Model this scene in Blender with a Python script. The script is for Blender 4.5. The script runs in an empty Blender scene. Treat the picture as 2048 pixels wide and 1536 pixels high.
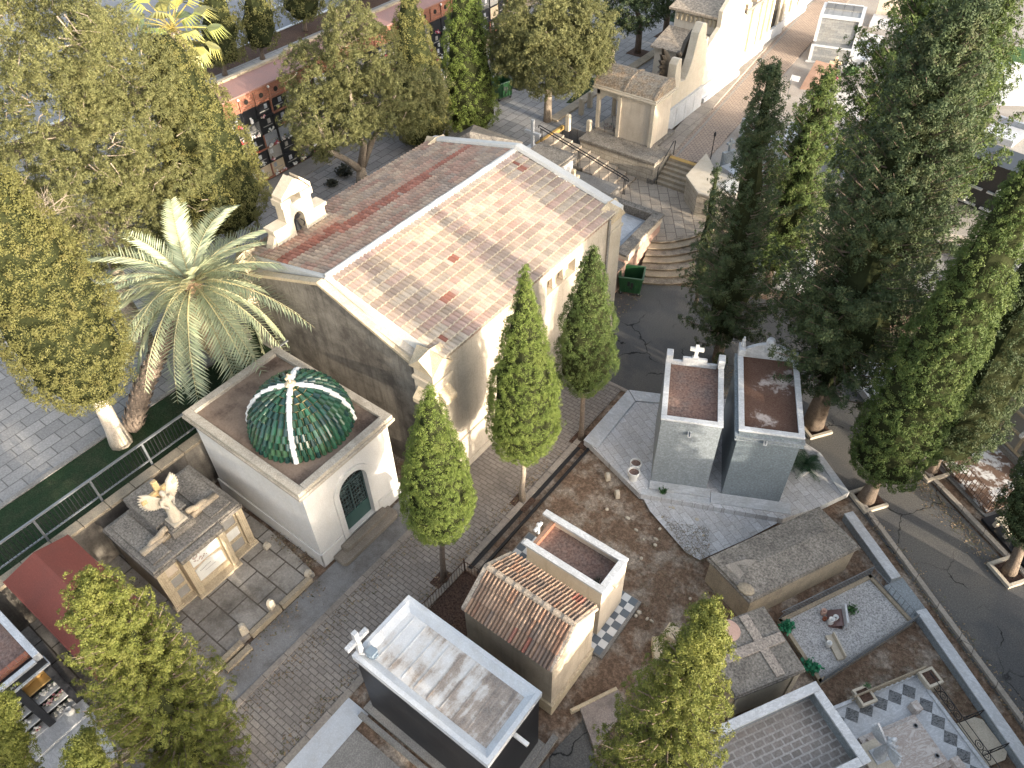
import bpy, bmesh, math, random
import numpy as np
from mathutils import Vector, Matrix
random.seed(7); RNG = np.random.default_rng(7)
SC = bpy.context.scene; COL = SC.collection
R_ = math.radians
# ---------------------------------------------------------------- camera, sky, sun, exposure
CAM_H = 24.0; FPX = 1550.0
YAW, PITCH, ROLL = R_(38.19259607), R_(45.10164454), R_(-1.3598576)
def _cam_rows():
    cy, sy = math.cos(YAW), math.sin(YAW)
    f = np.array([0, -math.sin(PITCH), math.cos(PITCH)]); r = np.array([1., 0, 0]); u = np.array([0, -math.cos(PITCH), -math.sin(PITCH)])
    a = cy*f + sy*r; b = -sy*f + cy*r
    c, s = math.cos(ROLL), math.sin(ROLL); rz = np.array([[c, -s, 0], [s, c, 0], [0, 0, 1]])
    return rz @ np.stack([b, a, u], 1)
RW = _cam_rows(); CP = np.array([0, 0, CAM_H])
cam = bpy.data.cameras.new('camera'); camo = bpy.data.objects.new('camera', cam); COL.objects.link(camo)
cam.sensor_width = 36; cam.lens = FPX/2048*36; cam.clip_end = 2000; cam.clip_start = .1
_m = np.stack([RW[0], -RW[1], -RW[2]], 1)
camo.matrix_world = Matrix([[*_m[0], 0], [*_m[1], 0], [*_m[2], CAM_H], [0, 0, 0, 1]])
SC.camera = camo
SUN_EL, SUN_AZ = R_(11.3), R_(-5.0)           # azimuth measured from +X
sd = Vector((math.cos(SUN_AZ)*math.cos(SUN_EL), math.sin(SUN_AZ)*math.cos(SUN_EL), math.sin(SUN_EL)))
W = bpy.data.worlds.new('World'); SC.world = W; W.use_nodes = True
wn = W.node_tree.nodes; bg = wn['Background']
sky = wn.new('ShaderNodeTexSky'); sky.sky_type = 'NISHITA'; sky.sun_disc = False
sky.sun_elevation = SUN_EL; sky.sun_rotation = R_(90)-SUN_AZ; sky.air_density = 1.0; sky.dust_density = 4.0; sky.ozone_density = 1.0
hs = wn.new('ShaderNodeHueSaturation'); hs.inputs['Saturation'].default_value = .55; W.node_tree.links.new(sky.outputs[0], hs.inputs['Color'])
W.node_tree.links.new(hs.outputs[0], bg.inputs[0]); bg.inputs[1].default_value = 0.15
sun = bpy.data.lights.new('sun', 'SUN'); sun.energy = 2.0; sun.angle = R_(0.5); sun.color = (1, .88, .71)
suno = bpy.data.objects.new('sun', sun); COL.objects.link(suno); suno.rotation_euler = sd.to_track_quat('Z', 'Y').to_euler(); suno.location = (30, 0, 40)
SC.view_settings.view_transform = 'Standard'; SC.view_settings.look = 'None'; SC.view_settings.gamma = 1; SC.view_settings.exposure = 2.35
SC.cycles.max_bounces = 6; SC.cycles.transparent_max_bounces = 8
# ---------------------------------------------------------------- helpers
def P(u, v, z=0.):                            # where the line of sight through a photo point meets the level z
    d = RW.T @ np.array([(u-1024)/FPX, (v-768)/FPX, 1.]); t = (z-CP[2])/d[2]
    q = CP+t*d; return Vector(q)
def PX(u, v, x):
    d = RW.T @ np.array([(u-1024)/FPX, (v-768)/FPX, 1.]); return Vector(CP+(x-CP[0])/d[0]*d)
def top_z(b, z0, t):                          # height of the point over ground point b that shows at t
    p = P(*b, z0); d = RW.T @ np.array([(t[0]-1024)/FPX, (t[1]-768)/FPX, 1.]); d /= np.linalg.norm(d)
    w = np.array(p)-CP; bb = d[2]; s = (bb*(d@w)-w[2])/(1-bb*bb); return z0+s
def tag(o, label=None, cat=None, group=None, kind=None):
    if label: o['label'] = label
    if cat: o['category'] = cat
    if group: o['group'] = group
    if kind: o['kind'] = kind
    return o
def thing(name, label, cat, loc=(0, 0, 0), rz=0, group=None):
    o = bpy.data.objects.new(name, None); COL.objects.link(o); o.empty_display_size = .3
    o.location = loc; o.rotation_euler = (0, 0, rz)
    return tag(o, label, cat, group)
def copy_tree(o, parent=None):
    c = o.copy(); COL.objects.link(c)
    if parent: c.parent = parent
    for ch in list(o.children): copy_tree(ch, c)
    return c
class MB:
    def __init__(s): s.v = []; s.f = []; s.c = []; s.mi = []; s.M = Matrix.Identity(4); s.hascol = False
    def at(s, loc=(0, 0, 0), rz=0, rx=0, ry=0, sc=1):
        s.M = Matrix.Translation(loc) @ Matrix.Rotation(rz, 4, 'Z') @ Matrix.Rotation(ry, 4, 'Y') @ Matrix.Rotation(rx, 4, 'X') @ Matrix.Scale(sc, 4); return s
    def add(s, vs, fs, col=None, mi=0):
        n = len(s.v); s.v += [tuple(s.M @ Vector(v)) for v in vs]; s.f += [tuple(i+n for i in f) for f in fs]
        s.c += [col or (1, 1, 1)]*len(fs); s.mi += [mi]*len(fs)
        if col: s.hascol = True
        return s
    def box(s, x0, x1, y0, y1, z0, z1, col=None, mi=0):
        return s.add([(x0, y0, z0), (x1, y0, z0), (x1, y1, z0), (x0, y1, z0), (x0, y0, z1), (x1, y0, z1), (x1, y1, z1), (x0, y1, z1)],
              [(3, 2, 1, 0), (4, 5, 6, 7), (0, 1, 5, 4), (1, 2, 6, 5), (2, 3, 7, 6), (3, 0, 4, 7)], col, mi)
    def taper(s, x0, x1, y0, y1, z0, z1, i, col=None, mi=0):      # box whose top is inset by i
        return s.add([(x0, y0, z0), (x1, y0, z0), (x1, y1, z0), (x0, y1, z0), (x0+i, y0+i, z1), (x1-i, y0+i, z1), (x1-i, y1-i, z1), (x0+i, y1-i, z1)],
              [(3, 2, 1, 0), (4, 5, 6, 7), (0, 1, 5, 4), (1, 2, 6, 5), (2, 3, 7, 6), (3, 0, 4, 7)], col, mi)
    def prism(s, poly, z0, z1, col=None, mi=0):
        a = sum(poly[i][0]*poly[(i+1) % len(poly)][1]-poly[(i+1) % len(poly)][0]*poly[i][1] for i in range(len(poly)))
        if a < 0: poly = poly[::-1]
        n = len(poly); vs = [(p[0], p[1], z0) for p in poly]+[(p[0], p[1], z1) for p in poly]
        return s.add(vs, [tuple(range(n-1, -1, -1)), tuple(range(n, 2*n))]+[(i, (i+1) % n, n+(i+1) % n, n+i) for i in range(n)], col, mi)
    def ext(s, poly, axis, a0, a1, col=None, mi=0):   # profile in the (other, z) plane pushed along x or y
        n = len(poly)
        mk = (lambda p, a: (a, p[0], p[1])) if axis == 'x' else (lambda p, a: (p[0], a, p[1]))
        vs = [mk(p, a0) for p in poly]+[mk(p, a1) for p in poly]
        return s.add(vs, [tuple(range(n)), tuple(range(2*n-1, n-1, -1))]+[(i, n+i, n+(i+1) % n, (i+1) % n) for i in range(n)], col, mi)
    def tube(s, pts, rad, n=6, col=None, mi=0, cap=True):
        pts = [Vector(p) for p in pts]; k = len(pts)
        if not hasattr(rad, '__len__'): rad = [rad]*k
        vs = []; ref = None
        for i, p in enumerate(pts):
            t = (pts[min(i+1, k-1)]-pts[max(i-1, 0)])
            t = t.normalized() if t.length > 1e-9 else Vector((0, 0, 1))
            if ref is None: ref = Vector((1, 0, 0)) if abs(t.x) < .8 else Vector((0, 1, 0))
            a = (ref-t*ref.dot(t)).normalized(); ref = a; b = t.cross(a)
            vs += [tuple(p+(a*math.cos(2*math.pi*j/n)+b*math.sin(2*math.pi*j/n))*rad[i]) for j in range(n)]
        fs = [(i*n+j, i*n+(j+1) % n, (i+1)*n+(j+1) % n, (i+1)*n+j) for i in range(k-1) for j in range(n)]
        if cap: fs += [tuple(range(n-1, -1, -1)), tuple(range((k-1)*n, k*n))]
        return s.add(vs, fs, col, mi)
    def lathe(s, prof, c=(0, 0, 0), n=16, col=None, mi=0, a0=0):
        k = len(prof); vs = [(c[0]+r*math.cos(a0+2*math.pi*j/n), c[1]+r*math.sin(a0+2*math.pi*j/n), c[2]+z) for r, z in prof for j in range(n)]
        fs = [(i*n+j, i*n+(j+1) % n, (i+1)*n+(j+1) % n, (i+1)*n+j) for i in range(k-1) for j in range(n)]
        fs += [tuple(range(n-1, -1, -1)), tuple(range((k-1)*n, k*n))]
        return s.add(vs, fs, col, mi)
    def quad(s, a, b, c, d, col=None, mi=0): return s.add([a, b, c, d], [(0, 1, 2, 3)], col, mi)
    def ball(s, c, r, n=8, m=5, col=None, mi=0):
        if not hasattr(r, '__len__'): r = (r, r, r)
        prof = [(math.sin(math.pi*i/m), -math.cos(math.pi*i/m)) for i in range(m+1)]
        prof[0] = (.02, -1); prof[-1] = (.02, 1)
        k = len(prof); vs = [(c[0]+r[0]*q*math.cos(2*math.pi*j/n), c[1]+r[1]*q*math.sin(2*math.pi*j/n), c[2]+r[2]*z) for q, z in prof for j in range(n)]
        fs = [(i*n+j, i*n+(j+1) % n, (i+1)*n+(j+1) % n, (i+1)*n+j) for i in range(k-1) for j in range(n)]
        return s.add(vs, fs, col, mi)
    def cross(s, c, h, w, t, rz=0, arm=.66, col=None):
        m = s.M; s.M = m @ Matrix.Translation(c) @ Matrix.Rotation(rz, 4, 'Z')
        s.box(-t/2, t/2, -t/2, t/2, 0, h, col); s.box(-w/2, -t/2+.001, -t/2+.002, t/2-.002, h*arm-t/2, h*arm+t/2, col); s.box(t/2-.001, w/2, -t/2+.002, t/2-.002, h*arm-t/2, h*arm+t/2, col)
        s.M = m; return s
    def build(s, name, mats, parent=None, smooth=False, bevel=0, loc=None, local=False):
        me = bpy.data.meshes.new(name); me.from_pydata(s.v, [], s.f); me.update()
        if not isinstance(mats, (list, tuple)): mats = [mats]
        for m in mats: me.materials.append(m)
        if len(mats) > 1: me.polygons.foreach_set('material_index', s.mi)
        if s.hascol:
            at = me.attributes.new('Col', 'FLOAT_COLOR', 'FACE')
            at.data.foreach_set('color', [x for c in s.c for x in (*c, 1)])
        if smooth: me.polygons.foreach_set('use_smooth', [True]*len(me.polygons))
        bm = bmesh.new(); bm.from_mesh(me); bmesh.ops.recalc_face_normals(bm, faces=bm.faces); bm.to_mesh(me); bm.free()
        o = bpy.data.objects.new(name, me); COL.objects.link(o)
        if loc is not None:
            me.transform(Matrix.Translation(-Vector(loc))); o.location = loc
        if parent:
            o.parent = parent; r = parent
            while r.parent: r = r.parent
            if not local: me.transform((Matrix.Translation(r.location) @ Matrix.Rotation(r.rotation_euler.z, 4, 'Z')).inverted())
        if bevel:
            b = o.modifiers.new('bevel', 'BEVEL'); b.width = bevel; b.segments = 2; b.limit_method = 'ANGLE'; b.angle_limit = R_(40)
        return o
def struct(o): o['kind'] = 'structure'; return o
# ---------------------------------------------------------------- materials
MATS = {}
class NT:
    def __init__(s, name):
        s.m = bpy.data.materials.new(name); s.m.use_nodes = True; s.t = s.m.node_tree; s.n = s.t.nodes; s.b = s.n['Principled BSDF']
        s.co = s.n.new('ShaderNodeTexCoord').outputs['Object']
    def ln(s, a, b): s.t.links.new(a, b)
    def mapv(s, scale=(1, 1, 1), rz=0, src=None):
        n = s.n.new('ShaderNodeMapping'); n.inputs['Scale'].default_value = scale; n.inputs['Rotation'].default_value = (0, 0, rz); s.ln(src or s.co, n.inputs[0]); return n.outputs[0]
    def noise(s, scale=5, detail=5, rough=.6, vec=None, dist=0):
        n = s.n.new('ShaderNodeTexNoise'); n.inputs['Scale'].default_value = scale; n.inputs['Detail'].default_value = detail; n.inputs['Roughness'].default_value = rough; n.inputs['Distortion'].default_value = dist
        s.ln(vec or s.co, n.inputs['Vector']); return n.outputs['Fac']
    def ramp(s, fac, stops):
        n = s.n.new('ShaderNodeValToRGB'); e = n.color_ramp.elements
        while len(e) < len(stops): e.new(.5)
        for x, (p, c) in zip(e, stops): x.position = p; x.color = (*c, 1) if len(c) == 3 else c
        s.ln(fac, n.inputs[0]); return n.outputs[0]
    def mix(s, fac, a, b, mode='MIX'):
        n = s.n.new('ShaderNodeMix'); n.data_type = 'RGBA'; n.blend_type = mode
        for k, x in ((0, fac), (6, a), (7, b)):
            if hasattr(x, 'links'): s.ln(x, n.inputs[k])
            elif isinstance(x, (int, float)): n.inputs[k].default_value = x
            else: n.inputs[k].default_value = (*x, 1)
        return n.outputs[2]
    def math(s, op, a, b=0.):
        n = s.n.new('ShaderNodeMath'); n.operation = op
        for k, x in ((0, a), (1, b)):
            if hasattr(x, 'links'): s.ln(x, n.inputs[k])
            else: n.inputs[k].default_value = x
        return n.outputs[0]
    def attr(s):
        n = s.n.new('ShaderNodeAttribute'); n.attribute_name = 'Col'; return n.outputs['Color']
    def bump(s, h, strength=.3, dist=.02):
        n = s.n.new('ShaderNodeBump'); n.inputs['Strength'].default_value = strength; n.inputs['Distance'].default_value = dist; s.ln(h, n.inputs['Height']); s.ln(n.outputs[0], s.b.inputs['Normal'])
    def out(s, col, rough=.8, spec=.3, metal=0):
        if hasattr(col, 'links'): s.ln(col, s.b.inputs['Base Color'])
        else: s.b.inputs['Base Color'].default_value = (*col, 1)
        if hasattr(rough, 'links'): s.ln(rough, s.b.inputs['Roughness'])
        else: s.b.inputs['Roughness'].default_value = rough
        s.b.inputs['Specular IOR Level'].default_value = spec; s.b.inputs['Metallic'].default_value = metal
        MATS[s.m.name] = s.m; return s.m
def lum(c, k): return tuple(min(1, x*k) for x in c)
def stone(name, c, dark=.45, dirt=(.10, .085, .07), amt=.5, scale=1.2, rough=.85, streak=0., grain=.25, bump=.25, spec=.25, fine=70, attr=False, lo=.45, hi=.75):
    """mottled mineral surface: broad tone drift, dirt blotches, optional vertical run-off streaks, fine grain"""
    k = NT(name)
    base = k.mix(k.noise(scale*.6, 3), lum(c, 1.12), lum(c, .82))
    if attr: base = k.mix(1., base, k.attr(), 'MULTIPLY')
    d = k.ramp(k.noise(scale*1.7, 8, .68), [(lo, (0, 0, 0)), (hi, (1, 1, 1))])
    base = k.mix(k.math('MULTIPLY', d, amt), base, dirt)
    if streak:
        s = k.ramp(k.noise(1, 6, .65, k.mapv((5, 5, .35))), [(.5, (0, 0, 0)), (.72, (1, 1, 1))])
        base = k.mix(k.math('MULTIPLY', s, streak), base, lum(dirt, 1.1))
    g = k.noise(fine*.36, 4, .75)
    base = k.mix(min(.95, grain*2.2), base, k.mix(1., base, k.ramp(g, [(.32, (dark,)*3), (.5, (.95,)*3), (.68, (1.6,)*3)]), 'MULTIPLY'))
    k.bump(k.noise(fine*.25, 5, .75), min(1, bump*1.6), .02)
    return k.out(base, rough, spec)
def bricks(name, c1, c2, mortar, w, h, ms=.012, rz=0, plane='xy', dirt=(.08, .07, .06), amt=.35, rough=.85, bump=.5, off=.5, bias=0., dscale=1.0, grain=.25):
    k = NT(name)
    v = k.co
    if plane != 'xy':
        sx = k.n.new('ShaderNodeSeparateXYZ'); k.ln(k.co, sx.inputs[0]); cx = k.n.new('ShaderNodeCombineXYZ')
        k.ln(sx.outputs[0 if plane == 'xz' else 1], cx.inputs[0]); k.ln(sx.outputs[2], cx.inputs[1]); v = cx.outputs[0]
    v = k.mapv((1, 1, 1), rz, v)
    b = k.n.new('ShaderNodeTexBrick'); b.inputs['Scale'].default_value = 1; b.inputs['Brick Width'].default_value = w; b.inputs['Row Height'].default_value = h
    b.inputs['Mortar Size'].default_value = ms; b.inputs['Mortar Smooth'].default_value = .3; b.offset = off; b.inputs['Bias'].default_value = bias
    b.inputs['Color1'].default_value = (*c1, 1); b.inputs['Color2'].default_value = (*c2, 1); b.inputs['Mortar'].default_value = (*mortar, 1); k.ln(v, b.inputs['Vector'])
    base = k.mix(k.math('MULTIPLY', k.ramp(k.noise(dscale, 8, .68), [(.42, (0, 0, 0)), (.72, (1, 1, 1))]), amt), b.outputs['Color'], dirt)
    base = k.mix(min(.95, grain*2), base, k.mix(1., base, k.ramp(k.noise(14, 5, .75), [(.32, (.5,)*3), (.5, (.95,)*3), (.68, (1.5,)*3)]), 'MULTIPLY'))
    hgt = k.math('SUBTRACT', k.math('MULTIPLY', k.noise(40, 4), .25), b.outputs['Fac'])
    k.bump(hgt, bump, .012); return k.out(base, rough, .3)
def plain(name, c, rough=.5, spec=.4, metal=0, var=.15, scale=8):
    k = NT(name); return k.out(k.mix(k.noise(scale, 5, .65), lum(c, 1-var), lum(c, 1+var)), rough, spec, metal)
def vcol(name, rough=.7, spec=.3, var=.35, scale=9, grain=.3, bump=.2, dirt=(.1, .085, .07), amt=.3):
    k = NT(name); a = k.attr()
    base = k.mix(k.noise(scale, 5), k.mix(1., a, (1-var,)*3, 'MULTIPLY'), k.mix(1., a, (1+var,)*3, 'MULTIPLY'))
    base = k.mix(k.math('MULTIPLY', k.ramp(k.noise(2.3, 8, .7), [(.45, (0, 0, 0)), (.75, (1, 1, 1))]), amt), base, dirt)
    base = k.mix(k.math('MULTIPLY', k.ramp(k.noise(20, 4, .7), [(.45, (0, 0, 0)), (.7, (1, 1, 1))]), grain), base, lum(dirt, .8))
    k.bump(k.noise(35, 4), bump, .01); return k.out(base, rough, spec)
def marble(name, c, vein, rough=.35, scale=3., amt=.6, dirt=(.2, .18, .15), damt=.25, spec=.45):
    k = NT(name)
    n = k.noise(scale, 8, .7, k.mapv((1, 2.2, 1.4), .5), 1.5)
    base = k.mix(k.math('MULTIPLY', k.ramp(n, [(.42, (0, 0, 0)), (.5, (1, 1, 1)), (.58, (0, 0, 0))]), amt), c, vein)
    base = k.mix(k.math('MULTIPLY', k.ramp(k.noise(1.6, 8, .7), [(.45, (0, 0, 0)), (.75, (1, 1, 1))]), damt), base, dirt)
    return k.out(base, rough, spec)
def leafmat(name, c1, c2, c3, warm=.0, trans=.25, nscale=.9):
    """c1 dark, c2 mid, c3 light; varies leaf by leaf and clump by clump"""
    k = NT(name); g = k.n.new('ShaderNodeNewGeometry')
    f = k.math('ADD', k.math('MULTIPLY', g.outputs['Random Per Island'], .3), k.math('MULTIPLY', k.noise(nscale*1.6, 5, .65), .7))
    col = k.ramp(f, [(.18, c1), (.5, c2), (.85, c3)])
    if warm: col = k.mix(k.math('MULTIPLY', k.ramp(k.noise(1.6, 4, .6), [(.52, (0, 0, 0)), (.68, (1, 1, 1))]), warm), col, (.17, .11, .05))
    k.out(col, .62, .25)
    t = k.n.new('ShaderNodeBsdfTranslucent'); k.ln(col, t.inputs[0]); ms = k.n.new('ShaderNodeMixShader'); ms.inputs[0].default_value = trans
    k.ln(k.b.outputs[0], ms.inputs[1]); k.ln(t.outputs[0], ms.inputs[2]); k.ln(ms.outputs[0], k.n['Material Output'].inputs[0])
    return k.m
# ---------------------------------------------------------------- material palette
PLASTER = stone('plaster', (.50, .44, .36), .55, (.16, .13, .10), .35, .55, streak=.35, grain=.12, fine=45)
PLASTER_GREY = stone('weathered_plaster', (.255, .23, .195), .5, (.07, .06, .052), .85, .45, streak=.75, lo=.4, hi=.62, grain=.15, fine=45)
WHITEWASH = stone('whitewash', (.60, .585, .56), .6, (.42, .37, .30), .22, .7, streak=.18, grain=.1, fine=50)
SANDSTONE = stone('sandstone', (.52, .43, .30), .5, (.20, .145, .09), .45, 1.4, streak=.2, grain=.22)
SANDSTONE_DARK = stone('worn_sandstone', (.33, .275, .20), .5, (.11, .09, .07), .5, 1.2, streak=.3, grain=.25)
PALESTONE = stone('pale_stone', (.50, .44, .35), .55, (.28, .21, .13), .28, 1.2, streak=.15, grain=.15)
CREAM = stone('cream_plaster', (.58, .50, .40), .6, (.26, .19, .13), .3, .7, streak=.3, grain=.1)
PINK = stone('pink_render', (.52, .34, .27), .55, (.22, .15, .11), .3, .8, streak=.2, grain=.1)
CONCRETE = stone('concrete', (.25, .235, .215), .5, (.09, .08, .07), .5, .9, grain=.3)
CONCRETE_BLUE = stone('smooth_concrete', (.215, .21, .205), .6, (.11, .097, .085), .9, .5, grain=.2, lo=.42, hi=.66)
LICHEN = stone('lichen_concrete', (.20, .18, .155), .35, (.065, .057, .05), .7, 1.1, grain=.5, fine=38, bump=.5)
LICHEN_ORANGE = stone('lichen_roof', (.27, .23, .18), .35, (.30, .14, .03), .55, 1.1, grain=.5, fine=30, bump=.5)
MORTAR = stone('pale_mortar', (.54, .525, .49), .6, (.40, .36, .31), .3, 1.1, grain=.15)
def _asphalt():
    k = NT('asphalt'); base = k.mix(k.noise(.5, 6, .65), (.078, .078, .08), (.105, .102, .098))
    base = k.mix(k.math('MULTIPLY', k.ramp(k.noise(.28, 5, .6), [(.48, (0, 0, 0)), (.56, (1, 1, 1))]), .55), base, (.14, .13, .115))
    base = k.mix(.9, base, k.mix(1., base, k.ramp(k.noise(22, 5, .8), [(.32, (.55,)*3), (.5, (.95,)*3), (.68, (1.6,)*3)]), 'MULTIPLY'))
    v = k.n.new('ShaderNodeTexVoronoi'); v.feature = 'DISTANCE_TO_EDGE'; v.inputs['Scale'].default_value = .42
    ds = k.n.new('ShaderNodeVectorMath'); ds.operation = 'ADD'; nz = k.n.new('ShaderNodeTexNoise'); nz.inputs['Scale'].default_value = 1.3; nz.inputs['Detail'].default_value = 6; k.ln(k.co, nz.inputs['Vector']); k.ln(k.co, ds.inputs[0]); k.ln(nz.outputs['Color'], ds.inputs[1]); k.ln(ds.outputs[0], v.inputs['Vector'])
    crack = k.math('MULTIPLY', k.ramp(v.outputs['Distance'], [(.004, (1, 1, 1)), (.014, (0, 0, 0))]), k.ramp(k.noise(.35, 3), [(.45, (0, 0, 0)), (.55, (1, 1, 1))]))
    base = k.mix(crack, base, (.018, .018, .018)); k.bump(k.noise(30, 5, .8), .6, .015); return k.out(base, .92, .2)
ASPHALT = _asphalt()
SLATE = stone('granite_grey', (.215, .24, .257), .62, (.16, .18, .19), .35, 1.5, rough=.5, grain=.35, fine=45, bump=.05, spec=.4)
SLATE_DARK = stone('granite_blue', (.165, .195, .215), .62, (.13, .15, .16), .45, 1.3, rough=.35, grain=.35, fine=45, bump=.05, spec=.5)
DIRT = stone('earth', (.17, .115, .08), .5, (.31, .26, .21), .85, .6, rough=.95, grain=.5, fine=24, bump=.8, spec=.1, lo=.48, hi=.60)
REDDIRT = stone('red_roof_grit', (.20, .125, .10), .45, (.145, .125, .115), .9, .8, grain=.4, fine=30)
NEEDLES = stone('needle_litter', (.095, .06, .045), .3, (.05, .04, .035), .5, 1.5, rough=.95, grain=.5, fine=40, bump=.6, spec=.1)
GRAVEL = stone('white_gravel', (.40, .39, .38), .25, (.24, .22, .205), .3, .8, grain=.8, fine=60, bump=1.0)
WMARBLE = marble('white_marble', (.52, .53, .545), (.28, .29, .305), damt=.4)
WMARBLE_TILE = bricks('marble_paving', (.56, .56, .57), (.43, .42, .425), (.29, .28, .27), .62, .3, .011, R_(27), dirt=(.36, .32, .27), amt=.4, rough=.4, bump=.05)
GMARBLE = marble('grey_marble', (.20, .22, .25), (.42, .44, .46), scale=5)
BMARBLE = marble('black_marble', (.012, .013, .016), (.04, .04, .045), .3, 4, .4, (.05, .05, .05), .2, .5)
BVEIN = marble('veined_black_marble', (.03, .032, .036), (.35, .36, .36), .3, 5, .5)
GRANITE_BLACK = bricks('black_granite_slabs', (.011, .012, .015), (.015, .016, .019), (.05, .05, .055), 1.25, .55, .008, 0, 'xz', (.03, .03, .033), .25, .4, .03)
WPAINT = stone('white_paint_worn', (.50, .52, .545), .7, (.33, .29, .25), .35, 1.5, grain=.12)
WROOF = stone('flaking_white_roof', (.60, .585, .56), .5, (.21, .175, .15), .85, .75, grain=.3, fine=30, lo=.47, hi=.58)
REDPAINT = stone('red_painted_roof', (.205, .062, .046), .55, (.13, .06, .05), .35, .8, grain=.15)
WOODPAINT = plain('green_door_paint', (.035, .075, .068), .5)
IRON = plain('black_iron', (.022, .022, .024), .5, .4, .3)
RUST = plain('rusty_iron', (.10, .062, .045), .75, .3, .4)
GALV = plain('galvanised_rail', (.17, .18, .19), .5, .4, .3)
ZINC = plain('zinc_vent', (.20, .25, .30), .45, .5, .3)
BINGREEN = plain('green_bin_plastic', (.022, .078, .030), .45, .4, .2)
RUBBER = plain('rubber', (.02, .02, .02), .7)
DARKIN = plain('shadowy_interior', (.03, .027, .024), .9, .1)
YELLOW = stone('yellow_paint', (.42, .27, .09), .5, (.25, .18, .1), .3, 2., grain=.2)
GOLD = plain('gilded_panel', (.42, .27, .10), .35, .5, .3)
TERRA = plain('terracotta', (.30, .11, .06), .7, .3, .25)
WCERAM = plain('white_ceramic', (.68, .67, .64), .35, .5, .08)
BROWNSTONE = plain('brown_polished_stone', (.16, .095, .085), .3, .5, .25)
CORTEN = stone('rusted_steel', (.24, .155, .115), .5, (.12, .06, .04), .4, 1.5, grain=.15)
TILEVC = vcol('clay_tiles', .85, .2, .14, 9, .3, .3, (.17, .14, .115), .3)
GLAZE = vcol('glazed_green_tiles', .22, .6, .12, 6, .1, .05, (.05, .06, .04), .2)
FLAT = vcol('painted_pieces', .5, .35, .12, 10, .08, .1, (.1, .085, .07), .15)
PAVE = bricks('brick_paving', (.24, .21, .185), (.305, .27, .235), (.14, .122, .106), .36, .17, .018, 0, dirt=(.13, .11, .093), amt=.7, bump=.7, dscale=.45)
PAVE_TOP = bricks('pale_brick_paving', (.30, .235, .19), (.36, .285, .23), (.13, .105, .085), .30, .15, .02, R_(0), dirt=(.2, .15, .12), amt=.3, bump=.4, dscale=.5)
SLABS = bricks('grey_terrace_paving', (.225, .22, .215), (.30, .29, .28), (.125, .12, .115), .95, .55, .025, R_(90), dirt=(.15, .145, .14), amt=.4, bump=.4, dscale=.6)
OLDSLABS = bricks('worn_stone_slabs', (.30, .255, .205), (.36, .31, .25), (.13, .105, .085), .75, .52, .022, R_(55), dirt=(.17, .14, .11), amt=.5, bump=.5)
ASHLAR = bricks('ashlar_blocks', (.38, .335, .265), (.46, .40, .32), (.20, .17, .13), .62, .3, .012, 0, 'xz', (.17, .14, .11), .5, .85, .5)
ASHLARY = bricks('ashlar_blocks_side', (.38, .335, .265), (.46, .40, .32), (.20, .17, .13), .62, .3, .012, 0, 'yz', (.17, .14, .11), .5, .85, .5)
REDBRICK = bricks('red_brick', (.33, .125, .075), (.26, .095, .06), (.24, .15, .11), .24, .075, .012, 0, 'yz', (.2, .1, .07), .25)
ROOFBRICK = bricks('bare_brick_roof', (.165, .145, .13), (.225, .195, .175), (.33, .31, .29), .32, .2, .03, 0, dirt=(.27, .245, .225), amt=.95, bump=.5, dscale=.8)
KERBSTONE = bricks('kerb_stones', (.30, .265, .225), (.36, .315, .265), (.12, .10, .085), .9, 3., .014, 0, dirt=(.13, .11, .09), amt=.45, bump=.3)
KERBSTONE_Y = bricks('kerb_stones_lengthwise', (.25, .22, .185), (.31, .27, .23), (.11, .095, .08), .9, 3., .014, R_(90), dirt=(.12, .10, .085), amt=.45, bump=.3)
TERRACOTTA_ROOF = stone('faded_red_flat_roof', (.29, .165, .14), .55, (.20, .15, .14), .45, .8, grain=.2)
SHINGLE = stone('rough_tile_roof', (.34, .28, .215), .4, (.15, .11, .08), .4, 2., grain=.5, fine=22, bump=.7)
GREYSTRIP = bricks('blue_grey_stone', (.15, .16, .17), (.24, .245, .245), (.12, .12, .12), .9, .16, .006, 0, 'xz', (.30, .27, .22), .3, .7, .2)
TURF = stone('turf', (.020, .038, .018), .4, (.055, .052, .032), .6, .8, rough=.95, grain=.5, fine=60, bump=.6, spec=.1)
BARK = stone('bark', (.20, .155, .12), .4, (.08, .062, .05), .6, 2.5, streak=.6, grain=.35, bump=.9)
BARK_PALE = stone('pale_bark', (.36, .30, .235), .4, (.16, .125, .095), .5, 2.5, streak=.6, grain=.35, bump=.9)
BARK_LIME = stone('limewashed_bark', (.56, .49, .40), .5, (.28, .22, .17), .4, 2.5, streak=.5, grain=.3, bump=.7)
# ---------------------------------------------------------------- the setting
def sheet(name, poly, z, mat, thick=.0, kind=True):
    m = MB()
    if thick: m.prism([tuple(p[:2]) for p in poly], z-thick, z)
    else: m.add([(p[0], p[1], z) for p in poly], [tuple(range(len(poly)))])
    o = m.build(name, mat)
    return struct(o) if kind else o
ZT = 2.2                                          # level of the upper terrace
ZU = 2.0                                          # level of the upper right path
m = MB(); m.add([(-400, -300, -.05), (400, -300, -.05), (400, 500, -.05), (-400, 500, -.05)], [(0, 1, 2, 3)]); struct(m.build('ground', DIRT))
sheet('asphalt_road', [(-14.8, 28.6), (-14.8, 24.4), (-13.36, 24.4), (-13.36, 21.43), (-10.4, 21.43), (-9.1, 21.82), (-2.4, 22.5), (-.9, 21.55), (0, 20.95), (16, 9.1), (19, 12.0), (5.16, 21.6), (.92, 24.33), (-2, 27.0), (-3.6, 28.4), (-7.6, 31), (-13.0, 28.9)], 0, ASPHALT)
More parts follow.
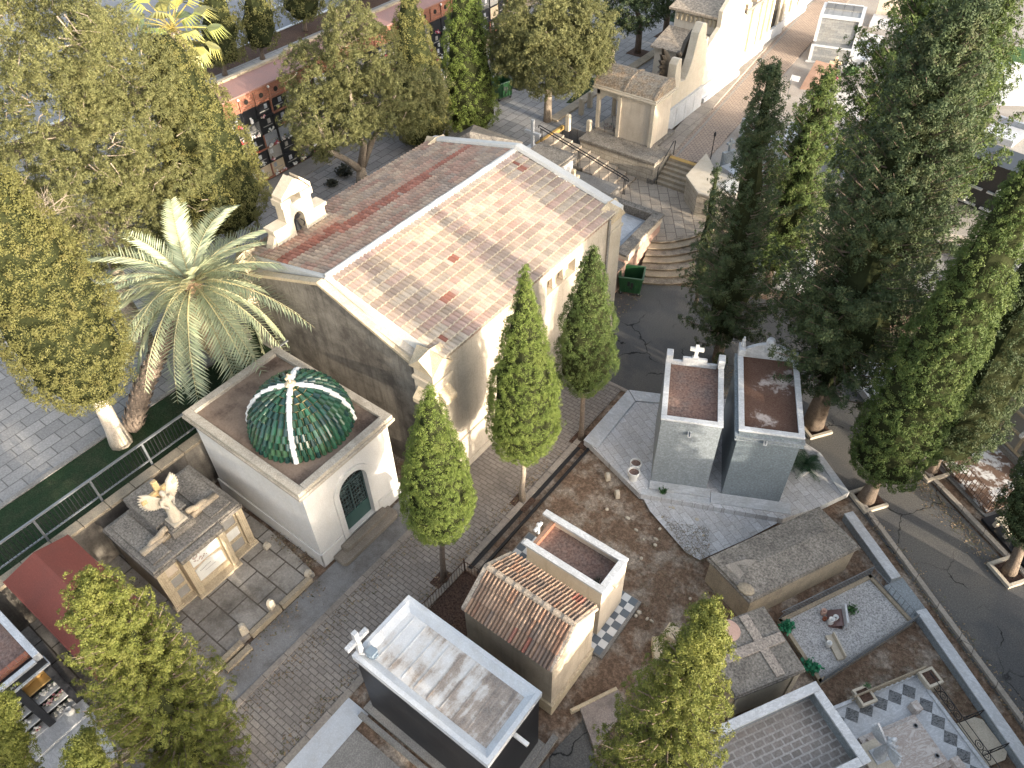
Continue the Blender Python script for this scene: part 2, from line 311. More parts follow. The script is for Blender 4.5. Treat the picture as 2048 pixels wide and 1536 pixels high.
sheet('asphalt_lane', [(-5.6, -4), (-1.2, 4.2), (-3.1, 7.6), (-4.3, 8.6), (-4.45, 7.6)], -.01, ASPHALT)
sheet('brick_path', [(-13.07, -8), (-10.75, -8), (-10.75, 21.3), (-13.4, 21.3), (-13.4, 13), (-13.07, 13)], .0, PAVE)
m = MB()
for (x0, x1, y0, y1, z) in ((-13.27, -13.07, -8, 12.9, .035), (-10.75, -10.52, -8, 17.9, .03), (-13.4, -10.5, 21.3, 21.46, .02)): m.box(x0, x1, y0, y1, -.04, z)
struct(m.build('path_kerb', KERBSTONE_Y))
sheet('side_strip', [(-14.45, -8), (-13.27, -8), (-13.27, 12.9), (-14.45, 12.9)], .012, CONCRETE_BLUE)
struct(MB().box(-10.52, -10.36, 10.6, 17.7, -.04, -.02).box(-10.12, -10.02, 10.6, 17.7, -.04, .05).build('drain_channel', IRON))
sheet('forecourt_strip', [(-10.52, -3), (-9.65, -3), (-9.65, 4.75), (-10.52, 4.75)], .03, WPAINT)
sheet('forecourt_slab', [(-9.65, -3), (-4.7, -3), (-4.7, 4.2), (-9.65, 4.2)], .012, CONCRETE)
sheet('tomb_forecourt', [(-10.52, 7.4), (-8.2, 7.4), (-8.2, 10.45), (-10.52, 10.45)], .01, NEEDLES)
# upper terrace, its lawn strip and the street outside
m = MB()
m.prism([(-47, -30), (-21.08, -30), (-21.08, 12.8), (-23.4, 12.8), (-23.4, 24.6), (-22.0, 24.6), (-22.0, 33.4), (-24.2, 33.4), (-24.2, 36.2), (-22.2, 36.2), (-22.2, 120), (-47, 120)], -.02, ZT)
struct(m.build('upper_terrace', SLABS))
sheet('terrace_lawn', [(-24.0, -30), (-21.35, -30), (-21.35, 12.75), (-23.45, 12.75), (-23.45, 24.6), (-23.3, 31), (-25.0, 31), (-25.0, 13.2), (-24.0, 12.75)], ZT+.012, TURF)
sheet('lawn_by_bins', [(-25.6, 38.6), (-24.6, 39.2), (-25.2, 43), (-26.4, 42.6)], ZT+.012, TURF)
sheet('lawn_far', [(-27.4, 54), (-26.2, 54), (-26.4, 62), (-27.8, 62)], ZT+.012, TURF)
struct(MB().prism([(-24.2, -30), (-24.02, -30), (-24.02, 12.7), (-25.02, 13.2), (-25.02, 31), (-25.2, 31), (-25.2, 13.1), (-24.2, 12.6)], ZT, ZT+.05).build('lawn_kerb', CONCRETE))
sheet('outer_pavement', [(-49.5, -30), (-47, -30), (-47, 120), (-49.5, 120)], ZT-.05, NEEDLES)
sheet('street', [(-75, -60), (-49.5, -60), (-49.5, 160), (-75, 160)], ZT-.12, plain('street_asphalt', (.20, .205, .22), .85, .2, 0, .12, 1))
m = MB(); m.box(-49.75, -49.5, -60, 160, ZT-.12, ZT); m.box(-53.9, -53.75, -60, 160, ZT-.13, ZT-.115); struct(m.build('street_line', WMARBLE))
# upper right path and ground
UA, UB, UC, UD = Vector((-17.3, 36.95, 0)), Vector((-15.42, 37.2, 0)), Vector((-17.9, 66.2, 0)), Vector((-20.4, 64.5, 0))
def ext2(a, b, t): return a+(b-a)*t
uc, ud = ext2(UB, UC, 3), ext2(UA, UD, 3)
sheet('upper_path', [UA, UB, uc, ud], ZU, PAVE_TOP, .3)
m = MB()
n_ = (UD-UA).normalized(); s_ = Vector((-n_.y, n_.x, 0))
a, b = UA+s_*-.02, ud+s_*-.02
m.prism([a[:2], b[:2], (b+s_*.95)[:2], (a+s_*.95)[:2]], 0, ZU+.13)
struct(m.build('upper_pavement', KERBSTONE_Y))
a, b = UA-s_*.22, ud-s_*.22
struct(MB().prism([a[:2], b[:2], (b-s_*.12)[:2], (a-s_*.12)[:2]], ZU, ZU+.006).build('path_gutter', CONCRETE))
sheet('upper_ground', [UB, uc, (60, 140), (60, 52), (8, 41), (-6, 37.4)], ZU-.06, stone('pale_ground', (.31, .285, .255), .5, (.20, .16, .13), .8, .5, grain=.35), .5)
# ---------------------------------------------------------------- clay tile slopes
CLAY = [(.42, .33, .255), (.45, .325, .265), (.38, .295, .235), (.48, .40, .315), (.43, .30, .245), (.39, .325, .265), (.45, .37, .295), (.36, .275, .225), (.46, .345, .285)]
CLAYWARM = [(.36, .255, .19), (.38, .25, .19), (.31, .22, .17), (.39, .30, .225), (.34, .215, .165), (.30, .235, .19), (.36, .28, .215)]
CLAYRED = [(.30, .12, .085), (.27, .11, .08), (.33, .15, .11)]
def tiled_slope(mb, e0, e1, r0, r1, nc, nr, amp, step, colfn, lip=None, K=5, lipw=0):
    e0, e1, r0, r1 = map(Vector, (e0, e1, r0, r1)); n = (e1-e0).cross(r0-e0).normalized()
    if n.z < 0: n = -n
    vs = []; fs = []; cs = []; cols = nr*K+1; grout = (.55, .46, .33)
    for j in range(nc):
        for q in (0, .13, 1):
            t = (j+q)/nc+(.015 if q == 1 else 0)
            for i in range(cols):
                s = i/(cols-1); b = (e0.lerp(e1, s)).lerp(r0.lerp(r1, s), min(1, t))
                w = amp*abs(math.sin(math.pi*i/K))**.8+(step*(1-q) if q < 1 else 0)+random.uniform(-.004, .004)
                vs.append(tuple(b+n*w))
        o = j*3*cols
        for i in range(cols-1):
            fs.append((o+i, o+i+1, o+cols+i+1, o+cols+i)); cs.append(lum(lip, .85) if lip and lipw else colfn(j, i//K))
            fs.append((o+cols+i, o+cols+i+1, o+2*cols+i+1, o+2*cols+i)); cs.append(colfn(j, i//K))
        if j:
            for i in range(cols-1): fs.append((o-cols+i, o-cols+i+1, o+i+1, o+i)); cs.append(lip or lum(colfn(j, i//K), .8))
    for i in range(cols-1): pass
    # eave lip
    b0 = len(vs)
    for i in range(cols): vs.append(tuple(Vector(vs[i])-n*(amp+step+.03)))
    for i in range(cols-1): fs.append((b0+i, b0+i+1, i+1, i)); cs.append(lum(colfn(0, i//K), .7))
    return mb.add(vs, fs) if False else _addc(mb, vs, fs, cs)
def _addc(mb, vs, fs, cs):
    n = len(mb.v); mb.v += vs; mb.f += [tuple(i+n for i in f) for f in fs]; mb.c += cs; mb.mi += [0]*len(fs); mb.hascol = True; return mb
def patchwork(nc, nr, red=None, rnd=random.Random(3), run=(3, 8), pal=CLAY):
    tab = []
    for j in range(nc):
        row = []; c = None; left = 0
        for i in range(nr):
            if left <= 0: c = rnd.choice(pal); left = rnd.randint(*run)
            left -= 1
            cc = rnd.choice(CLAYRED) if (red and red(j, i, rnd)) else c
            k = rnd.uniform(.82, 1.18); row.append(lum(cc, k))
        tab.append(row)
    return lambda j, i: tab[j][min(i, nr-1)]
def gablet(m, x0, x1, y0, y1, z0, h, col=None):       # block crowned by four small gables
    cx, cy = (x0+x1)/2, (y0+y1)/2
    vs = [(x0, y0, z0), (x1, y0, z0), (x1, y1, z0), (x0, y1, z0), (cx, y0-.03, z0+h*.85), (x1+.03, cy, z0+h*.85), (cx, y1+.03, z0+h*.85), (x0-.03, cy, z0+h*.85), (cx, cy, z0+h)]
    m.add(vs, [(0, 1, 4), (1, 2, 5), (2, 3, 6), (3, 0, 7), (0, 4, 8, 7), (1, 5, 8, 4), (2, 6, 8, 5), (3, 7, 8, 6), (3, 2, 1, 0)])
# ---------------------------------------------------------------- the large gabled burial hall
XL, XR, YF, YB, ZE, XRI, ZRI = -23.5, -13.42, 12.9, 24.5, 6.45, -18.55, 7.55
hall = thing('burial_hall', 'large gabled hall under a long patchwork clay tile roof with a white ridge line', 'building', (-18.5, 18.7, 0))
m = MB()
m.ext([(XL, 0), (XL, 6.0), (XRI, 7.35), (-13.75, 6.2), (-13.75, 0)], 'y', YF, YB)
m.box(-13.77, XR, YF, 19.35, 0, 6.3); m.box(-13.77, XR, 21.3, YB, 0, 6.3); m.box(-13.77, XR, 19.35, 21.3, 0, 5.18); m.box(-13.77, XR, 19.35, 21.3, 5.85, 6.3)
wall = m.build('wall', PLASTER, hall)
m = MB()
for y in (19.95, 20.65): m.taper(-13.68, -13.5, y-.11, y+.11, 5.185, 5.845, .03); m.box(-13.7, -13.47, y-.14, y+.14, 5.185, 5.28)
m.box(-13.72, -13.40, 19.32, 21.33, 5.12, 5.183)
m.build('window', CREAM, wall)
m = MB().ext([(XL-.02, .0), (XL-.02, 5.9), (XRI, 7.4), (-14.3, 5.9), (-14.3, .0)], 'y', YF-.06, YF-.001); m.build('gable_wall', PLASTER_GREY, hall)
m = MB().box(XR+.002, XR+.07, 13.6, 24.1, 1.72, 1.86).box(XR+.002, XR+.05, 13.6, 24.1, 0, .35); m.build('string_course', PLASTER, hall)
nc, nr = 14, 56
YR0, YR1 = YF+.42, YB-.35
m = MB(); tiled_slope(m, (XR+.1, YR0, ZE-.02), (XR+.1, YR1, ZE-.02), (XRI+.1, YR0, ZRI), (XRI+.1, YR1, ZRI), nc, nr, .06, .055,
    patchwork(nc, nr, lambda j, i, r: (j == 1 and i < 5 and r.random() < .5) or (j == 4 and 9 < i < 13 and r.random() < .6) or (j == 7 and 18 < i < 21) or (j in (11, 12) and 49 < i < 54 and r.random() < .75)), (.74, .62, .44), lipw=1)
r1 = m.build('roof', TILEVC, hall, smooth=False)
def redband(j, i, r): return (j == 7 and r.random() < .98) or (j == 8 and 12 < i < 40 and r.random() < .9) or (j == 6 and (i < 16) and r.random() < .9)
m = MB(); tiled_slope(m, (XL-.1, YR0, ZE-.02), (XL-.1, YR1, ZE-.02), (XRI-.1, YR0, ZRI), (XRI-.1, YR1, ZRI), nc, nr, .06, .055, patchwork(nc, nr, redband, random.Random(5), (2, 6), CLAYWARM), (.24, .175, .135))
tag(m.build('roof', TILEVC, hall), 'left roof slope with a long band of new red tiles')
m = MB(); pts = [(XRI, YR0-.1+i*(YR1-YR0+.3)/24, ZRI-.01+random.uniform(-.012, .012)) for i in range(25)]
m.tube(pts, .16, 8); m.build('ridge_cap', MORTAR, hall, smooth=True)
# sloping copings and mortar fillets at both gable ends
m = MB()
for sg, xe in ((1, -14.25), (-1, -22.85)):
    a, b = Vector((XRI, 0, 7.62)), Vector((xe, 0, 6.12))
    for y0, y1, dz in ((YF-.14, YF+.16, 0), (YF+.162, YF+.24, -.07)):
        m.add([(a.x, y0, a.z+dz-.14), (b.x, y0, b.z+dz-.14), (b.x, y1, b.z+dz-.14), (a.x, y1, a.z+dz-.14), (a.x, y0, a.z+dz), (b.x, y0, b.z+dz), (b.x, y1, b.z+dz), (a.x, y1, a.z+dz)],
          [(3, 2, 1, 0), (4, 5, 6, 7), (0, 1, 5, 4), (1, 2, 6, 5), (2, 3, 7, 6), (3, 0, 4, 7)])
m.build('coping', SANDSTONE, hall, bevel=.015)
m = MB()
for xe, ze, xo in ((-14.2, 6.05, XR-.1), (-22.9, 6.05, XL+.1)):
    m.quad((XRI, YF+.24, 7.56), (xe, YF+.24, 6.06), (xo, YR0+.02, ZE+.03), (XRI, YR0+.02, ZRI+.06))
m.quad((XRI, YF+.24, 7.57), (XRI-.02, YR0+.05, 7.62), (XRI+.3, YR0+.05, 7.56), (XRI+.3, YF+.24, 7.45))
m.build('mortar_fillet', MORTAR, hall)
m = MB()
for xe in (XR+.12, XL-.1):
    a, b = Vector((XRI, 0, ZRI+.17)), Vector((xe, 0, ZE+.12)); y0, y1 = YR1-.05, YB+.12
    m.add([(a.x, y0, a.z-.05), (b.x, y0, b.z-.05), (b.x, y1, b.z-.3), (a.x, y1, a.z-.3), (a.x, y0+.08, a.z+.1), (b.x, y0+.08, b.z+.06), (b.x, y1, b.z), (a.x, y1, a.z)],
          [(3, 2, 1, 0), (4, 5, 6, 7), (0, 1, 5, 4), (1, 2, 6, 5), (2, 3, 7, 6), (3, 0, 4, 7)])
m.build('rear_coping', MORTAR, hall, bevel=.03)
# corner piers with gabled caps and leaning stone brackets
for (x0, x1, y0, y1, s, f) in ((-14.25, -13.33, YF-.18, 13.62, 1, -1), (-14.25, -13.33, 23.75, YB+.16, 1, 1), (-23.56, -22.85, YF-.075, 13.5, -1, -1), (-23.62, -22.75, 23.75, YB+.16, -1, 1)):
    m = MB().box(x0, x1, y0, y1, 0, 5.55).box(x0-.05, x1+.05, y0-.05, y1+.05, 5.552, 5.7).box(x0+.02, x1-.02, y0+.02, y1-.02, 5.702, 6.15)
    pier = m.build('corner_pier', PALESTONE, hall, bevel=.02)
    m = MB(); gablet(m, x0-.08, x1+.08, y0-.08, y1+.08, 6.152, .62); m.build('cap', SANDSTONE, pier)
    if f < 0:
        m = MB(); cx = (x0+x1)/2
        F = [(0, 1, 2, 3), (7, 6, 5, 4), (0, 4, 5, 1), (1, 5, 6, 2), (2, 6, 7, 3), (3, 7, 4, 0)]; pr = [(0, 5.28), (.34, 4.98), (.34, 4.78), (0, 4.55)]
        m.add([(cx-.29, y0-d-.002, z) for d, z in pr]+[(cx+.29, y0-d-.002, z) for d, z in pr], F); m.build('bracket', SANDSTONE, pier, bevel=.02); m = MB()
        if s > 0:
            cy = (y0+y1)/2; m.add([(x1+d+.002, cy-.29, z) for d, z in pr]+[(x1+d+.002, cy+.29, z) for d, z in pr], F); m.build('bracket', SANDSTONE, pier, bevel=.02)
m = MB().tube([(XR+.08, 23.65, 6.35), (XR+.08, 23.65, .1)], .055, 8); m.build('downpipe', CONCRETE, hall)
# bell gable over the far eave
m = MB(); b0, b1 = -22.82, -22.35
m.box(b0, b1, 14.1, 15.07, 6.1, 7.35); m.box(b0, b1, 15.6, 16.62, 6.1, 7.35)
m.box(b0, b1, 14.72, 15.07, 7.35, 8.15); m.box(b0, b1, 15.6, 16.1, 7.35, 8.15)
arch = [(15.07, 7.35)]+[(15.335-.265*math.cos(math.pi*i/8), 7.35+.35*math.sin(math.pi*i/8)) for i in range(1, 8)]+[(15.6, 7.35)]
m.ext(arch+[(15.6, 8.15), (15.07, 8.15)], 'x', b0, b1)
m.box(b0-.06, b1+.07, 14.02, 14.74, 7.352, 7.50).box(b0-.06, b1+.07, 16.08, 16.7, 7.352, 7.50)
m.box(b0-.05, b1+.06, 14.64, 15.12, 8.152, 8.42).box(b0-.05, b1+.06, 15.6, 16.18, 8.152, 8.42)
m.ext([(14.8, 8.422), (15.42, 8.98), (15.62, 8.98), (15.86, 8.76), (16.1, 8.422)], 'x', b0+.02, b1-.03)
m.ext([(14.72, 8.42), (14.72, 8.56), (15.45, 9.1), (15.45, 8.96)], 'x', b0-.03, b1+.05); m.ext([(15.72, 8.95), (15.72, 9.06), (16.16, 8.62), (16.16, 8.424)], 'x', b0-.03, b1+.05)
m.ext([(13.7, 6.1), (13.7, 6.5), (14.098, 7.2), (14.098, 6.1)], 'x', b0+.05, b1-.05); m.ext([(16.622, 6.1), (16.622, 7.0), (16.95, 6.6), (16.95, 6.1)], 'x', b0+.05, b1-.05)
bg_ = m.build('bell_gable', PALESTONE, hall, bevel=.015)
m = MB().tube([(-22.6, 15.08, 7.35), (-22.6, 15.59, 7.35)], .04, 6).lathe([(.2, 0), (.17, .06), (.12, .2), (.10, .3), (.03, .36)], (-22.6, 15.3, 6.9), 12).box(-22.66, -22.54, 15.12, 15.5, 7.3, 7.5).tube([(-22.45, 15.45, 7.3), (-22.35, 15.55, 7.15), (-22.4, 15.5, 6.98)], .025, 5)
m.build('bell', IRON, bg_)
# ---------------------------------------------------------------- white chapel with the green tiled dome
CX0, CX1, CY0, CY1, CZ = -20.25, -14.62, 7.58, 11.5, 4.35
chapel = thing('domed_chapel', 'white square chapel with a green glazed tile dome and arched iron door', 'chapel', (-17.4, 9.5, 0))
yd0, yd1, zd = 8.86, 10.16, 2.65
m = MB().box(CX0, CX1-.3, CY0, CY1, 0, 4.0)
m.box(CX1-.3, CX1, CY0, yd0, 0, 4.0).box(CX1-.3, CX1, yd1, CY1, 0, 4.0).box(CX1-.3, CX1, yd0, yd1, 0, .42)
cyd = (yd0+yd1)/2; hw = (yd1-yd0)/2
arch = [(yd0, zd)]+[(cyd-hw*math.cos(math.pi*i/14), zd+hw*math.sin(math.pi*i/14)) for i in range(1, 14)]+[(yd1, zd)]
m.ext(arch+[(yd1, 4.0), (yd0, 4.0)], 'x', CX1-.3, CX1)
m.build('wall', WHITEWASH, chapel)
m = MB()                                             # raised archivolt round the door
for i in range(14):
    a0, a1 = math.pi*i/14, math.pi*(i+1)/14
    q = [(cyd-k*math.cos(a), zd+k*math.sin(a)) for k, a in ((hw, a0), (hw+.22, a0), (hw+.22, a1), (hw, a1))]
    m.ext(q, 'x', CX1+.002, CX1+.07)
m.box(CX1+.002, CX1+.07, yd0-.22, yd0, .42, zd).box(CX1+.002, CX1+.07, yd1, yd1+.22, .42, zd)
m.build('door_surround', WHITEWASH, chapel)
m = MB().box(CX0-.06, CX1+.06, CY0-.06, CY0, 0, .75).box(CX1, CX1+.06, CY0-.06, yd0-.24, 0, .75).box(CX1, CX1+.06, yd1+.24, CY1+.04, 0, .75)
m.build('plinth', WHITEWASH, chapel, bevel=.02)
m = MB()
for e, z0, z1 in ((.07, 3.95, 4.06), (.15, 4.061, 4.17), (.22, 4.171, 4.30)): m.box(CX0-e, CX1+e, CY0-e, CY1+e, z0, z1)
for q in ((CX0-.17, CX1+.17, CY0-.17, CY0+.13), (CX0-.17, CX1+.17, CY1-.13, CY1+.17), (CX0-.17, CX0+.13, CY0+.132, CY1-.132), (CX1-.13, CX1+.17, CY0+.132, CY1-.132)): m.box(*q, 4.302, 4.47)
m.build('cornice', stone('cornice_stone', (.40, .36, .30), .5, (.15, .125, .095), .55, 1.3, streak=.2, grain=.25), chapel, bevel=.02)
rk = NT('littered_chapel_roof')
rc = rk.mix(rk.ramp(rk.noise(.55, 6, .6), [(.36, (0, 0, 0)), (.5, (1, 1, 1))]), (.075, .05, .038), (.27, .20, .15))
rc = rk.mix(.35, rc, rk.ramp(rk.noise(12, 5, .7), [(.3, (.05, .035, .03)), (.7, (.26, .2, .16))])); rk.bump(rk.noise(25, 4), .5)
LITTER_ROOF = rk.out(rc, .95, .1)
MB().box(CX0+.13, CX1-.13, CY0+.13, CY1-.13, 4.303, 4.33).build('roof', LITTER_ROOF, chapel)
DC = P(604, 843, 4.4); DC.z = 4.33; DRX, DH = 1.70, 1.78
def dome_pt(a, t):                                  # t 0 base .. 1 top ; slightly bell-shaped skirt
    r = DRX*math.cos(t*math.pi/2)**.92; z = DH*math.sin(t*math.pi/2)
    return DC+Vector((r*math.cos(a), r*math.sin(a), z))
m = MB(); NA, NT_ = 54, 11; rg = random.Random(11)
for j in range(NT_):
    t0, t1 = j/NT_, (j+.975)/NT_
    n_here = max(12, int(NA*math.cos((j+.4)/NT_*math.pi/2)))
    for i in range(n_here):
        a0, a1 = 2*math.pi*i/n_here, 2*math.pi*(i+1)/n_here; am = (a0+a1)/2; lo = .05; up = .075
        k = rg.uniform(.75, 1.3); g = rg.choice([(.016, .062, .042), (.022, .082, .048), (.016, .052, .048), (.035, .085, .045)])
        vs = []
        for t, e in ((t0, lo), (min(t1, .985), 0)):
            for f, h in ((.05, -.02), (.25, up*.8), (.5, up), (.75, up*.8), (.95, -.02)):
                p = dome_pt(a0+(a1-a0)*f, t); d = (p-DC-Vector((0, 0, -.4))).normalized(); vs.append(tuple(p+d*(h+e)))
        _addc(m, vs, [(q, q+1, q+6, q+5) for q in range(4)]+[(4, 3, 2, 1, 0)], [lum(g, k)]*4+[(.38, .29, .16)])
dome = m.build('dome', GLAZE, chapel, smooth=False)
MB().lathe([(DRX*math.cos(q*math.pi/2)**.92-.01, DH*math.sin(q*math.pi/2)-.01) for q in [i/12*.98 for i in range(13)]], DC, 40).build('dome_core', stone('dome_mortar', (.13, .115, .06), .6, (.05, .06, .03), .5), dome)
m = MB()
for q in range(4):
    a = math.pi/4*(2*q+1)-.05
    for i in range(9):
        p0, p1 = dome_pt(a, i/9*.97), dome_pt(a, (i+1.15)/9*.97 if i < 8 else .97)
        d = (p0-DC-Vector((0, 0, -.4))).normalized()
        m.tube([p0+d*.07, p1+d*.045], [.105, .085], 8)
m.build('dome_rib', stone('white_rib', (.74, .73, .70), .7, (.45, .42, .36), .15, 2), dome)
m = MB().lathe([(.2, -.12), (.14, .05), (.2, .12), (.1, .2)], DC+Vector((0, 0, DH)), 8); m.cross(DC+Vector((0, 0, DH+.18)), .36, .26, .07, R_(90)); m.build('finial', SANDSTONE, dome)
door = MB().box(CX1-.22, CX1-.16, yd0, yd1, .42, 1.15).build('door', WOODPAINT, chapel)
m = MB(); xg = CX1-.19
m.box(xg-.03, xg+.03, yd0, yd0+.05, 1.15, zd).box(xg-.03, xg+.03, yd1-.05, yd1, 1.15, zd).box(xg-.03, xg+.03, cyd-.035, cyd+.035, 1.15, zd+.05).box(xg-.03, xg+.03, yd0, yd1, zd-.03, zd+.04)
for i in range(1, 5):
    for s in (yd0, cyd):
        y = s+i*hw/5; m.box(xg-.012, xg+.012, y-.011, y+.011, 1.15, zd)
for i in range(1, 8): z = 1.15+i*.19; m.box(xg-.010, xg+.014, yd0+.05, yd1-.05, z-.011, z+.011)
def ring(m, c, r, w=.014, n=14, ax='x', a0=0, a1=2*math.pi):
    pts = [(c[0], c[1]+r*math.cos(a0+(a1-a0)*i/n), c[2]+r*math.sin(a0+(a1-a0)*i/n)) for i in range(n+1)]; m.tube(pts, w, 5)
for y in (yd0+.33, yd1-.33):
    for z in (1.35, 1.6, 2.35, 2.52): ring(m, (xg+.02, y, z), .13)
    ring(m, (xg+.02, y, 2.0), .2)
for a in range(1, 6): t = math.pi*a/6; m.tube([(xg, cyd, zd), (xg, cyd+hw*math.cos(t), zd+hw*math.sin(t))], .013, 5)
ring(m, (xg, cyd, zd), .35, .014, 12, 'x', 0, math.pi); ring(m, (xg, cyd, zd), hw-.02, .03, 14, 'x', 0, math.pi)
m.build('grille', plain('green_ironwork', (.055, .085, .085), .5, .4, .2), door)
MB().box(CX1-.3, CX1-.26, yd0, yd1, 1.15, zd+hw).build('dark_interior', DARKIN, door)
m = MB()
def rstep(m, x0, x1, y0, y1, z0, z1, r=.18):
    q = [(x0, y0), (x1-r, y0)]+[(x1-r+r*math.sin(t), y0+r-r*math.cos(t)) for t in (.4, .8, 1.2)]+[(x1, y0+r), (x1, y1-r)]+[(x1-r+r*math.cos(t), y1-r+r*math.sin(t)) for t in (.4, .8, 1.2)]+[(x1-r, y1), (x0, y1)]
    m.prism(q, z0, z1)
rstep(m, CX1+.08, -13.95, 7.95, 10.75, 0, .2); rstep(m, CX1+.08, -14.22, 8.35, 10.5, .201, .40)
m.build('doorstep', stone('step_stone', (.22, .19, .155), .5, (.09, .075, .06), .5, 1.2, grain=.3), chapel, bevel=.02)
# ---------------------------------------------------------------- retaining wall and railing of the terrace
rw = thing('retaining_wall', 'long grey retaining wall below the terrace railing behind the small tombs', 'wall', (-21, 0, 0))
MB().box(-21.1, -20.82, -30, 12.75, 0, 2.36).build('wall', PLASTER_GREY, rw)
m = MB(); y = -30
while y < 12.7: m.box(-21.16, -20.74, y, min(y+.98, 12.75), 2.362, 2.5); y += 1.0
m.build('coping', SANDSTONE_DARK, rw, bevel=.015)
rl = thing('terrace_railing', 'long dark steel railing of upright bars along the lawn terrace edge', 'railing', (-21.3, 0, ZT))
MB().box(-21.34, -21.26, -30, 12.7, 3.5, 3.56).box(-21.33, -21.27, -30, 12.7, 2.62, 2.66).build('rail', GALV, rl)
m = MB(); y = -30
while y < 12.7: m.box(-21.31, -21.29, y-.01, y+.01, 2.66, 3.5); y += .135
m.build('bars', IRON, rl)['kind'] = 'stuff'
y = -4.
while y < 12.7: MB().box(-21.34, -21.26, y-.035, y+.035, ZT, 3.5).build('post', GALV, rl); y += 2.0
m = MB().tube([(-20.75, 5.55, 2.3), (-20.62, 5.55, 2.25), (-20.62, 5.55, 1.3)], .06, 7); tag(m.build('drain_pipe', WCERAM), 'pale drain pipe on the retaining wall behind the angel tomb', 'pipe')
# ---------------------------------------------------------------- shared builders
def remesh(o, v=.02):
    r = o.modifiers.new('remesh', 'REMESH'); r.mode = 'VOXEL'; r.voxel_size = v; r.use_smooth_shade = True
    s = o.modifiers.new('smooth', 'SMOOTH'); s.iterations = 3; s.factor = .5
    return o
def wing(m, root, out, up, back, n=13):               # layered feather blades fanning from the shoulder
    root = Vector(root); out = Vector(out).normalized(); up = Vector(up).normalized(); back = Vector(back).normalized()
    for k in range(n):
        a = -1.05+k*1.75/(n-1); L = (.44+.40*(k/(n-1)))*1.0
        d = (out*math.cos(a)*.75+up*math.sin(a)).normalized(); w = d.cross(back).normalized()*.085
        s = root+out*.03*k/n; e = s+d*L; q = back*(.025+.004*k); mid = s.lerp(e, .6)
        m.add([s-w*.5+q, s+w*.5+q, mid+w+q*1.6, e+q*1.2, mid-w+q*1.6, s-w*.5, s+w*.5, mid+w+q*.4, e+q*.3, mid-w+q*.4],
              [(0, 1, 2, 3, 4), (9, 8, 7, 6, 5), (0, 5, 6, 1), (1, 6, 7, 2), (2, 7, 8, 3), (3, 8, 9, 4), (4, 9, 5, 0)])
    return m
def angel_statue(label, loc, rz, h, mat, pose='stand', wings=((1, .55), (1, .55))):
    """robed winged figure facing +x of its own frame"""
    t = thing('angel_statue', label, 'statue', loc, rz); s = h/1.6
    m = MB().at(sc=s)
    lean = .12 if pose == 'lean' else 0
    m.tube([(0, 0, 0), (.01, 0, .3), (lean*.3, 0, .6), (lean*.7, 0, .85), (lean, 0, 1.08), (lean, 0, 1.22), (lean+.02, 0, 1.3)], [.24, .21, .17, .13, .17, .12, .055], 12)
    for k in range(7): a = k*.9; m.tube([(.2*math.cos(a), .2*math.sin(a), .02), (.1*math.cos(a)+lean*.5, .1*math.sin(a), .8)], [.06, .03], 5)
    m.ball((lean+.03, 0, 1.44), (.105, .09, .125), 10, 7); m.ball((lean+.135, 0, 1.425), (.025, .018, .03), 6, 4); m.ball((lean-.02, 0, 1.46), (.115, .105, .12), 10, 6)
    for sg, hand in ((1, (.34, .06, 1.02)), (-1, (.30, -.08, .92))):
        m.tube([(lean, sg*.15, 1.2), (lean+.06, sg*.24, .99), (lean+hand[0]*.8, hand[1]+sg*.04, hand[2])], [.075, .06, .04], 8)
        hx, hy, hz = lean+hand[0]*.8, hand[1]+sg*.04, hand[2]
        m.ball((hx+.03, hy, hz), (.045, .03, .025), 7, 5)
        for f in range(4): m.tube([(hx+.05, hy-.022+f*.015, hz), (hx+.11-.01*abs(f-1.5), hy-.022+f*.015, hz-.015)], [.011, .008], 5)
        m.tube([(hx+.02, hy+sg*.025, hz), (hx+.06, hy+sg*.05, hz+.01)], [.011, .008], 5)
    body = remesh(m.build('body', mat, t, local=True), .022*s)
    for sg in (1, -1):
        m = MB().at(sc=s); wing(m, (lean-.12, sg*.09, 1.12), (-.25, sg, 0), (0, 0, 1), (-1, 0, 0)); m.build('wing', mat, t, local=True)
    MB().at(sc=s).box(-.28, .28, -.28, .28, -.10, .005).build('base', mat, t, local=True, bevel=.01)
    return t
def parapet_tomb(t, x0, x1, y0, y1, h, cop, wallm, copm, roofm, cw=.2, drop=.3, sub=''):
    """flat-roofed tomb: walls, sunk roof, coping on all four sides"""
    w = .12
    m = MB().box(x0, x1, y0, y1, 0, h-drop).box(x0, x1, y0, y0+w, h-drop, h-cop).box(x0, x1, y1-w, y1, h-drop, h-cop).box(x0, x0+w, y0+w, y1-w, h-drop, h-cop).box(x1-w, x1, y0+w, y1-w, h-drop, h-cop)
    m.build('wall', wallm, t, bevel=.01)
    m = MB(); e = .035
    m.box(x0-e, x1+e, y0-e, y0+cw, h-cop+.001, h).box(x0-e, x1+e, y1-cw, y1+e, h-cop+.001, h).box(x0-e, x0+cw, y0+cw+.003, y1-cw-.003, h-cop+.001, h).box(x1-cw, x1+e, y0+cw+.003, y1-cw-.003, h-cop+.001, h)
    m.build('coping', copm, t, bevel=.012)
    MB().box(x0+w, x1-w, y0+w, y1-w, h-drop+.001, h-drop+.02).build('roof', roofm, t)
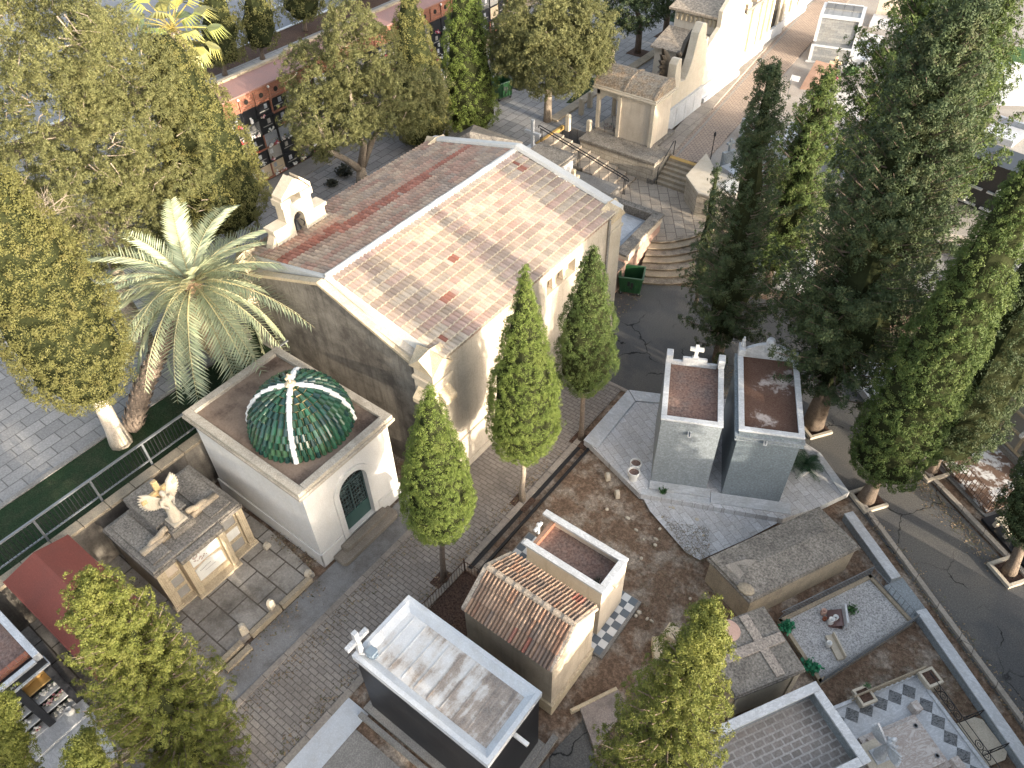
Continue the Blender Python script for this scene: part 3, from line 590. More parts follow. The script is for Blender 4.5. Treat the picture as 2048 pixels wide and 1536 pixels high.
def bouquet(m, c, r, cols, n=16, rnd=random.Random(9)):
    for k in range(n):
        a = rnd.uniform(0, 6.28); q = rnd.uniform(0, r); p = (c[0]+rnd.uniform(-.3, .3)*r, c[1]+q*math.cos(a), c[2]+abs(q*math.sin(a)))
        m.ball(p, rnd.uniform(.3, .5)*r*.55, 5, 3, rnd.choice(cols))
    for k in range(n):
        a = rnd.uniform(0, 6.28); q = rnd.uniform(.4, 1.1)*r; p = Vector((c[0]+rnd.uniform(-.2, .3)*r, c[1]+q*math.cos(a), c[2]+abs(q*math.sin(a))*.9))
        d = Vector((rnd.uniform(-1, 1), rnd.uniform(-1, 1), rnd.uniform(-.3, 1)))*r*.3; e = Vector((rnd.uniform(-1, 1), rnd.uniform(-1, 1), 0))*r*.12
        m.add([p, p+d+e, p+d*1.8, p+d-e], [(0, 1, 2, 3)], rnd.choice([(.02, .07, .025), (.03, .09, .03), (.04, .10, .03)]))
WHITEPINK = [(.70, .66, .62), (.72, .70, .68), (.55, .22, .26), (.62, .40, .42), (.68, .64, .50)]
WHITES = [(.72, .71, .68), (.68, .66, .60), (.74, .73, .71)]
REDS = [(.42, .03, .04), (.5, .08, .10), (.66, .60, .58), (.45, .12, .2)]
# ---------------------------------------------------------------- angel-topped niche tomb
AX0, AX1, AY0, AY1, AH = -20.12, -17.22, 3.27, 6.77, 2.6
t = thing('niche_tomb', 'stone niche tomb with a grey pebbled roof, garlands and carved white plaques', 'tomb', (-18.7, 5, 0))
yb0, yb1 = 4.22, 5.68
m = MB().box(AX0+.1, AX1-.22, AY0+.1, AY1-.1, 0, 2.3); m.build('wall', SANDSTONE_DARK, t)
m = MB().box(AX0, AX1, AY0, AY1, 2.302, 2.46).box(AX0+.04, AX1-.04, AY0+.04, AY1-.04, 2.461, 2.56).box(AX1, AX1+.3, yb0-.12, yb1+.12, 2.3, 2.5)
m.build('roof_slab', LICHEN, t, bevel=.02)
m = MB().box(AX0+.2, AX1-.25, AY0+.22, yb0-.05, 2.562, 2.64).box(AX0+.2, AX1-.25, yb1+.05, AY1-.22, 2.562, 2.64)
m.box(AX0-.1, -18.3, yb0+.1, yb1-.2, 2.562, 2.98); m.build('roof_block', LICHEN, t, bevel=.02)
m = MB().box(-18.35, -17.75, 4.5, 5.35, 2.562, 2.86).box(-18.3, -17.8, 4.57, 5.28, 2.861, 2.95); ped = m.build('pedestal', LICHEN, t, bevel=.02)
m = MB(); GARL = stone('garland_stone', (.36, .295, .215), .5, (.13, .11, .09), .5, 2.2, grain=.3)
for sg, ye in ((-1, 3.5), (1, 6.45)):
    yc = 4.92; n = 12; pts = []
    for i in range(n+1):
        f = i/n; pts.append((-18.05-.12*math.sin(f*3.14), yc+sg*.38+(ye-yc-sg*.38)*f, 2.93-.30*math.sin(min(1, f*1.15)*1.57)+.04*math.sin(f*14)))
    m.tube(pts, [.115-.05*abs(i/n-.25) for i in range(n+1)], 7)
    m.box(-18.2, -17.95, min(yc+sg*.36, ye), max(yc+sg*.36, ye), 2.562, 2.72); m.build('garland', GARL, t, smooth=True); m = MB()
m = MB()
for (y0, y1) in ((AY0+.05, AY0+.3), (yb0-.1, yb0+.13), (yb1-.13, yb1+.1), (AY1-.3, AY1-.05)):
    c = yb0-.2 < y0 < yb1+.2; x = AX1+(.22 if c else -.04)
    m.box(AX1-.2, x, y0, y1, .32, 2.3); m.box(AX1-.2, x+.05, y0-.04, y1+.04, .12, .32)
    for k in range(3): yy = y0+.05+k*.07; m.box(x, x+.015, yy-.015, yy+.015, .4, 2.25)
    m.build('pilaster', SANDSTONE, t, bevel=.008); m = MB()
m = MB().box(AX1-.2, AX1+.32, yb0-.15, yb1+.15, 0, .3).box(AX1-.2, AX1+.06, AY0, AY1, 0, .27).box(AX1-.2, AX1+.02, yb0, yb1, .3, .55); m.build('base_course', SANDSTONE, t, bevel=.015)
NICHE = stone('niche_slab', (.30, .29, .27), .7, (.2, .18, .15), .3, 1.2, grain=.1); PLAQ = stone('white_plaque', (.66, .65, .61), .8, (.5, .45, .38), .25, 1.5, grain=.08)
def niche(parent, x, y0, y1, z0, z1, mt, fr=SANDSTONE, rim=.06):
    m = MB().box(x-.02, x+.04, y0, y1, z0, z0+rim).box(x-.02, x+.04, y0, y1, z1-rim, z1).box(x-.02, x+.04, y0, y0+rim, z0+rim, z1-rim).box(x-.02, x+.04, y1-rim, y1, z0+rim, z1-rim)
    f = m.build('niche', fr, parent); MB().box(x-.03, x+.005, y0+rim, y1-rim, z0+rim, z1-rim).build('plaque', mt, f); return f
for k, (z0, z1) in enumerate(((.3, .92), (.95, 1.57), (1.6, 2.26))):
    niche(t, AX1-.2, AY0+.32, yb0-.12, z0, z1, CREAM if k == 2 else NICHE); niche(t, AX1-.2, yb1+.12, AY1-.32, z0, z1, PLAQ if k == 1 else NICHE)
m = MB().box(AX1-.2, AX1+.0, yb0+.13, yb1-.13, .55, 2.3); m.build('centre_panel', SANDSTONE, t)
pq = MB().box(AX1+.002, AX1+.05, yb0+.2, yb1-.2, 1.52, 2.2); pq = tag(pq.build('plaque', PLAQ, t), 'white plaque carved with a small relief of flowers')
m = MB(); rr = random.Random(4)
for k in range(26):
    y = yb0+.3+.28*rr.random()+(.5*rr.random() if k % 3 == 0 else 0); z = 1.6+.12*rr.random()+.3*rr.random()*(1 if y < yb0+.6 else .3); m.ball((AX1+.05, y, z), .03, 5, 3)
m.build('relief', stone('relief_stone', (.45, .36, .31)), pq)
a_ = [(yb0+.2, .68), (yb1-.2, .68), (yb1-.2, 1.3)]+[(yb1-.2-(yb1-yb0-.4)*i/8, 1.3+.1*math.sin(math.pi*i/8)) for i in range(1, 8)]+[(yb0+.2, 1.3)]
p2 = tag(MB().ext(a_, 'x', AX1+.002, AX1+.04).build('plaque', PLAQ, t), 'white plaque with a bowed top and faint grey lettering')
m = MB()
for k in range(9): m.box(AX1+.041, AX1+.045, yb0+.34+.05*k, yb0+.37+.05*k, 1.13+.004*k, 1.18+.004*k)
for k in range(14): m.box(AX1+.041, AX1+.045, yb0+.5+.03*k, yb0+.518+.03*k, .98, 1.01)
m.build('lettering', NICHE, p2)
ang = angel_statue('pale stone angel with open wings against a short cross on the grey niche tomb', (-18.05, 4.93, 3.05), 0, 1.45, PALESTONE)
m = MB().at((-.26, 0, -.02)); m.box(-.07, .05, -.09, .09, 0, 1.75); m.box(-.069, .049, -.62, -.091, 1.16, 1.34).box(-.069, .049, .091, .62, 1.16, 1.34); m.build('cross', stone('ochre_stone', (.50, .36, .18), .6, (.3, .2, .1), .3), ang, local=True, bevel=.01)
m = MB().prism([(-17.2, -8), (-14.62, -8), (-14.6, 2), (-14.62, 7.1), (-17.2, 7.35), (-20.8, 7.3), (-20.8, -8)], -.02, .2); struct(m.build('raised_plot', bricks('cracked_plot_slabs', (.27, .245, .215), (.36, .33, .29), (.09, .075, .06), 1.05, .85, .03, 0, dirt=(.10, .085, .068), amt=.95, bump=.5, dscale=.8)))
m = MB()
for (y0, y1) in ((-6, -1), (.2, 2.15), (2.2, 3.9), (4.25, 5.5), (5.55, 6.9)): m.box(-14.66, -14.48, y0, y1, 0, .27)
for (y0, y1) in ((1.2, 2.6), (3.0, 4.0)): m.box(-14.4, -14.2, y0, y1, 0, .14)
struct(m.build('plot_kerb', SANDSTONE_DARK))
def marker(label, u, v, h, rz, z0=.2):
    p = P(u, v, z0); t = thing('stone_marker', label, 'marker', p, rz)
    m = MB().taper(-.09, .09, -.13, .13, 0, h*.75, .01); m.ext([(-.12, h*.75), (-.08, h*.95), (0, h), (.08, h*.95), (.12, h*.75)], 'x', -.075, .075)
    m.build('stone', PALESTONE, t, local=True, bevel=.02)
marker('short worn stone marker at the plot edge nearest the brick path', 545, 1216, .5, .2)
marker('short worn stone marker with an orange lichen top on the cracked plot', 490, 1266, .55, -.3)
marker('small pale stump beside the white chapel flank', 617, 1150, .25, .3); marker('small pale stump between the niche tomb and the chapel', 535, 1095, .25, .1)
# ---------------------------------------------------------------- red gabled shed
t = thing('gabled_vault', 'long low vault with a plain dull red gabled roof', 'vault', (-18.1, 1.4, 0))
MB().box(-20.6, -15.55, .42, 2.34, 0, 2.62).build('wall', stone('red_wall', (.15, .07, .055), .5, (.07, .05, .045), .5), t)
m = MB()
m.add([(-20.75, .3, 2.62), (-15.4, .3, 2.62), (-15.4, 2.46, 2.62), (-20.75, 2.46, 2.62), (-20.35, 1.4, 3.3), (-15.4, 1.4, 3.3), (-15.4, 1.28, 3.27), (-20.35, 1.28, 3.27)],
      [(0, 1, 6, 7), (7, 6, 5, 4), (3, 4, 5, 2), (0, 7, 4, 3), (1, 2, 5, 6), (3, 2, 1, 0)])
m.box(-20.77, -15.38, .27, 2.49, 2.55, 2.618)
m.build('roof', REDPAINT, t)
# ---------------------------------------------------------------- black niche tomb, lower left corner
t = thing('black_niche_tomb', 'black granite niche tomb with flower-filled niches and a brick-floored flat roof', 'tomb', (-18.5, -2, 0))
BX, BY1 = -17.02, -.27
MB().box(-19.6, BX-.45, -8, BY1-.02, .3, 3.0).build('wall', BMARBLE, t)
m = MB().box(-19.7, BX, BY1-.2, BY1, 3.0, 3.36).box(-19.7, -19.45, -8, BY1-.203, 3.0, 3.36).box(BX-.1, BX+.06, -8, BY1-.203, 3.1, 3.2); m.build('coping', WMARBLE, t, bevel=.01)
MB().box(-19.44, BX-.46, -8, BY1-.21, 3.002, 3.06).build('roof', REDDIRT, t)
MB().box(BX-.45, BX-.3, -8, BY1-.21, 3.0, 3.25).build('brick_edge', REDBRICK, t)
fz = MB().box(BX-.29, BX+.02, -8, BY1-.01, 2.78, 3.08).build('frieze', BMARBLE, t)
MB().box(BX-.29, BX+.07, -8, BY1+.02, 2.70, 2.775).build('ledge', WMARBLE, fz)
def text_mesh(s, size, name, mat, parent, M):
    cu = bpy.data.curves.new('tmp', 'FONT'); cu.body = s; cu.size = size; cu.extrude = .004; cu.space_character = 1.25
    o = bpy.data.objects.new('tmp', cu); COL.objects.link(o); dg = bpy.context.evaluated_depsgraph_get(); me = bpy.data.meshes.new_from_object(o.evaluated_get(dg))
    bpy.data.objects.remove(o); me.transform(M); me.materials.clear(); me.materials.append(mat); q = bpy.data.objects.new(name, me); COL.objects.link(q)
    r = parent
    while r.parent: r = r.parent
    me.transform(Matrix.Translation(-r.location)); q.parent = parent; return q
Rt = Matrix(((0, 0, 1, 0), (1, 0, 0, 0), (0, 1, 0, 0), (0, 0, 0, 1)))
text_mesh('L · AD · AN', .15, 'lettering', WMARBLE, fz, Matrix.Translation((BX+.022, -2.05, 2.86)) @ Rt)
m = MB()
for y in (BY1-.12, -1.28, -2.5, -3.7): m.box(BX-.3, BX+.04, y-.11, y+.11, .3, 2.7); m.box(BX+.04, BX+.055, y-.09, y+.09, .35, 2.68)
m.build('pillar', BMARBLE, t, bevel=.012)
rows = ((.36, .9), (.95, 1.48), (1.53, 2.06), (2.11, 2.68)); bb = [BY1-.23, -1.17, -1.39, -2.39, -2.61, -3.59]
for b in range(3):
    y1, y0 = bb[2*b], bb[2*b+1]
    for k, (z0, z1) in enumerate(rows):
        gold = (b == 0 and k == 3)
        f = MB().box(BX-.3, BX+.0, y0, y1, z0-.06, z0-.005).build('niche', WMARBLE if not gold else GOLD, t)
        MB().box(BX-.44, BX-.3, y0, y1, z0, z1).build('plaque', GOLD if gold else BMARBLE, f)
        if not gold and b < 2:
            m = MB(); cols = WHITEPINK if (b+k) % 2 else WHITES
            for j in range(3 if k == 1 and b == 0 else 2): bouquet(m, (BX-.15, y0+.22+.22*j if k == 1 and b == 0 else y0+.28+.4*j, z0+.02), .2, cols, 14, random.Random(b*9+k*3+j))
            nm = ['first', 'second', 'third', 'fourth'][k]
            tag(m.build('flower_bunch', FLAT, loc=(BX-.15, (y0+y1)/2, z0)), ('full pink and white flowers' if (k == 1 and b == 0) else 'white and pink flowers' if (b+k) % 2 else 'white flowers')+' in the %s niche up, %s bay of the black tomb' % (nm, 'right' if b == 0 else 'second'), 'flowers')
p = Vector((-16.85, -.75, .34)); m = MB().lathe([(.09, 0), (.13, .05), (.14, .16), (.09, .24), (.11, .27), (.08, .26), (.06, .12)], p, 12); tag(m.build('flower_vase', WCERAM, smooth=True, loc=p), 'round white vase on the marble step of the black niche tomb', 'vase')
m = MB().box(-17.32, -16.45, -8, -.3, .0, .33).box(-16.449, -16.40, -8, -.3, 0, .24); tag(m.build('marble_step', WMARBLE, bevel=.01), 'white marble step running along the black niche tomb', 'step')
tag(MB().prism([(-16.38, -8), (-13.9, -8), (-14.7, -.6), (-16.38, -.35)], 0, .25).build('marble_platform', WMARBLE), 'pale marble platform before the black niche tomb', 'platform')
c = Vector((-18.0, -1.55, 3.1)); m = MB().taper(-18.15, -17.85, -1.72, -1.38, 3.062, 3.2, .03); m.lathe([(.1, 0), (.13, .1), (.07, .25), (.09, .32)], (-18, -1.55, 3.2), 8); tag(m.build('roof_urn', WMARBLE, loc=c), 'white marble urn on the brick roof of the black tomb', 'urn')
# ---------------------------------------------------------------- black granite tomb with the flaking white roof
t = thing('black_tomb', 'black granite clad tomb with a flaking white flat roof', 'tomb', (-7.3, 6.1, 0))
x0, x1, y0, y1, h = -9.74, -4.92, 4.92, 7.24, 3.6
GBY = bricks('black_granite_end', (.011, .012, .015), (.015, .016, .019), (.05, .05, .055), 1.25, .55, .008, 0, 'yz', (.03, .03, .033), .25, .4, .03)
m = MB().box(x0+.06, x1-.06, y0+.06, y1-.06, .16, 3.42); m.build('wall', GRANITE_BLACK, t)
m = MB()
for q in ((x0, x1, y0, y0+.13), (x0, x1, y1-.13, y1), (x0, x0+.13, y0+.131, y1-.131), (x1-.13, x1, y0+.131, y1-.131)): m.box(*q, 3.36, h)
for a, b, c, d in (((x0+.13, y0+.13), (x1-.13, y0+.13), (x1-.34, y0+.34), (x0+.34, y0+.34)), ((x1-.13, y0+.13), (x1-.13, y1-.13), (x1-.34, y1-.34), (x1-.34, y0+.34)), ((x1-.13, y1-.13), (x0+.13, y1-.13), (x0+.34, y1-.34), (x1-.34, y1-.34)), ((x0+.13, y1-.13), (x0+.13, y0+.13), (x0+.34, y0+.34), (x0+.34, y1-.34))):
    m.quad((*a, h-.01), (*b, h-.01), (*c, 3.44), (*d, 3.44))
m.build('coping', WPAINT, t)
k = NT('flaking_roof_boards')
bands = k.noise(1, 5, .6, k.mapv((2.6, .32, 1)))
blot = k.noise(.9, 8, .66)
f = k.math('ADD', k.math('MULTIPLY', bands, .5), k.math('MULTIPLY', blot, .6))
gx = k.n.new('ShaderNodeSeparateXYZ'); k.ln(k.co, gx.inputs[0]); f = k.math('ADD', f, k.math('MULTIPLY', gx.outputs[0], .045))
cc = k.ramp(f, [(.47, (.60, .60, .595)), (.545, (.50, .47, .435)), (.60, (.29, .235, .19)), (.73, (.085, .07, .062))])
cc = k.mix(.16, cc, k.ramp(k.noise(26, 4, .7), [(.35, (.16, .13, .11)), (.6, (.68, .67, .66))])); k.bump(k.noise(24, 4), .3); k.out(cc, .8, .2)
m = MB().box(x0+.3, x1-.3, y0+.3, y1-.3, 3.40, 3.435)
for i in range(9): xx = x0+.55+i*.46; m.box(xx, xx+.03, y0+.4, y1-.4, 3.436, 3.45)
m.build('roof', k.m, t)
m = MB().cross((x0+.12, 5.15, h), 1.08, .78, .15, R_(90), .62); m.build('cross', WMARBLE, t, bevel=.01)
m = MB().lathe([(.13, 0), (.13, .16), (.17, .17), (.17, .24), (.1, .3)], (x0+.42, 5.3, 3.44), 10).box(x0+.3, x0+.56, 5.18, 5.42, 3.72, 3.78).box(x0+.36, x0+.62, 5.24, 5.36, 3.6, 3.70); m.build('vent_cap', ZINC, t)
MB().box(x1-.06, x1+.42, 5.98, 6.09, 3.16, 3.25).build('spout', WCERAM, t)
m = MB().box(x0-.14, x1+.14, y0-.16, y1+.02, 0, .158); m.build('plinth', CONCRETE, t, bevel=.02)
m = MB().box(x0-.1, x1+.35, y0-.42, y0-.26, 0, .16).box(x1+.15, x1+.34, y0-.42, y1+.4, 0, .15); tag(m.build('kerb', CONCRETE), 'dark worn kerb running beside the black granite tomb', 'kerb')
# ---------------------------------------------------------------- small tile-roofed tomb
t = thing('tiled_tomb', 'small rendered tomb under a gabled roof of brown clay barrel tiles', 'tomb', (-6.8, 9.2, 0))
x0, x1, y0, y1, ze, zr = -8.42, -5.2, 8.14, 10.32, 3.12, 3.92; yc = 9.2
m = MB().ext([(y0, 0), (y0, ze), (yc, zr-.06), (y1, ze), (y1, 0)], 'x', x0, x1); m.build('wall', stone('warm_render', (.50, .42, .32), .6, (.19, .15, .11), .45, .7, streak=.4, grain=.12), t)
m = MB().box(x0-.05, x1+.06, y0-.05, y1+.05, 0, .62).box(x0-.07, x1+.09, y0-.07, y1+.07, .621, .7); m.build('base_course', SANDSTONE, t, bevel=.02)
pal2 = [(.26, .175, .125), (.30, .20, .14), (.22, .155, .12), (.33, .23, .165), (.20, .15, .12), (.31, .18, .12)]
nc, nr = 3, 25
m = MB(); tiled_slope(m, (x0+.1, y0-.1, ze-.05), (x1-.02, y0-.1, ze-.05), (x0+.1, yc, zr), (x1-.02, yc, zr), 3, nr, .075, .045, patchwork(3, nr, lambda j, i, r: j == 0 and 11 < i < 18 and r.random() < .6, random.Random(8), (1, 2), pal2), (.12, .09, .07), 6)
tag(m.build('roof', TILEVC, t), 'shaded tile slope facing the black tomb')
m = MB(); tiled_slope(m, (x0+.1, y1+.1, ze-.05), (x1-.02, y1+.1, ze-.05), (x0+.1, yc, zr), (x1-.02, yc, zr), 3, nr, .075, .045, patchwork(3, nr, lambda j, i, r: j == 0 and 18 < i < 22, random.Random(9), (1, 2), pal2), (.12, .09, .07), 6)
m.build('roof', TILEVC, t)
m = MB()
for i in range(9): xx = x0+.12+i*.34; m.tube([(xx, yc, zr+.03), (xx+.36, yc, zr+.015)], [.105, .085], 8)
m.build('ridge_tile', stone('ridge_mortar', (.34, .28, .22), .4, (.15, .12, .1), .5, 2., grain=.4), t)
m = MB(); VERGE = stone('verge_mortar', (.46, .38, .30), .35, (.14, .11, .09), .6, 3., grain=.4)
for xx in (x0-.02, x1-.12):
    for sg, ye in ((-1, y0-.12), (1, y1+.12)):
        a = Vector((0, yc, zr+.09)); b = Vector((0, ye, ze+.02))
        m.add([(xx, a.y, a.z-.14), (xx+.17, a.y, a.z-.14), (xx+.17, b.y, b.z-.14), (xx, b.y, b.z-.14), (xx, a.y, a.z), (xx+.17, a.y, a.z), (xx+.17, b.y, b.z), (xx, b.y, b.z)], [(3, 2, 1, 0), (4, 5, 6, 7), (0, 1, 5, 4), (1, 2, 6, 5), (2, 3, 7, 6), (3, 0, 4, 7)])
    m.build('verge', VERGE, t, bevel=.03); m = MB()
# ---------------------------------------------------------------- low tomb with the pale rim, checkered base
t = thing('rimmed_tomb', 'low rendered tomb with a pale marble rim round a sunken gritty roof', 'tomb', (-6.8, 11.8, 0))
x0, x1, y0, y1 = -8.26, -5.42, 11.06, 12.54
m = MB().box(x0, x1, y0, y1, .2, 2.4).box(x0, x1, y0, y0+.1, 2.4, 2.78).box(x0, x1, y1-.1, y1, 2.4, 2.78).box(x1-.1, x1, y0+.1, y1-.1, 2.4, 2.78); m.build('wall', CREAM, t)
e = .03
m = MB().box(x0-.15, x1+e, y0-e, y0+.2, 2.781, 2.88).box(x0-.3, x1+e, y1-.2, y1+e, 2.781, 2.88).box(x1-.2, x1+e, y0+.203, y1-.203, 2.781, 2.88); m.build('coping', WMARBLE, t, bevel=.012)
MB().box(x0+.0, x0+.14, y0+.1, y1-.1, 2.4, 2.62).build('brick_edge', REDBRICK, t); MB().box(x0+.14, x1-.1, y0+.1, y1-.1, 2.401, 2.42).build('roof', REDDIRT, t)
m = MB().cross((x0-.05, 11.75, 2.66), .55, .42, .1, R_(90)); m.build('cross', WMARBLE, t, bevel=.02)
m = MB().box(x1, x1+.14, 11.7, 11.82, 2.36, 2.44); m.build('spout', CREAM, t)
m = MB().box(x0-1.35, x1+.55, 10.5, 13.0, 0, .12); m.build('plinth', CONCRETE, t)
m = MB(); s = .27
for i in range(19):
    for j in range(9):
        xx, yy = x0-1.3+i*s, 10.54+j*s
        if xx > x1+.4: continue
        inside = x0-.05 < xx+s/2 < x1 and y0-.05 < yy+s/2 < y1
        if not inside: m.box(xx+.003, xx+s-.003, yy+.003, yy+s-.003, .121, .135, (.66, .65, .63) if (i+j) % 2 else (.13, .15, .17))
m.build('checkered_paving', FLAT, t)
m = MB(); bx = random.Random(2)
for k in range(60):
    a = bx.uniform(0, 6.28); r = bx.uniform(.02, .2); p = Vector((x1-.35+r*math.cos(a), y0+.38+r*math.sin(a), 2.42)); d = Vector((math.cos(a)*.12, math.sin(a)*.12, bx.uniform(.1, .22))); w = Vector((-math.sin(a), math.cos(a), 0))*.012
    m.add([p-w, p+w, p+d], [(0, 1, 2)], (.03, .045, .025))
tag(m.build('roof_weed', FLAT, loc=(x1-.35, y0+.38, 2.42)), 'dark weed growing in the corner of the sunken gritty roof', 'plant')
# iron fence at the corner of the small forecourt
t = thing('corner_fence', 'low rusty iron fence turning a corner at the tile-roofed tomb forecourt', 'fence', (-10.4, 9.5, 0))
m = MB(); pts = [(-10.56, 7.35), (-10.44, 10.35), (-8.9, 10.5)]
for a, b in zip(pts, pts[1:]):
    a, b = Vector((*a, 0)), Vector((*b, 0)); n = int((b-a).length/.13)
    for i in range(n+1): p = a.lerp(b, i/n); m.tube([p, p+Vector((0, 0, .78))], .011, 4)
    for z in (.12, .72): m.tube([a+Vector((0, 0, z)), b+Vector((0, 0, z))], .016, 4)
m.build('bars', RUST, t)
m = MB()
for p in pts: m.tube([(*p, 0), (*p, .88)], .028, 6)
m.build('post', RUST, t)
# ---------------------------------------------------------------- twin grey granite tombs on the marble platform
RZ = R_(26.0)
sheet('lower_apron', [P(*q, .05) for q in ((1283, 990), (1566, 1040), (1500, 1075), (1400, 1120), (1372, 1105), (1300, 1022))], .05, WMARBLE_TILE)
m = MB(); pl = [P(*q, .3) for q in ((1257, 781), (1321, 790), (1480, 800), (1640, 905), (1699, 985), (1640, 1013), (1566, 1038), (1280, 988), (1184, 893), (1168, 880))]
m.prism([p[:2] for p in pl], 0, .3); t = tag(m.build('marble_platform', WMARBLE_TILE), 'irregular white marble platform carrying the twin grey granite tombs', 'platform')
m = MB(); a, b, c, d = [P(*q, .34) for q in ((1256, 780), (1270, 803), (1194, 897), (1167, 880))]; m.prism([p[:2] for p in (a, b, c, d)], .301, .36); m.build('border', WMARBLE, t, bevel=.01); m = MB()
a, b, c, d = [P(*q, .34) for q in ((1258, 780), (1322, 788), (1322, 806), (1271, 802))]; m.prism([p[:2] for p in (a, b, c, d)], .301, .36); m.build('border', WMARBLE, t, bevel=.01); m = MB()
a, b, c, d = [P(*q, .34) for q in ((1640, 905), (1699, 985), (1686, 991), (1630, 912))]; m.prism([p[:2] for p in (a, b, c, d)], .301, .36)
m.build('border', WMARBLE, t, bevel=.01)
t = thing('granite_tomb', 'narrow grey granite tomb with a cross on its broken rear parapet and reddish roof', 'tomb', (-7.16, 17.45, .3), RZ)
w, dp, h = 2.14, 3.2, 3.62
m = MB().box(.03, w-.03, .03, dp, 0, h-.32).box(.03, w-.03, .03, .15, h-.32, h-.08).box(.03, .15, .15, dp, h-.32, h-.08).box(w-.15, w-.03, .15, dp, h-.32, h-.08); m.build('wall', SLATE, t, local=True, bevel=.008)
m = MB().box(0, w, 0, .2, h-.079, h).box(0, .2, .203, dp, h-.079, h).box(w-.2, w, .203, dp, h-.079, h); m.build('coping', WMARBLE, t, local=True, bevel=.01)
MB().box(.15, w-.15, .15, dp-.02, h-.319, h-.30).build('roof', REDDIRT, t, local=True)
m = MB().box(0, .24, dp-.32, dp+.06, h+.002, h+.38).box(w-.24, w, dp-.32, dp+.06, h+.002, h+.38).box(.24, w-.24, dp-.06, dp+.05, h-.3, h-.1).box(.62, w-.62, dp-.08, dp+.04, h-.1, h+.12).box(.95, w-.95, dp-.08, dp+.04, h+.12, h+.2); m.build('pediment', WMARBLE, t, local=True, bevel=.015)
m = MB().at((w/2, dp-.02, h+.2)); m.cross((0, 0, 0), .55, .5, .13); m.build('cross', PLAQ, t, local=True, bevel=.01)
m = MB().box(w*.5-.06, w*.5+.05, -.12, .03, h-.66, h-.64).box(w*.5-.06, w*.5-.04, -.12, .03, h-.64, h-.52).box(w*.5+.03, w*.5+.05, -.12, .03, h-.64, h-.52); m.build('spout', WMARBLE, t, local=True)
m = MB().box(-.28, w+.15, -.62, -.35, 0, .012).box(.0, w+.12, -.34, .025, 0, .1); m.build('plinth', WMARBLE, t, local=True, bevel=.01)
t = thing('granite_tomb', 'taller grey granite tomb with a curved white rear gable and stepped cornice', 'tomb', (-4.74, 18.5, .3), RZ)
w, dp, h = 2.2, 4.15, 3.7
m = MB().box(.05, w-.05, .05, dp, 0, h-.5).box(.05, w-.05, .05, .15, h-.3, h-.08).box(.05, .15, .15, dp, h-.3, h-.08).box(w-.15, w-.05, .15, dp, h-.3, h-.08); m.build('wall', SLATE_DARK, t, local=True, bevel=.008)
m = MB().box(-.06, w+.06, -.06, dp+.02, h-.499, h-.44).box(-.02, w+.02, -.02, dp+.01, h-.439, h-.30).box(-.07, w+.07, -.07, dp+.03, h-.299, h-.27); m.build('cornice', SLATE, t, local=True, bevel=.01)
m = MB().box(0, w, 0, .2, h-.079, h).box(0, .2, .203, dp, h-.079, h).box(w-.2, w, .203, dp, h-.079, h); m.build('coping', WMARBLE, t, local=True, bevel=.01)
kk = NT('rusty_silt'); q = kk.ramp(kk.noise(.9, 8, .68), [(.40, (.085, .042, .028)), (.54, (.10, .055, .04)), (.62, (.45, .40, .37))]); q = kk.mix(.25, q, kk.ramp(kk.noise(30, 3), [(.3, (.04, .03, .025)), (.7, (.3, .22, .18))])); kk.out(q, .95, .1)
MB().box(.15, w-.15, .15, dp-.05, h-.269, h-.25).build('roof', kk.m, t, local=True)
arc = [(.18, h-.26), (w-.12, h-.26), (w-.12, h+.06)]+[(w-.12-(w-.3)*i/12, h+.06+.42*math.sin(math.pi*i/12)**.9) for i in range(1, 12)]+[(.18, h+.06)]
m = MB().ext(arc, 'y', dp-.12, dp+.02); m.box(0, .24, dp-.4, dp+.06, h+.002, h+.3); m.box(w-.24, w, dp-.3, dp+.06, h+.002, h+.12); m.build('pediment', WMARBLE, t, local=True, bevel=.01)
m = MB().lathe([(.17, 0), (.17, .5), (.12, .58), (.02, .6)], (w/2, dp-.05, h+.12), 14); m.build('finial', WMARBLE, t, local=True, smooth=False)
m = MB().box(.9, 1.02, -.16, -.06, h-.46, h-.44).box(.9, .92, -.16, -.06, h-.44, h-.33).box(1.0, 1.02, -.16, -.06, h-.44, h-.33); m.build('spout', WMARBLE, t, local=True)
m = MB().box(-.35, w+.35, -.45, .045, 0, .06); m.build('plinth', WMARBLE, t, local=True, bevel=.01)
p = Vector((-4.74, 18.5, 0))+Vector((math.cos(RZ)*.12-math.sin(RZ)*4.0, math.sin(RZ)*.12+math.cos(RZ)*4.0, 4.30))
m = MB().lathe([(.09, 0), (.10, .1), (.06, .22), (.075, .3), (.05, .36)], p, 8).ball((p.x, p.y, p.z+.42), .05, 7, 5); tag(remesh(m.build('small_statue', WMARBLE, loc=p), .015), 'tiny white figure standing on the rear post of the taller granite tomb', 'statue')
def pot(label, u, v, z0, r, h, fill=DIRT):
    p = P(u, v, z0); t = thing('plant_pot', label, 'pot', p)
    m = MB().lathe([(r*.66, 0), (r*.72, h*.3), (r*.86, h*.62), (r, h*.64), (r, h), (r*.88, h), (r*.86, h*.8), (r*.8, h*.45)], (0, 0, 0), 20); m.build('pot', WCERAM, t, local=True)
    MB().lathe([(r*.85, h*.78), (r*.05, h*.8)], (0, 0, 0), 14).build('soil', fill, t, local=True)
pot('tall white pot in front, empty, beside the granite tombs', 1266, 958, .3, .23, .5, REDDIRT); pot('white pot standing behind another by the granite tombs', 1270, 938, .3, .22, .42, REDDIRT)
for (u, v, lb) in ((1215, 958, 'squat pale stone stub in the red earth beside the marble platform'), (1234, 993, 'squat pale stone stub nearest the granite tombs corner')): marker(lb, u, v, .34, .8, 0)
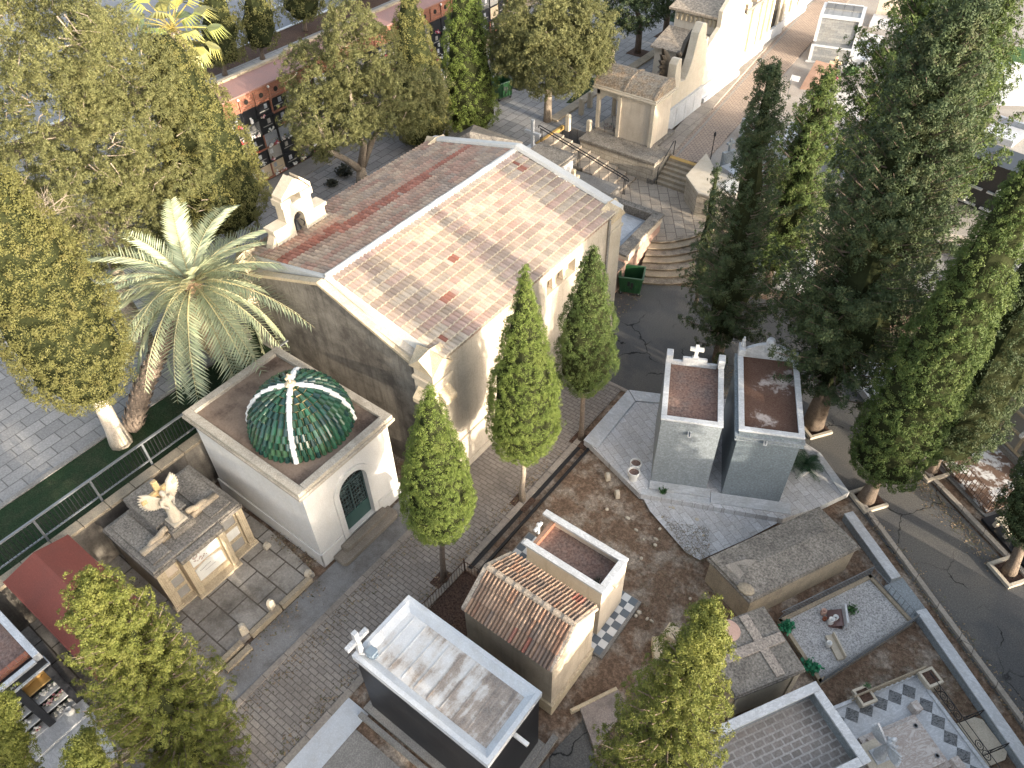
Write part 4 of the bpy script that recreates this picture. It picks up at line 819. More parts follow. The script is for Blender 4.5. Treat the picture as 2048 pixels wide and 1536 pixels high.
def weed(label, p, r, n, cols, seed=1, name='weed', up=.8):
    rg = random.Random(seed); m = MB()
    for k in range(n):
        a = rg.uniform(0, 6.28); e = rg.uniform(.15, 1.); L = r*rg.uniform(.4, 1); d = Vector((math.cos(a)*L*e, math.sin(a)*L*e, L*up*(1.1-e*.6)))
        b = Vector(p)+d*rg.uniform(.3, .9); w = Vector((rg.uniform(-1, 1), rg.uniform(-1, 1), rg.uniform(-.4, .4)))*r*.16; u = Vector((rg.uniform(-1, 1), rg.uniform(-1, 1), rg.uniform(-.2, .9)))*r*.16
        m.add([b-w, b+u, b+w, b-u], [(0, 1, 2, 3)], lum(rg.choice(cols), rg.uniform(.7, 1.3)))
    return tag(m.build(name, FLAT, loc=p), label, 'plant')
GR = [(.03, .085, .025), (.045, .11, .03), (.025, .07, .022)]
weed('green weed sprouting at the foot of the narrow granite tomb', P(1327, 985, .42), .34, 120, GR, 3)
# ---------------------------------------------------------------- right-hand plots beside the road
def pxpoly(pts, z): return [tuple(P(*q, z)[:2]) for q in pts]
def inset(poly, d):
    c = Vector((sum(p[0] for p in poly)/len(poly), sum(p[1] for p in poly)/len(poly)))
    out = []
    for p in poly:
        v = Vector(p)-c; out.append(tuple(c+v*(1-d/v.length*1.35)))
    return out
def edgewall(m, a, b, w, z0, z1):                    # a wall standing along the ground line a-b, thickness w to its left
    a = Vector((a[0], a[1])); b = Vector((b[0], b[1])); n = Vector((-(b-a).y, (b-a).x)).normalized()*w
    return m.prism([tuple(a), tuple(b), tuple(b+n), tuple(a+n)], z0, z1)
# stone sarcophagus-like tomb
q = pxpoly(((1414, 1114), (1640, 1010), (1724, 1092), (1500, 1203)), 1.55)
c = Vector(((q[0][0]+q[2][0])/2, (q[0][1]+q[2][1])/2, 0)); t = thing('pebbled_tomb', 'low wide tomb with a dark pebbled slab roof, broken cement at one end', 'tomb', c)
MB().prism(inset(q, .12), 0, 1.36).build('wall', SANDSTONE_DARK, t)
m = MB().prism(q, 1.361, 1.47).prism(inset(q, .05), 1.471, 1.56); m.build('roof_slab', LICHEN, t, bevel=.03)
qi = inset(q, .18); mid = [Vector((*p, 1.561)) for p in qi]; e0, e1 = mid[0].lerp(mid[3], .5), mid[1].lerp(mid[2], .5)
m = MB().add([*mid, e0.lerp(e1, .12)+Vector((0, 0, .13)), e0.lerp(e1, .88)+Vector((0, 0, .13))], [(0, 1, 5, 4), (1, 2, 5), (2, 3, 4, 5), (3, 0, 4)]); m.build('ridge', LICHEN, t)
m = MB(); a, b = Vector((*q[0], 0)), Vector((*q[3], 0)); d = (b-a).normalized(); nrm = Vector((-d.y, d.x, 0))
if nrm.dot(Vector((*q[1], 0))-a) < 0: nrm = -nrm
o = a.lerp(b, .5)
m.add([o-d*.42+nrm*.25+Vector((0, 0, 1.60)), o+d*.22+nrm*.3+Vector((0, 0, 1.60)), o+d*.06+nrm*1.15+Vector((0, 0, 1.74)), o-d*.15+nrm*.9+Vector((0, 0, 1.72)), o-d*.4+nrm*.22+Vector((0, 0, 1.5)), o+d*.3+nrm*.22+Vector((0, 0, 1.5)), o+d*.06+nrm*1.2+Vector((0, 0, 1.6))],
      [(0, 1, 2, 3), (0, 4, 5, 1), (1, 5, 6, 2), (0, 3, 6, 4), (3, 2, 6)])
m.build('cement_patch', stone('cement', (.27, .24, .205), .6, (.14, .12, .1), .5, 2), t)
m = MB(); m.ball((o+d*.6+nrm*.2+Vector((0, 0, 1.58))), (.3, .22, .1), 9, 5); m.build('rubble', SANDSTONE_DARK, t)
# gravel plot with its chain-link fence
g = pxpoly(((1740, 1150), (1828, 1245), (1640, 1368), (1556, 1240)), .2)
st = MB().prism(g, 0, .16).build('gravel', GRAVEL); st['kind'] = 'stuff'; st['label'] = 'white gravel covering a fenced grave plot'
t = thing('plot_kerb', 'pale kerb framing the fenced white gravel grave plot', 'kerb', (*g[0], 0)); m = MB()
for a, b in zip(g, g[1:]+g[:1]): edgewall(MB(), a, b, .1, 0, .24); mm = MB(); edgewall(mm, b, a, .12, 0, .25); mm.build('kerb_stone', SANDSTONE_DARK, t)
t = thing('mesh_fence', 'low grey chain fence around the white gravel grave plot', 'fence', (*g[0], 0))
for a, b in ((g[3], g[0]), (g[1], g[2])):
    a, b = Vector((*a, .25)), Vector((*b, .25)); n = int((b-a).length/.11); m = MB()
    for i in range(n):
        p, r = a.lerp(b, i/n), a.lerp(b, min(1, (i+3)/n)); m.tube([p, r+Vector((0, 0, .5))], .009, 4); m.tube([p+Vector((0, 0, .5)), r], .009, 4)
    m.tube([a+Vector((0, 0, .5)), b+Vector((0, 0, .5))], .016, 5); m.build('mesh', GALV, t)
a, b = Vector((*g[0], .25)), Vector((*g[1], .25)); m = MB()
for i in range(11): p = a.lerp(b, i/10); m.tube([p, p+Vector((0, 0, .45))], .01, 4)
for z in (.06, .42): m.tube([a+Vector((0, 0, z)), b+Vector((0, 0, z))], .012, 4)
m.build('bars', GALV, t)
p = P(1672, 1240, .17); t = thing('headstone', 'reclining polished brown headstone with a white back on the gravel', 'headstone', p, R_(-62))
m = MB().add([(-.3, -.28, .02), (.3, -.28, .02), (.3, .12, .22), (-.3, .12, .22), (-.3, -.28, 0), (.3, -.28, 0), (.3, .3, 0), (-.3, .3, 0), (.3, .16, .22), (-.3, .16, .22)], [(0, 1, 2, 3), (4, 7, 6, 5), (0, 4, 5, 1), (3, 2, 8, 9)]); m.build('face', BROWNSTONE, t, local=True)
MB().box(-.34, .34, .165, .24, 0, .52).build('back', WMARBLE, t, local=True, bevel=.01)
def vase(label, u, v, z0, r, h, mat, name='grave_vase'):
    p = P(u, v, z0); m = MB().lathe([(r*.7, 0), (r, h*.4), (r*.75, h*.75), (r*.9, h), (r*.7, h), (r*.5, h*.4)], p, 12); return tag(m.build(name, mat, smooth=True, loc=p), label, 'vase')
vase('taller white grave vase beside the brown headstone, nearer the planter', 1659, 1247, .17, .105, .3, WCERAM); vase('white grave vase standing closer to the brown headstone', 1668, 1241, .17, .10, .26, WCERAM)
vase('small pinkish urn left of the two white grave vases', 1645, 1228, .17, .1, .24, PINK); vase('squat brown pot below the small pinkish urn', 1648, 1240, .17, .075, .14, TERRA)
weed('leafy potted shrub beside the white-backed headstone on gravel', P(1702, 1222, .17), .32, 170, GR, 5, 'potted_shrub', 1.1)
p = P(1668, 1296, .17); t = thing('grave_planter', 'pale L-shaped stone planter lying on the gravel plot', 'planter', p, R_(-42))
MB().box(-.42, .42, -.11, .11, 0, .08).box(-.42, .42, .112, .16, 0, .24).build('trough', PALESTONE, t, local=True, bevel=.01)
vase('cream vase holding dark red earth on the stone planter', 1655, 1292, .2, .1, .24, WCERAM)
weed('bright green bush at the edge of the gravel beside the cross-roofed tomb, upper one', P(1572, 1257, .17), .42, 260, [(.015, .14, .065), (.02, .18, .08)], 6, 'bush', .9); weed('bright green bush at the lower corner of the cross-roofed tomb', P(1619, 1338, .17), .46, 280, [(.015, .14, .065), (.02, .18, .08)], 7, 'bush', .9)
# tomb with a relief cross on its roof
q = pxpoly(((1424, 1228), (1526, 1211), (1613, 1337), (1437, 1396)), 1.85); a, b, cc, d = [Vector((*p, 0)) for p in q]
b = a+(b-a).normalized()*1.72 if (b-a).length < 1.7 else b
ux = (cc-b).normalized(); uy = Vector((-ux.y, ux.x, 0)); L = (cc-b).length+.05; t = thing('cross_roof_tomb', 'stone tomb whose gritty flat roof bears a large raised cross', 'tomb', (b+cc)/2, math.atan2(ux.y, ux.x))
Wd = 2.3                                              # local x along b->c edge, y away from the road
m = MB().box(-L/2+.1, L/2-.1, -Wd, -.1, 0, 1.64); m.build('wall', SANDSTONE, t, local=True)
m = MB().box(-L/2, L/2, -Wd-.1, 0, 1.641, 1.75).box(-L/2+.03, L/2-.03, -Wd-.07, -.03, 1.751, 1.84); m.build('roof_slab', LICHEN, t, local=True, bevel=.02)
m = MB().box(-.16, .16, -Wd, -.1, 1.841, 1.9).box(-L/2+.1, -.161, -.98, -.68, 1.841, 1.895).box(.161, L/2-.1, -.98, -.68, 1.841, 1.895); m.build('relief_cross', stone('relief_grit', (.31, .265, .225), .35, (.12, .1, .085), .5, 1.4, grain=.45, fine=38), t, local=True, bevel=.01)
m = MB().lathe([(.36, 0), (.36, .012)], (-.75, -1.5, 1.841), 18); m.build('roof_disc', PINK, t, local=True)
m = MB().box(L/2-.12, L/2-.02, -.35, -.15, 0, 1.62).box(L/2-.12, L/2-.02, -Wd+.05, -Wd+.25, 0, 1.62).box(L/2-.115, L/2-.06, -Wd+.25, -.35, .2, 1.5); m.build('pier', PALESTONE, t, local=True)
p = P(1345, 1262, .9); t = thing('stone_pedestal', 'short stepped stone pedestal in the earth behind the bright conifer', 'pedestal', (p.x, p.y, 0))
MB().box(-.26, .26, -.26, .26, 0, .35).box(-.18, .18, -.18, .18, .351, .75).box(-.23, .23, -.23, .23, .751, .9).build('block', SANDSTONE, t, local=True, bevel=.02)
p = P(1318, 1290, .4); tag(MB().at((p.x, p.y, 0), .6).box(-.2, .2, -.5, .3, 0, .4).build('stone_block', SANDSTONE, loc=(p.x, p.y, 0), bevel=.03), 'low worn stone block in front of the stepped pedestal', 'block')
# large roofless-looking tomb with brick floor and white rim
a, b, cc = [P(*q, 2.2) for q in ((1430, 1455), (1631, 1364), (1734, 1524))]
ux = (b-a).normalized(); t = thing('brick_roof_tomb', 'wide tomb with a white marble parapet around a bare brick flat roof', 'tomb', (b.x, b.y, 0), math.atan2(ux.y, ux.x)); uy = Vector((-ux.y, ux.x, 0))
Wd = abs((cc-b).dot(uy)); L = 4.0; h = 2.2; sh = (cc-b).dot(ux)
m = MB().box(-L, 0, -Wd, 0, 0, h-.6).box(-L, -.01, -.16, -.01, h-.6, h-.08).box(-.17, -.01, -Wd, -.162, h-.6, h-.08).box(-L, -.172, -Wd, -Wd+.15, h-.6, h-.08); m.build('wall', SLATE, t, local=True)
m = MB().box(-L, .03, -.24, .03, h-.079, h).box(-.24, .03, -Wd-.03, -.243, h-.079, h).box(-L, -.243, -Wd-.03, -Wd+.2, h-.079, h); m.build('coping', WMARBLE, t, local=True, bevel=.012)
MB().box(-L, -.17, -Wd+.15, -.16, h-.599, h-.57).build('roof', ROOFBRICK, t, local=True)
# angel monument on diamond paving
o = P(1642, 1428, .3); e = P(1833, 1350, .3); ux = (e-o); Lx = ux.length; ux.normalize(); rz = math.atan2(ux.y, ux.x)
t = thing('diamond_paved_grave', 'raised grave plot paved in black and white diamonds around a veined marble slab', 'grave', (o.x, o.y, 0), rz)
Ly = 5.2; s = .52
m = MB().box(-.1, Lx+.1, -Ly, .05, 0, .28); m.build('base', WMARBLE, t, local=True)
m = MB()
spots = [(.34+i*s, -.34) for i in range(int((Lx-.5)/s)+1)]+[(Lx-.36, -.34-j*s) for j in range(1, 9)]
for cx, cy in spots: m.prism([(cx-s*.49, cy), (cx, cy-s*.49), (cx+s*.49, cy), (cx, cy+s*.49)], .281, .29)
m.build('diamond_paving', BVEIN, t, local=True)
m = MB().box(0, Lx, -.04, .06, .281, .36).box(Lx-.06, Lx+.04, -Ly, -.045, .281, .36); m.build('border', WMARBLE, t, local=True)
VEIN = marble('pink_veined_marble', (.52, .47, .43), (.26, .18, .14), .4, 2.2, .7)
m = MB().box(.55, Lx-.95, -2.55, -.98, .281, .42).box(.72, Lx-1.1, -2.42, -1.1, .421, .52); m.build('grave_slab', VEIN, t, local=True, bevel=.012)
for k, (xx, yy) in enumerate(((Lx-1.22, -1.3), (Lx-1.22, -2.2))): m = MB(); ring(m, (0, 0, 0), .06, .012, 10); m.at(); mm = MB().at((xx, yy, .54)); mm.lathe([(.07, 0), (.07, .012), (.045, .014), (.045, 0)], (0, 0, 0), 12); mm.build('ring_handle', GALV, t, local=True)
m = MB().box(.05, .62, -2.2, -1.35, .281, .95).box(.0, .68, -2.26, -1.29, .951, 1.05); m.build('pedestal', PALESTONE, t, local=True, bevel=.015)
for q in ((-.02, .05, -2.3, -1.2, .281, .9), (Lx-.95, Lx-.7, -2.75, -2.4, .281, .62), (Lx-.95, Lx-.7, -1.0, -.7, .281, .62)): MB().box(*q).build('end_stone', VEIN, t, local=True, bevel=.02)
wp = o+ux*.45+Vector((-ux.y, ux.x, 0))*-1.72
angel_statue('white marble angel with raised wings leaning over the veined grave slab', (wp.x, wp.y, 1.1), rz, 1.15, WMARBLE, 'lean')
def planter(label, u, v, seed):
    p = P(u, v, .15); t = thing('stone_planter', label, 'planter', (p.x, p.y, 0), rz)
    m = MB().taper(-.26, .26, -.26, .26, 0, .2, .03).box(-.2, .2, -.2, .2, .201, .52).box(-.27, .27, -.27, .27, .521, .6)
    m.box(-.27, .27, -.27, -.19, .601, .66).box(-.27, .27, .19, .27, .601, .66).box(-.27, -.19, -.19, .19, .601, .66).box(.19, .27, -.19, .19, .601, .66); m.build('box', PALESTONE, t, local=True, bevel=.012)
    MB().box(-.19, .19, -.19, .19, .601, .62).build('soil', NEEDLES, t, local=True)
planter('square stone planter nearest the road wall, holding bare soil', 1850, 1368, 1); planter('square stone planter with a sprig of green, by the diamond paving', 1720, 1404, 2)
p = P(1735, 1372, .66); weed('sprig of pale green leaves in the square stone planter', (p.x, p.y, .64), .2, 60, [(.10, .16, .08), (.07, .13, .05)], 8, 'sprig', 1.2)
a, b = P(1700, 1405, .3), P(1843, 1345, .3); d = (b-a).normalized(); t = thing('mesh_fence', 'low lichen-grey fence between the two square stone planters', 'fence', a)
m = MB(); n = 14
for i in range(n): p, r = a.lerp(b, i/n), a.lerp(b, min(1, (i+2)/n)); m.tube([p, r+Vector((0, 0, .4))], .02, 4); m.tube([p+Vector((0, 0, .4)), r], .02, 4)
m.tube([a+Vector((0, 0, .42)), b+Vector((0, 0, .42))], .03, 5); m.build('mesh', SANDSTONE_DARK, t)
t = thing('scroll_fence', 'low wrought iron fence of joined rings along the diamond paved grave', 'fence', P(1855, 1352, .3))
a, b = P(1850, 1352, .3), P(1990, 1545, .3); L = (b-a).length; d = (b-a)/L; n = int(L/.3); m = MB()
for i in range(n):
    if 5 <= i <= 6: continue
    cpt = a+d*(i+.5)*.3+Vector((0, 0, .18))
    m.tube([cpt+d*.14*math.cos(k*.628)+Vector((0, 0, .16*math.sin(k*.628))) for k in range(11)], .012, 4)
    m.tube([cpt+d*.07*math.cos(k*.8)+Vector((0, 0, .07*math.sin(k*.8))) for k in range(9)], .009, 4)
for z in (.01, .36): m.tube([a+Vector((0, 0, z)), b+Vector((0, 0, z))], .014, 4)
m.build('rings', IRON, t)
nn = Vector((-d.y, d.x, 0)); nn = nn if nn.x > 0 else -nn; m = MB(); g0 = a+d*2.05
for k in (0, 1): h0 = a+d*(1.5+k*1.0); m.tube([h0, h0+nn*.75, h0+nn*.75+Vector((0, 0, .34)), h0+Vector((0, 0, .36))], .014, 4); m.tube([h0+nn*(.37+.2*math.cos(q*.6))+Vector((0, 0, .18+.15*math.sin(q*.6))) for q in range(11)], .011, 4)
m.build('gate', IRON, t)
m = MB(); pp = [a+d*1.45+nn*.1, a+d*1.45+nn*.7, a+d*1.6+nn*.9, a+d*2.6+nn*.9, a+d*2.75+nn*.7, a+d*2.75+nn*.1]; m.prism([tuple(p[:2]) for p in pp], 0, .05); tag(m.build('threshold_slab', PALESTONE), 'rounded pale threshold slab outside the open iron ring gate', 'slab')
# white marble walls and the kerb along the road
def lane_wall(label, u0, v0, u1, v1, w, h, mat=WMARBLE):
    a, b = P(u0, v0, h), P(u1, v1, h); m = MB(); edgewall(m, a, b, -w, -.02, h-.06); e = MB(); t = thing('low_wall', label, 'wall', (a.x, a.y, 0)); m.build('wall', SLATE, t)
    edgewall(e, a, b, -w-.03, h-.059, h); e.build('coping', mat, t, bevel=.01)
lane_wall('low white-capped wall at the lawn end of the road, above the fenced gravel plot', 1706, 1022, 1802, 1152, .34, .4); lane_wall('long low white-capped wall along the road, below the fenced gravel plot', 1852, 1216, 2100, 1566, .34, .4)
a, b, c, d = [P(*q, .12) for q in ((1805, 1155), (1850, 1215), (1825, 1240), (1768, 1172))]; tag(MB().prism([p[:2] for p in (a, b, c, d)], 0, .12).build('entry_slab', SLATE), 'pale speckled entrance slab between the two white road walls', 'slab')
m = MB(); edgewall(m, P(1716, 1000, .1), P(2110, 1534, .1), .17, -.02, .12); struct(m.build('road_kerb', KERBSTONE))
m = MB(); edgewall(m, P(1842, 936, .1), P(2120, 1225, .1), .18, -.02, .12); struct(m.build('far_kerb', KERBSTONE))
m = MB(); edgewall(m, P(1866, 925, .03), P(2150, 1220, .03), .5, -.02, .03); struct(m.build('far_gutter', CONCRETE))
# the walled plot and niche block on the far side of the road
a, b = P(1845, 880, .2), P(1975, 1022, .2); dd = (b-a).normalized(); nn = Vector((-dd.y, dd.x, 0)); nn = nn if nn.x > 0 else -nn; L = (b-a).length
RZR = math.atan2(dd.y, dd.x)
sheetpoly = [a, b, b+nn*2.6, a+nn*2.6]
t = tag(MB().prism([tuple(p[:2]) for p in sheetpoly], 0, .2).build('littered_plot', (lambda k: k.out(k.ramp(k.noise(2.2, 8, .7), [(.44, (.62, .61, .60)), (.52, (.15, .10, .075))]), .9, .1))(NT('littered_white_paving'))), 'white paved plot strewn with brown leaf litter behind a rusty fence', 'plot')
t = thing('plot_fence', 'rusty spear-barred fence around the white paved plot across the road', 'fence', a)
m = MB(); A = a+dd*.0; n = int(L/.16)
for i in range(n+1): p = A+dd*(i*.16); m.tube([p, p+Vector((0, 0, .85))], .014, 4)
for z in (.15, .45, .78): m.tube([a+Vector((0, 0, z)), b+Vector((0, 0, z))], .016, 4)
for i in range(14): p = b+nn*(i*.16); m.tube([p, p+Vector((0, 0, .8))], .014, 4)
for z in (.15, .45, .75): m.tube([b+Vector((0, 0, z)), b+nn*2.2+Vector((0, 0, z))], .016, 4)
m.build('bars', RUST, t)
t = thing('niche_block', 'stone block of grey-fronted burial niches framed in ochre stone', 'niches', a+nn*2.7, RZR)
m = MB().box(-1.6, L+.3, .05, 2.6, 0, 3.4); m.build('wall', CREAM, t, local=True)
m = MB().box(-1.7, L+.4, -.1, 2.7, 3.401, 3.6); m.build('roof', LICHEN, t, local=True)
m = MB().box(-1.6, L+.3, -.18, .0, 0, .25); m.build('base_course', CONCRETE, t, local=True)
for i in range(3):
    x0 = L+.1-(i+1)*.98
    for k in range(4):
        z0 = .3+k*.76; m = MB().box(x0, x0+.1, -.08, .045, z0, z0+.76).box(x0+.1, x0+.98, -.08, .045, z0, z0+.1); f = m.build('niche', SANDSTONE, t, local=True); MB().box(x0+.1, x0+.98, -.01, .044, z0+.101, z0+.76).build('plaque', NICHE, f, local=True)
p = a+nn*2.62+dd*(L-1.9)+Vector((0, 0, 1.1)); m = MB().lathe([(.07, 0), (.1, .1), (.06, .2)], p, 8, (.7, .69, .66)); bouquet(m, p+Vector((0, 0, .2)), .17, WHITES, 14, random.Random(3)); tag(m.build('flower_vase', FLAT, loc=p), 'white vase of flowers fixed on the ochre-framed niche block', 'vase')
p = P(2003, 1062, .2); t = thing('stone_bench', 'small carved pale stone bench beside the black grave across the road', 'bench', p, RZR)
m = MB().box(-.36, .36, -.17, .17, .34, .42); m.build('seat', PALESTONE, t, local=True, bevel=.02)
for s in (-.26, .26): MB().taper(s-.07, s+.07, -.14, .14, 0, .338, .02).build('leg', PALESTONE, t, local=True)
p = P(2030, 1025, .4); t = thing('leaning_slab', 'cream slab leaning behind the small stone bench', 'slab', p, RZR); MB().at(rx=-.5).box(-.4, .5, -.04, .04, -.35, .6).build('slab', CREAM, t, local=True)
a2 = P(1975, 1050, .1); m = MB().at((a2.x, a2.y, 0), RZR); m.box(-.3, 4.4, 0, 2.6, 0, .12).box(.9, 3.2, .3, 1.5, .121, .5); tag(m.build('black_grave', BMARBLE, loc=(a2.x, a2.y, 0), bevel=.01), 'black polished grave behind the small stone bench', 'grave')
def tree_pit(label, u, v, rz=RZR, s=.52):
    p = P(u, v, 0); t = thing('tree_pit', label, 'tree pit', p, rz)
    m = MB().box(-s, s, -s, -s+.13, -.02, .13).box(-s, -s+.13, -s+.131, s, -.02, .13).box(s-.13, s, -s+.131, s, -.02, .13); m.build('kerb', PALESTONE, t, local=True, bevel=.012); MB().box(-s+.13, s-.13, -s+.13, s, -.02, .02).build('soil', NEEDLES, t, local=True)
tree_pit('stone-kerbed tree pit beside the taller granite tomb', 1628, 856); tree_pit('stone-kerbed tree pit by the white road wall', 1735, 1000); tree_pit('stone-kerbed tree pit below the littered white plot', 1858, 940); tree_pit('stone-kerbed tree pit at the right edge of the road', 2018, 1145)
# potted cycad on the platform
p = P(1600, 945, .3); t = thing('potted_cycad', 'dark cycad in a pale pot beside the taller granite tomb', 'plant', p)
MB().lathe([(.2, 0), (.3, .25), (.33, .42), (.29, .42), (.25, .3)], (0, 0, 0), 14).build('pot', WCERAM, t, local=True)
m = MB(); rg = random.Random(12)
for k in range(30):
    a = k*2.4; el = rg.uniform(.1, 1.1); pts = []
    for i in range(7): f = i/6*.85; pts.append(Vector((math.cos(a)*f*math.cos(el*(.9)), math.sin(a)*f*math.cos(el*.9), .5+f*math.sin(el)*1.0-f*f*.55)))
    for i in range(1, 7):
        d = (pts[i]-pts[i-1]).normalized(); s = Vector((-math.sin(a), math.cos(a), 0))
        for q in range(3):
            b = pts[i-1].lerp(pts[i], q/3); wl = .16*math.sin(math.pi*min(1, (i+q/3)/7.2))+.03
            for sg in (1, -1): m.add([b, b+d*.03, b+s*sg*wl+d*.08-Vector((0, 0, .02))], [(0, 1, 2)], lum((.022, .055, .022), rg.uniform(.7, 1.5)))
m.build('fronds', FLAT, t, local=True)
# ground details
k = NT('dry_weeds'); 
rg = random.Random(21)
def tuft_bed(name, px, z, n, cols, h, label=None):
    poly = pxpoly(px, z); xs = [p[0] for p in poly]; ys = [p[1] for p in poly]; m = MB(); c = 0
    def inside(x, y):
        r = False; j = len(poly)-1
        for i in range(len(poly)):
            if (poly[i][1] > y) != (poly[j][1] > y) and x < (poly[j][0]-poly[i][0])*(y-poly[i][1])/(poly[j][1]-poly[i][1])+poly[i][0]: r = not r
            j = i
        return r
    for _ in range(n*6):
        x, y = rg.uniform(min(xs), max(xs)), rg.uniform(min(ys), max(ys))
        if not inside(x, y): continue
        a = rg.uniform(0, 6.28); L = rg.uniform(.4, 1.3)*h; d = Vector((math.cos(a)*L, math.sin(a)*L, L*rg.uniform(.1, .9))); w = Vector((-math.sin(a), math.cos(a), 0))*.008
        m.add([(x-w.x, y-w.y, z), (x+w.x, y+w.y, z), (x+d.x, y+d.y, z+d.z)], [(0, 1, 2)], lum(rg.choice(cols), rg.uniform(.7, 1.3))); c += 1
        if c > n: break
    o = m.build(name, FLAT); o['kind'] = 'stuff'; o['label'] = label or 'dry weeds on bare earth'; return o
STRAW = [(.20, .145, .085), (.15, .11, .065), (.09, .085, .04), (.24, .19, .12)]
tuft_bed('dry_weeds', ((1180, 900), (1290, 1020), (1400, 1140), (1300, 1200), (1200, 1050), (1050, 1060)), 0, 700, STRAW, .09); tuft_bed('dry_weeds', ((1320, 1030), (1420, 1060), (1420, 1125), (1380, 1120)), .05, 500, STRAW, .16)
tuft_bed('dry_weeds', ((1280, 1130), (1400, 1150), (1440, 1260), (1260, 1330)), 0, 700, STRAW, .09); tuft_bed('dry_weeds', ((1640, 1380), (1830, 1270), (1860, 1360), (1700, 1400)), 0, 400, STRAW, .1); tuft_bed('dry_weeds', ((1880, 1300), (2040, 1530), (2000, 1536), (1860, 1370)), 0, 600, STRAW, .1)
for i in range(22):
    u, v = rg.choice(((1230, 1030), (1300, 1090), (1350, 1180), (1270, 1260), (1330, 1050), (1255, 1180), (1420, 1070))); u += rg.uniform(-35, 35); v += rg.uniform(-35, 35); p = P(u, v, 0)
    m = MB().ball((p.x, p.y, .03), (rg.uniform(.04, .11), rg.uniform(.04, .09), .06), 6, 4); tag(m.build('loose_stone', PALESTONE, loc=(p.x, p.y, 0)), 'loose pale stone lying on the red earth between the tombs', 'stone', 'loose stones on the red earth')
m = MB().prism(pxpoly(((1158, 1412), (1236, 1378), (1250, 1420), (1190, 1500)), .15), 0, .15); tag(m.build('grave_slab', stone('rosy_slab', (.30, .25, .22), .55, (.15, .125, .11), .8, 1.3), bevel=.01), 'rosy grey cracked grave slab beside the dark asphalt lane end', 'slab')
m = MB(); edgewall(m, P(1232, 1373, .2), P(1140, 1418, .2), .1, 0, .2); tag(m.build('slab_kerb', SANDSTONE), 'thin stone kerb on the top edge of the rosy grey grave slab', 'kerb')

def litter(name, a, b, w, n, z, cols, label):
    a, b = Vector((*a, z)), Vector((*b, z)); d = (b-a); nn = Vector((-d.y, d.x, 0)).normalized(); m = MB()
    for _ in range(n):
        p = a+d*rg.random()+nn*abs(rg.gauss(0, w)); t_ = rg.uniform(0, 6.28); L = rg.uniform(.02, .06); u = Vector((math.cos(t_), math.sin(t_), rg.uniform(-.2, .4)))*L; v = Vector((-math.sin(t_), math.cos(t_), 0))*L*.45
        m.add([p-u, p+v, p+u, p-v], [(0, 1, 2, 3)], lum(rg.choice(cols), rg.uniform(.6, 1.4)))
    o = m.build(name, FLAT); o['kind'] = 'stuff'; o['label'] = label
LEAFC = [(.20, .135, .075), (.13, .09, .055), (.27, .20, .12), (.09, .085, .04)]
litter('leaf_litter', (-10.8, -2), (-10.8, 17), .25, 900, .02, LEAFC, 'fallen leaves along the brick path kerb'); litter('leaf_litter', (-13.0, 12.9), (-13.0, -2), -.3, 700, .02, LEAFC, 'fallen leaves along the brick path and side strip')
litter('leaf_litter', (-14.45, 7), (-14.45, -2), -.3, 400, .025, LEAFC, 'fallen leaves along the raised plot kerb'); litter('leaf_litter', (-13.3, 21.6), (-13.3, 27.5), -.6, 500, .01, LEAFC, 'fallen leaves on the asphalt below the hall')
litter('leaf_litter', (.2, 20.75), (6.2, 16.3), .3, 600, .012, LEAFC, 'fallen leaves along the road kerb'); litter('leaf_litter', (5.2, 21.5), (1.0, 24.1), .35, 600, .012, LEAFC, 'fallen leaves under the road cypresses'); litter('leaf_litter', (-3.4, 23.5), (-8, 25.5), .8, 600, .012, LEAFC, 'fallen leaves under the dark conifers')
litter('leaf_litter', (-20.5, 2.6), (-14.8, 2.6), .3, 350, .21, LEAFC, 'fallen leaves between red vault and niche tomb'); litter('leaf_litter', (-17, 7.1), (-14.8, 7.1), -.9, 350, .21, LEAFC, 'fallen leaves on the cracked plot')
# ---------------------------------------------------------------- steps, landing and podium behind the hall
st_top = [(-14.75, 30.5), (-13.95, 31.1), (-13.1, 32.4), (-12.5, 33.9)]; st_bot = [(-14.1, 28.1), (-12.65, 28.95), (-11.55, 30.2), (-10.8, 31.8)]
RISER = stone('stained_riser', (.12, .095, .07), .5, (.06, .05, .04), .6, 2.)
STEPST = stone('curved_step_stone', (.30, .255, .20), .5, (.11, .09, .07), .75, 1.6, grain=.35, lo=.4, hi=.65)
t = thing('curved_steps', 'broad curved stone steps rising from the asphalt to the paved landing', 'steps', (-13, 30, 0))
for k in range(7):
    f = k/6.3; ln = [tuple(Vector(b).lerp(Vector(a), f)) for a, b in zip(st_top, st_bot)]
    fine = []
    for i in range(3):
        for q in range(4):
            p0, p1, p2, p3 = [Vector(ln[max(0, min(3, i+d))]) for d in (-1, 0, 1, 2)]; s = q/4
            fine.append(tuple(.5*((2*p1)+(p2-p0)*s+(2*p0-5*p1+4*p2-p3)*s*s+(3*p1-p0-3*p2+p3)*s**3)))
    fine.append(ln[3])
    z = (k+1)*.142; MB().prism(fine+[(-12.4, 34.2), (-14.9, 31)], 0, z-.045).build('riser', RISER, t)
    cq = Vector((-13.9, 33.2)); MB().prism([tuple(Vector(q)+(Vector(q)-cq).normalized()*.045) for q in fine]+[(-12.4, 34.2), (-14.9, 31)], z-.044, z).build('tread', SANDSTONE_DARK if k % 2 else STEPST, t, bevel=.01)
sheet('landing', [(-18.4, 31.5), (-14.75, 31.5), *st_top, (-12.6, 36), (-15.2, 35.6), (-17.4, 35.35), (-18.4, 35.35)], 1.0, OLDSLABS, .4)
t = thing('side_staircase', 'worn stone staircase with a black handrail climbing to the upper terrace', 'steps', (-21, 34.3, 0))
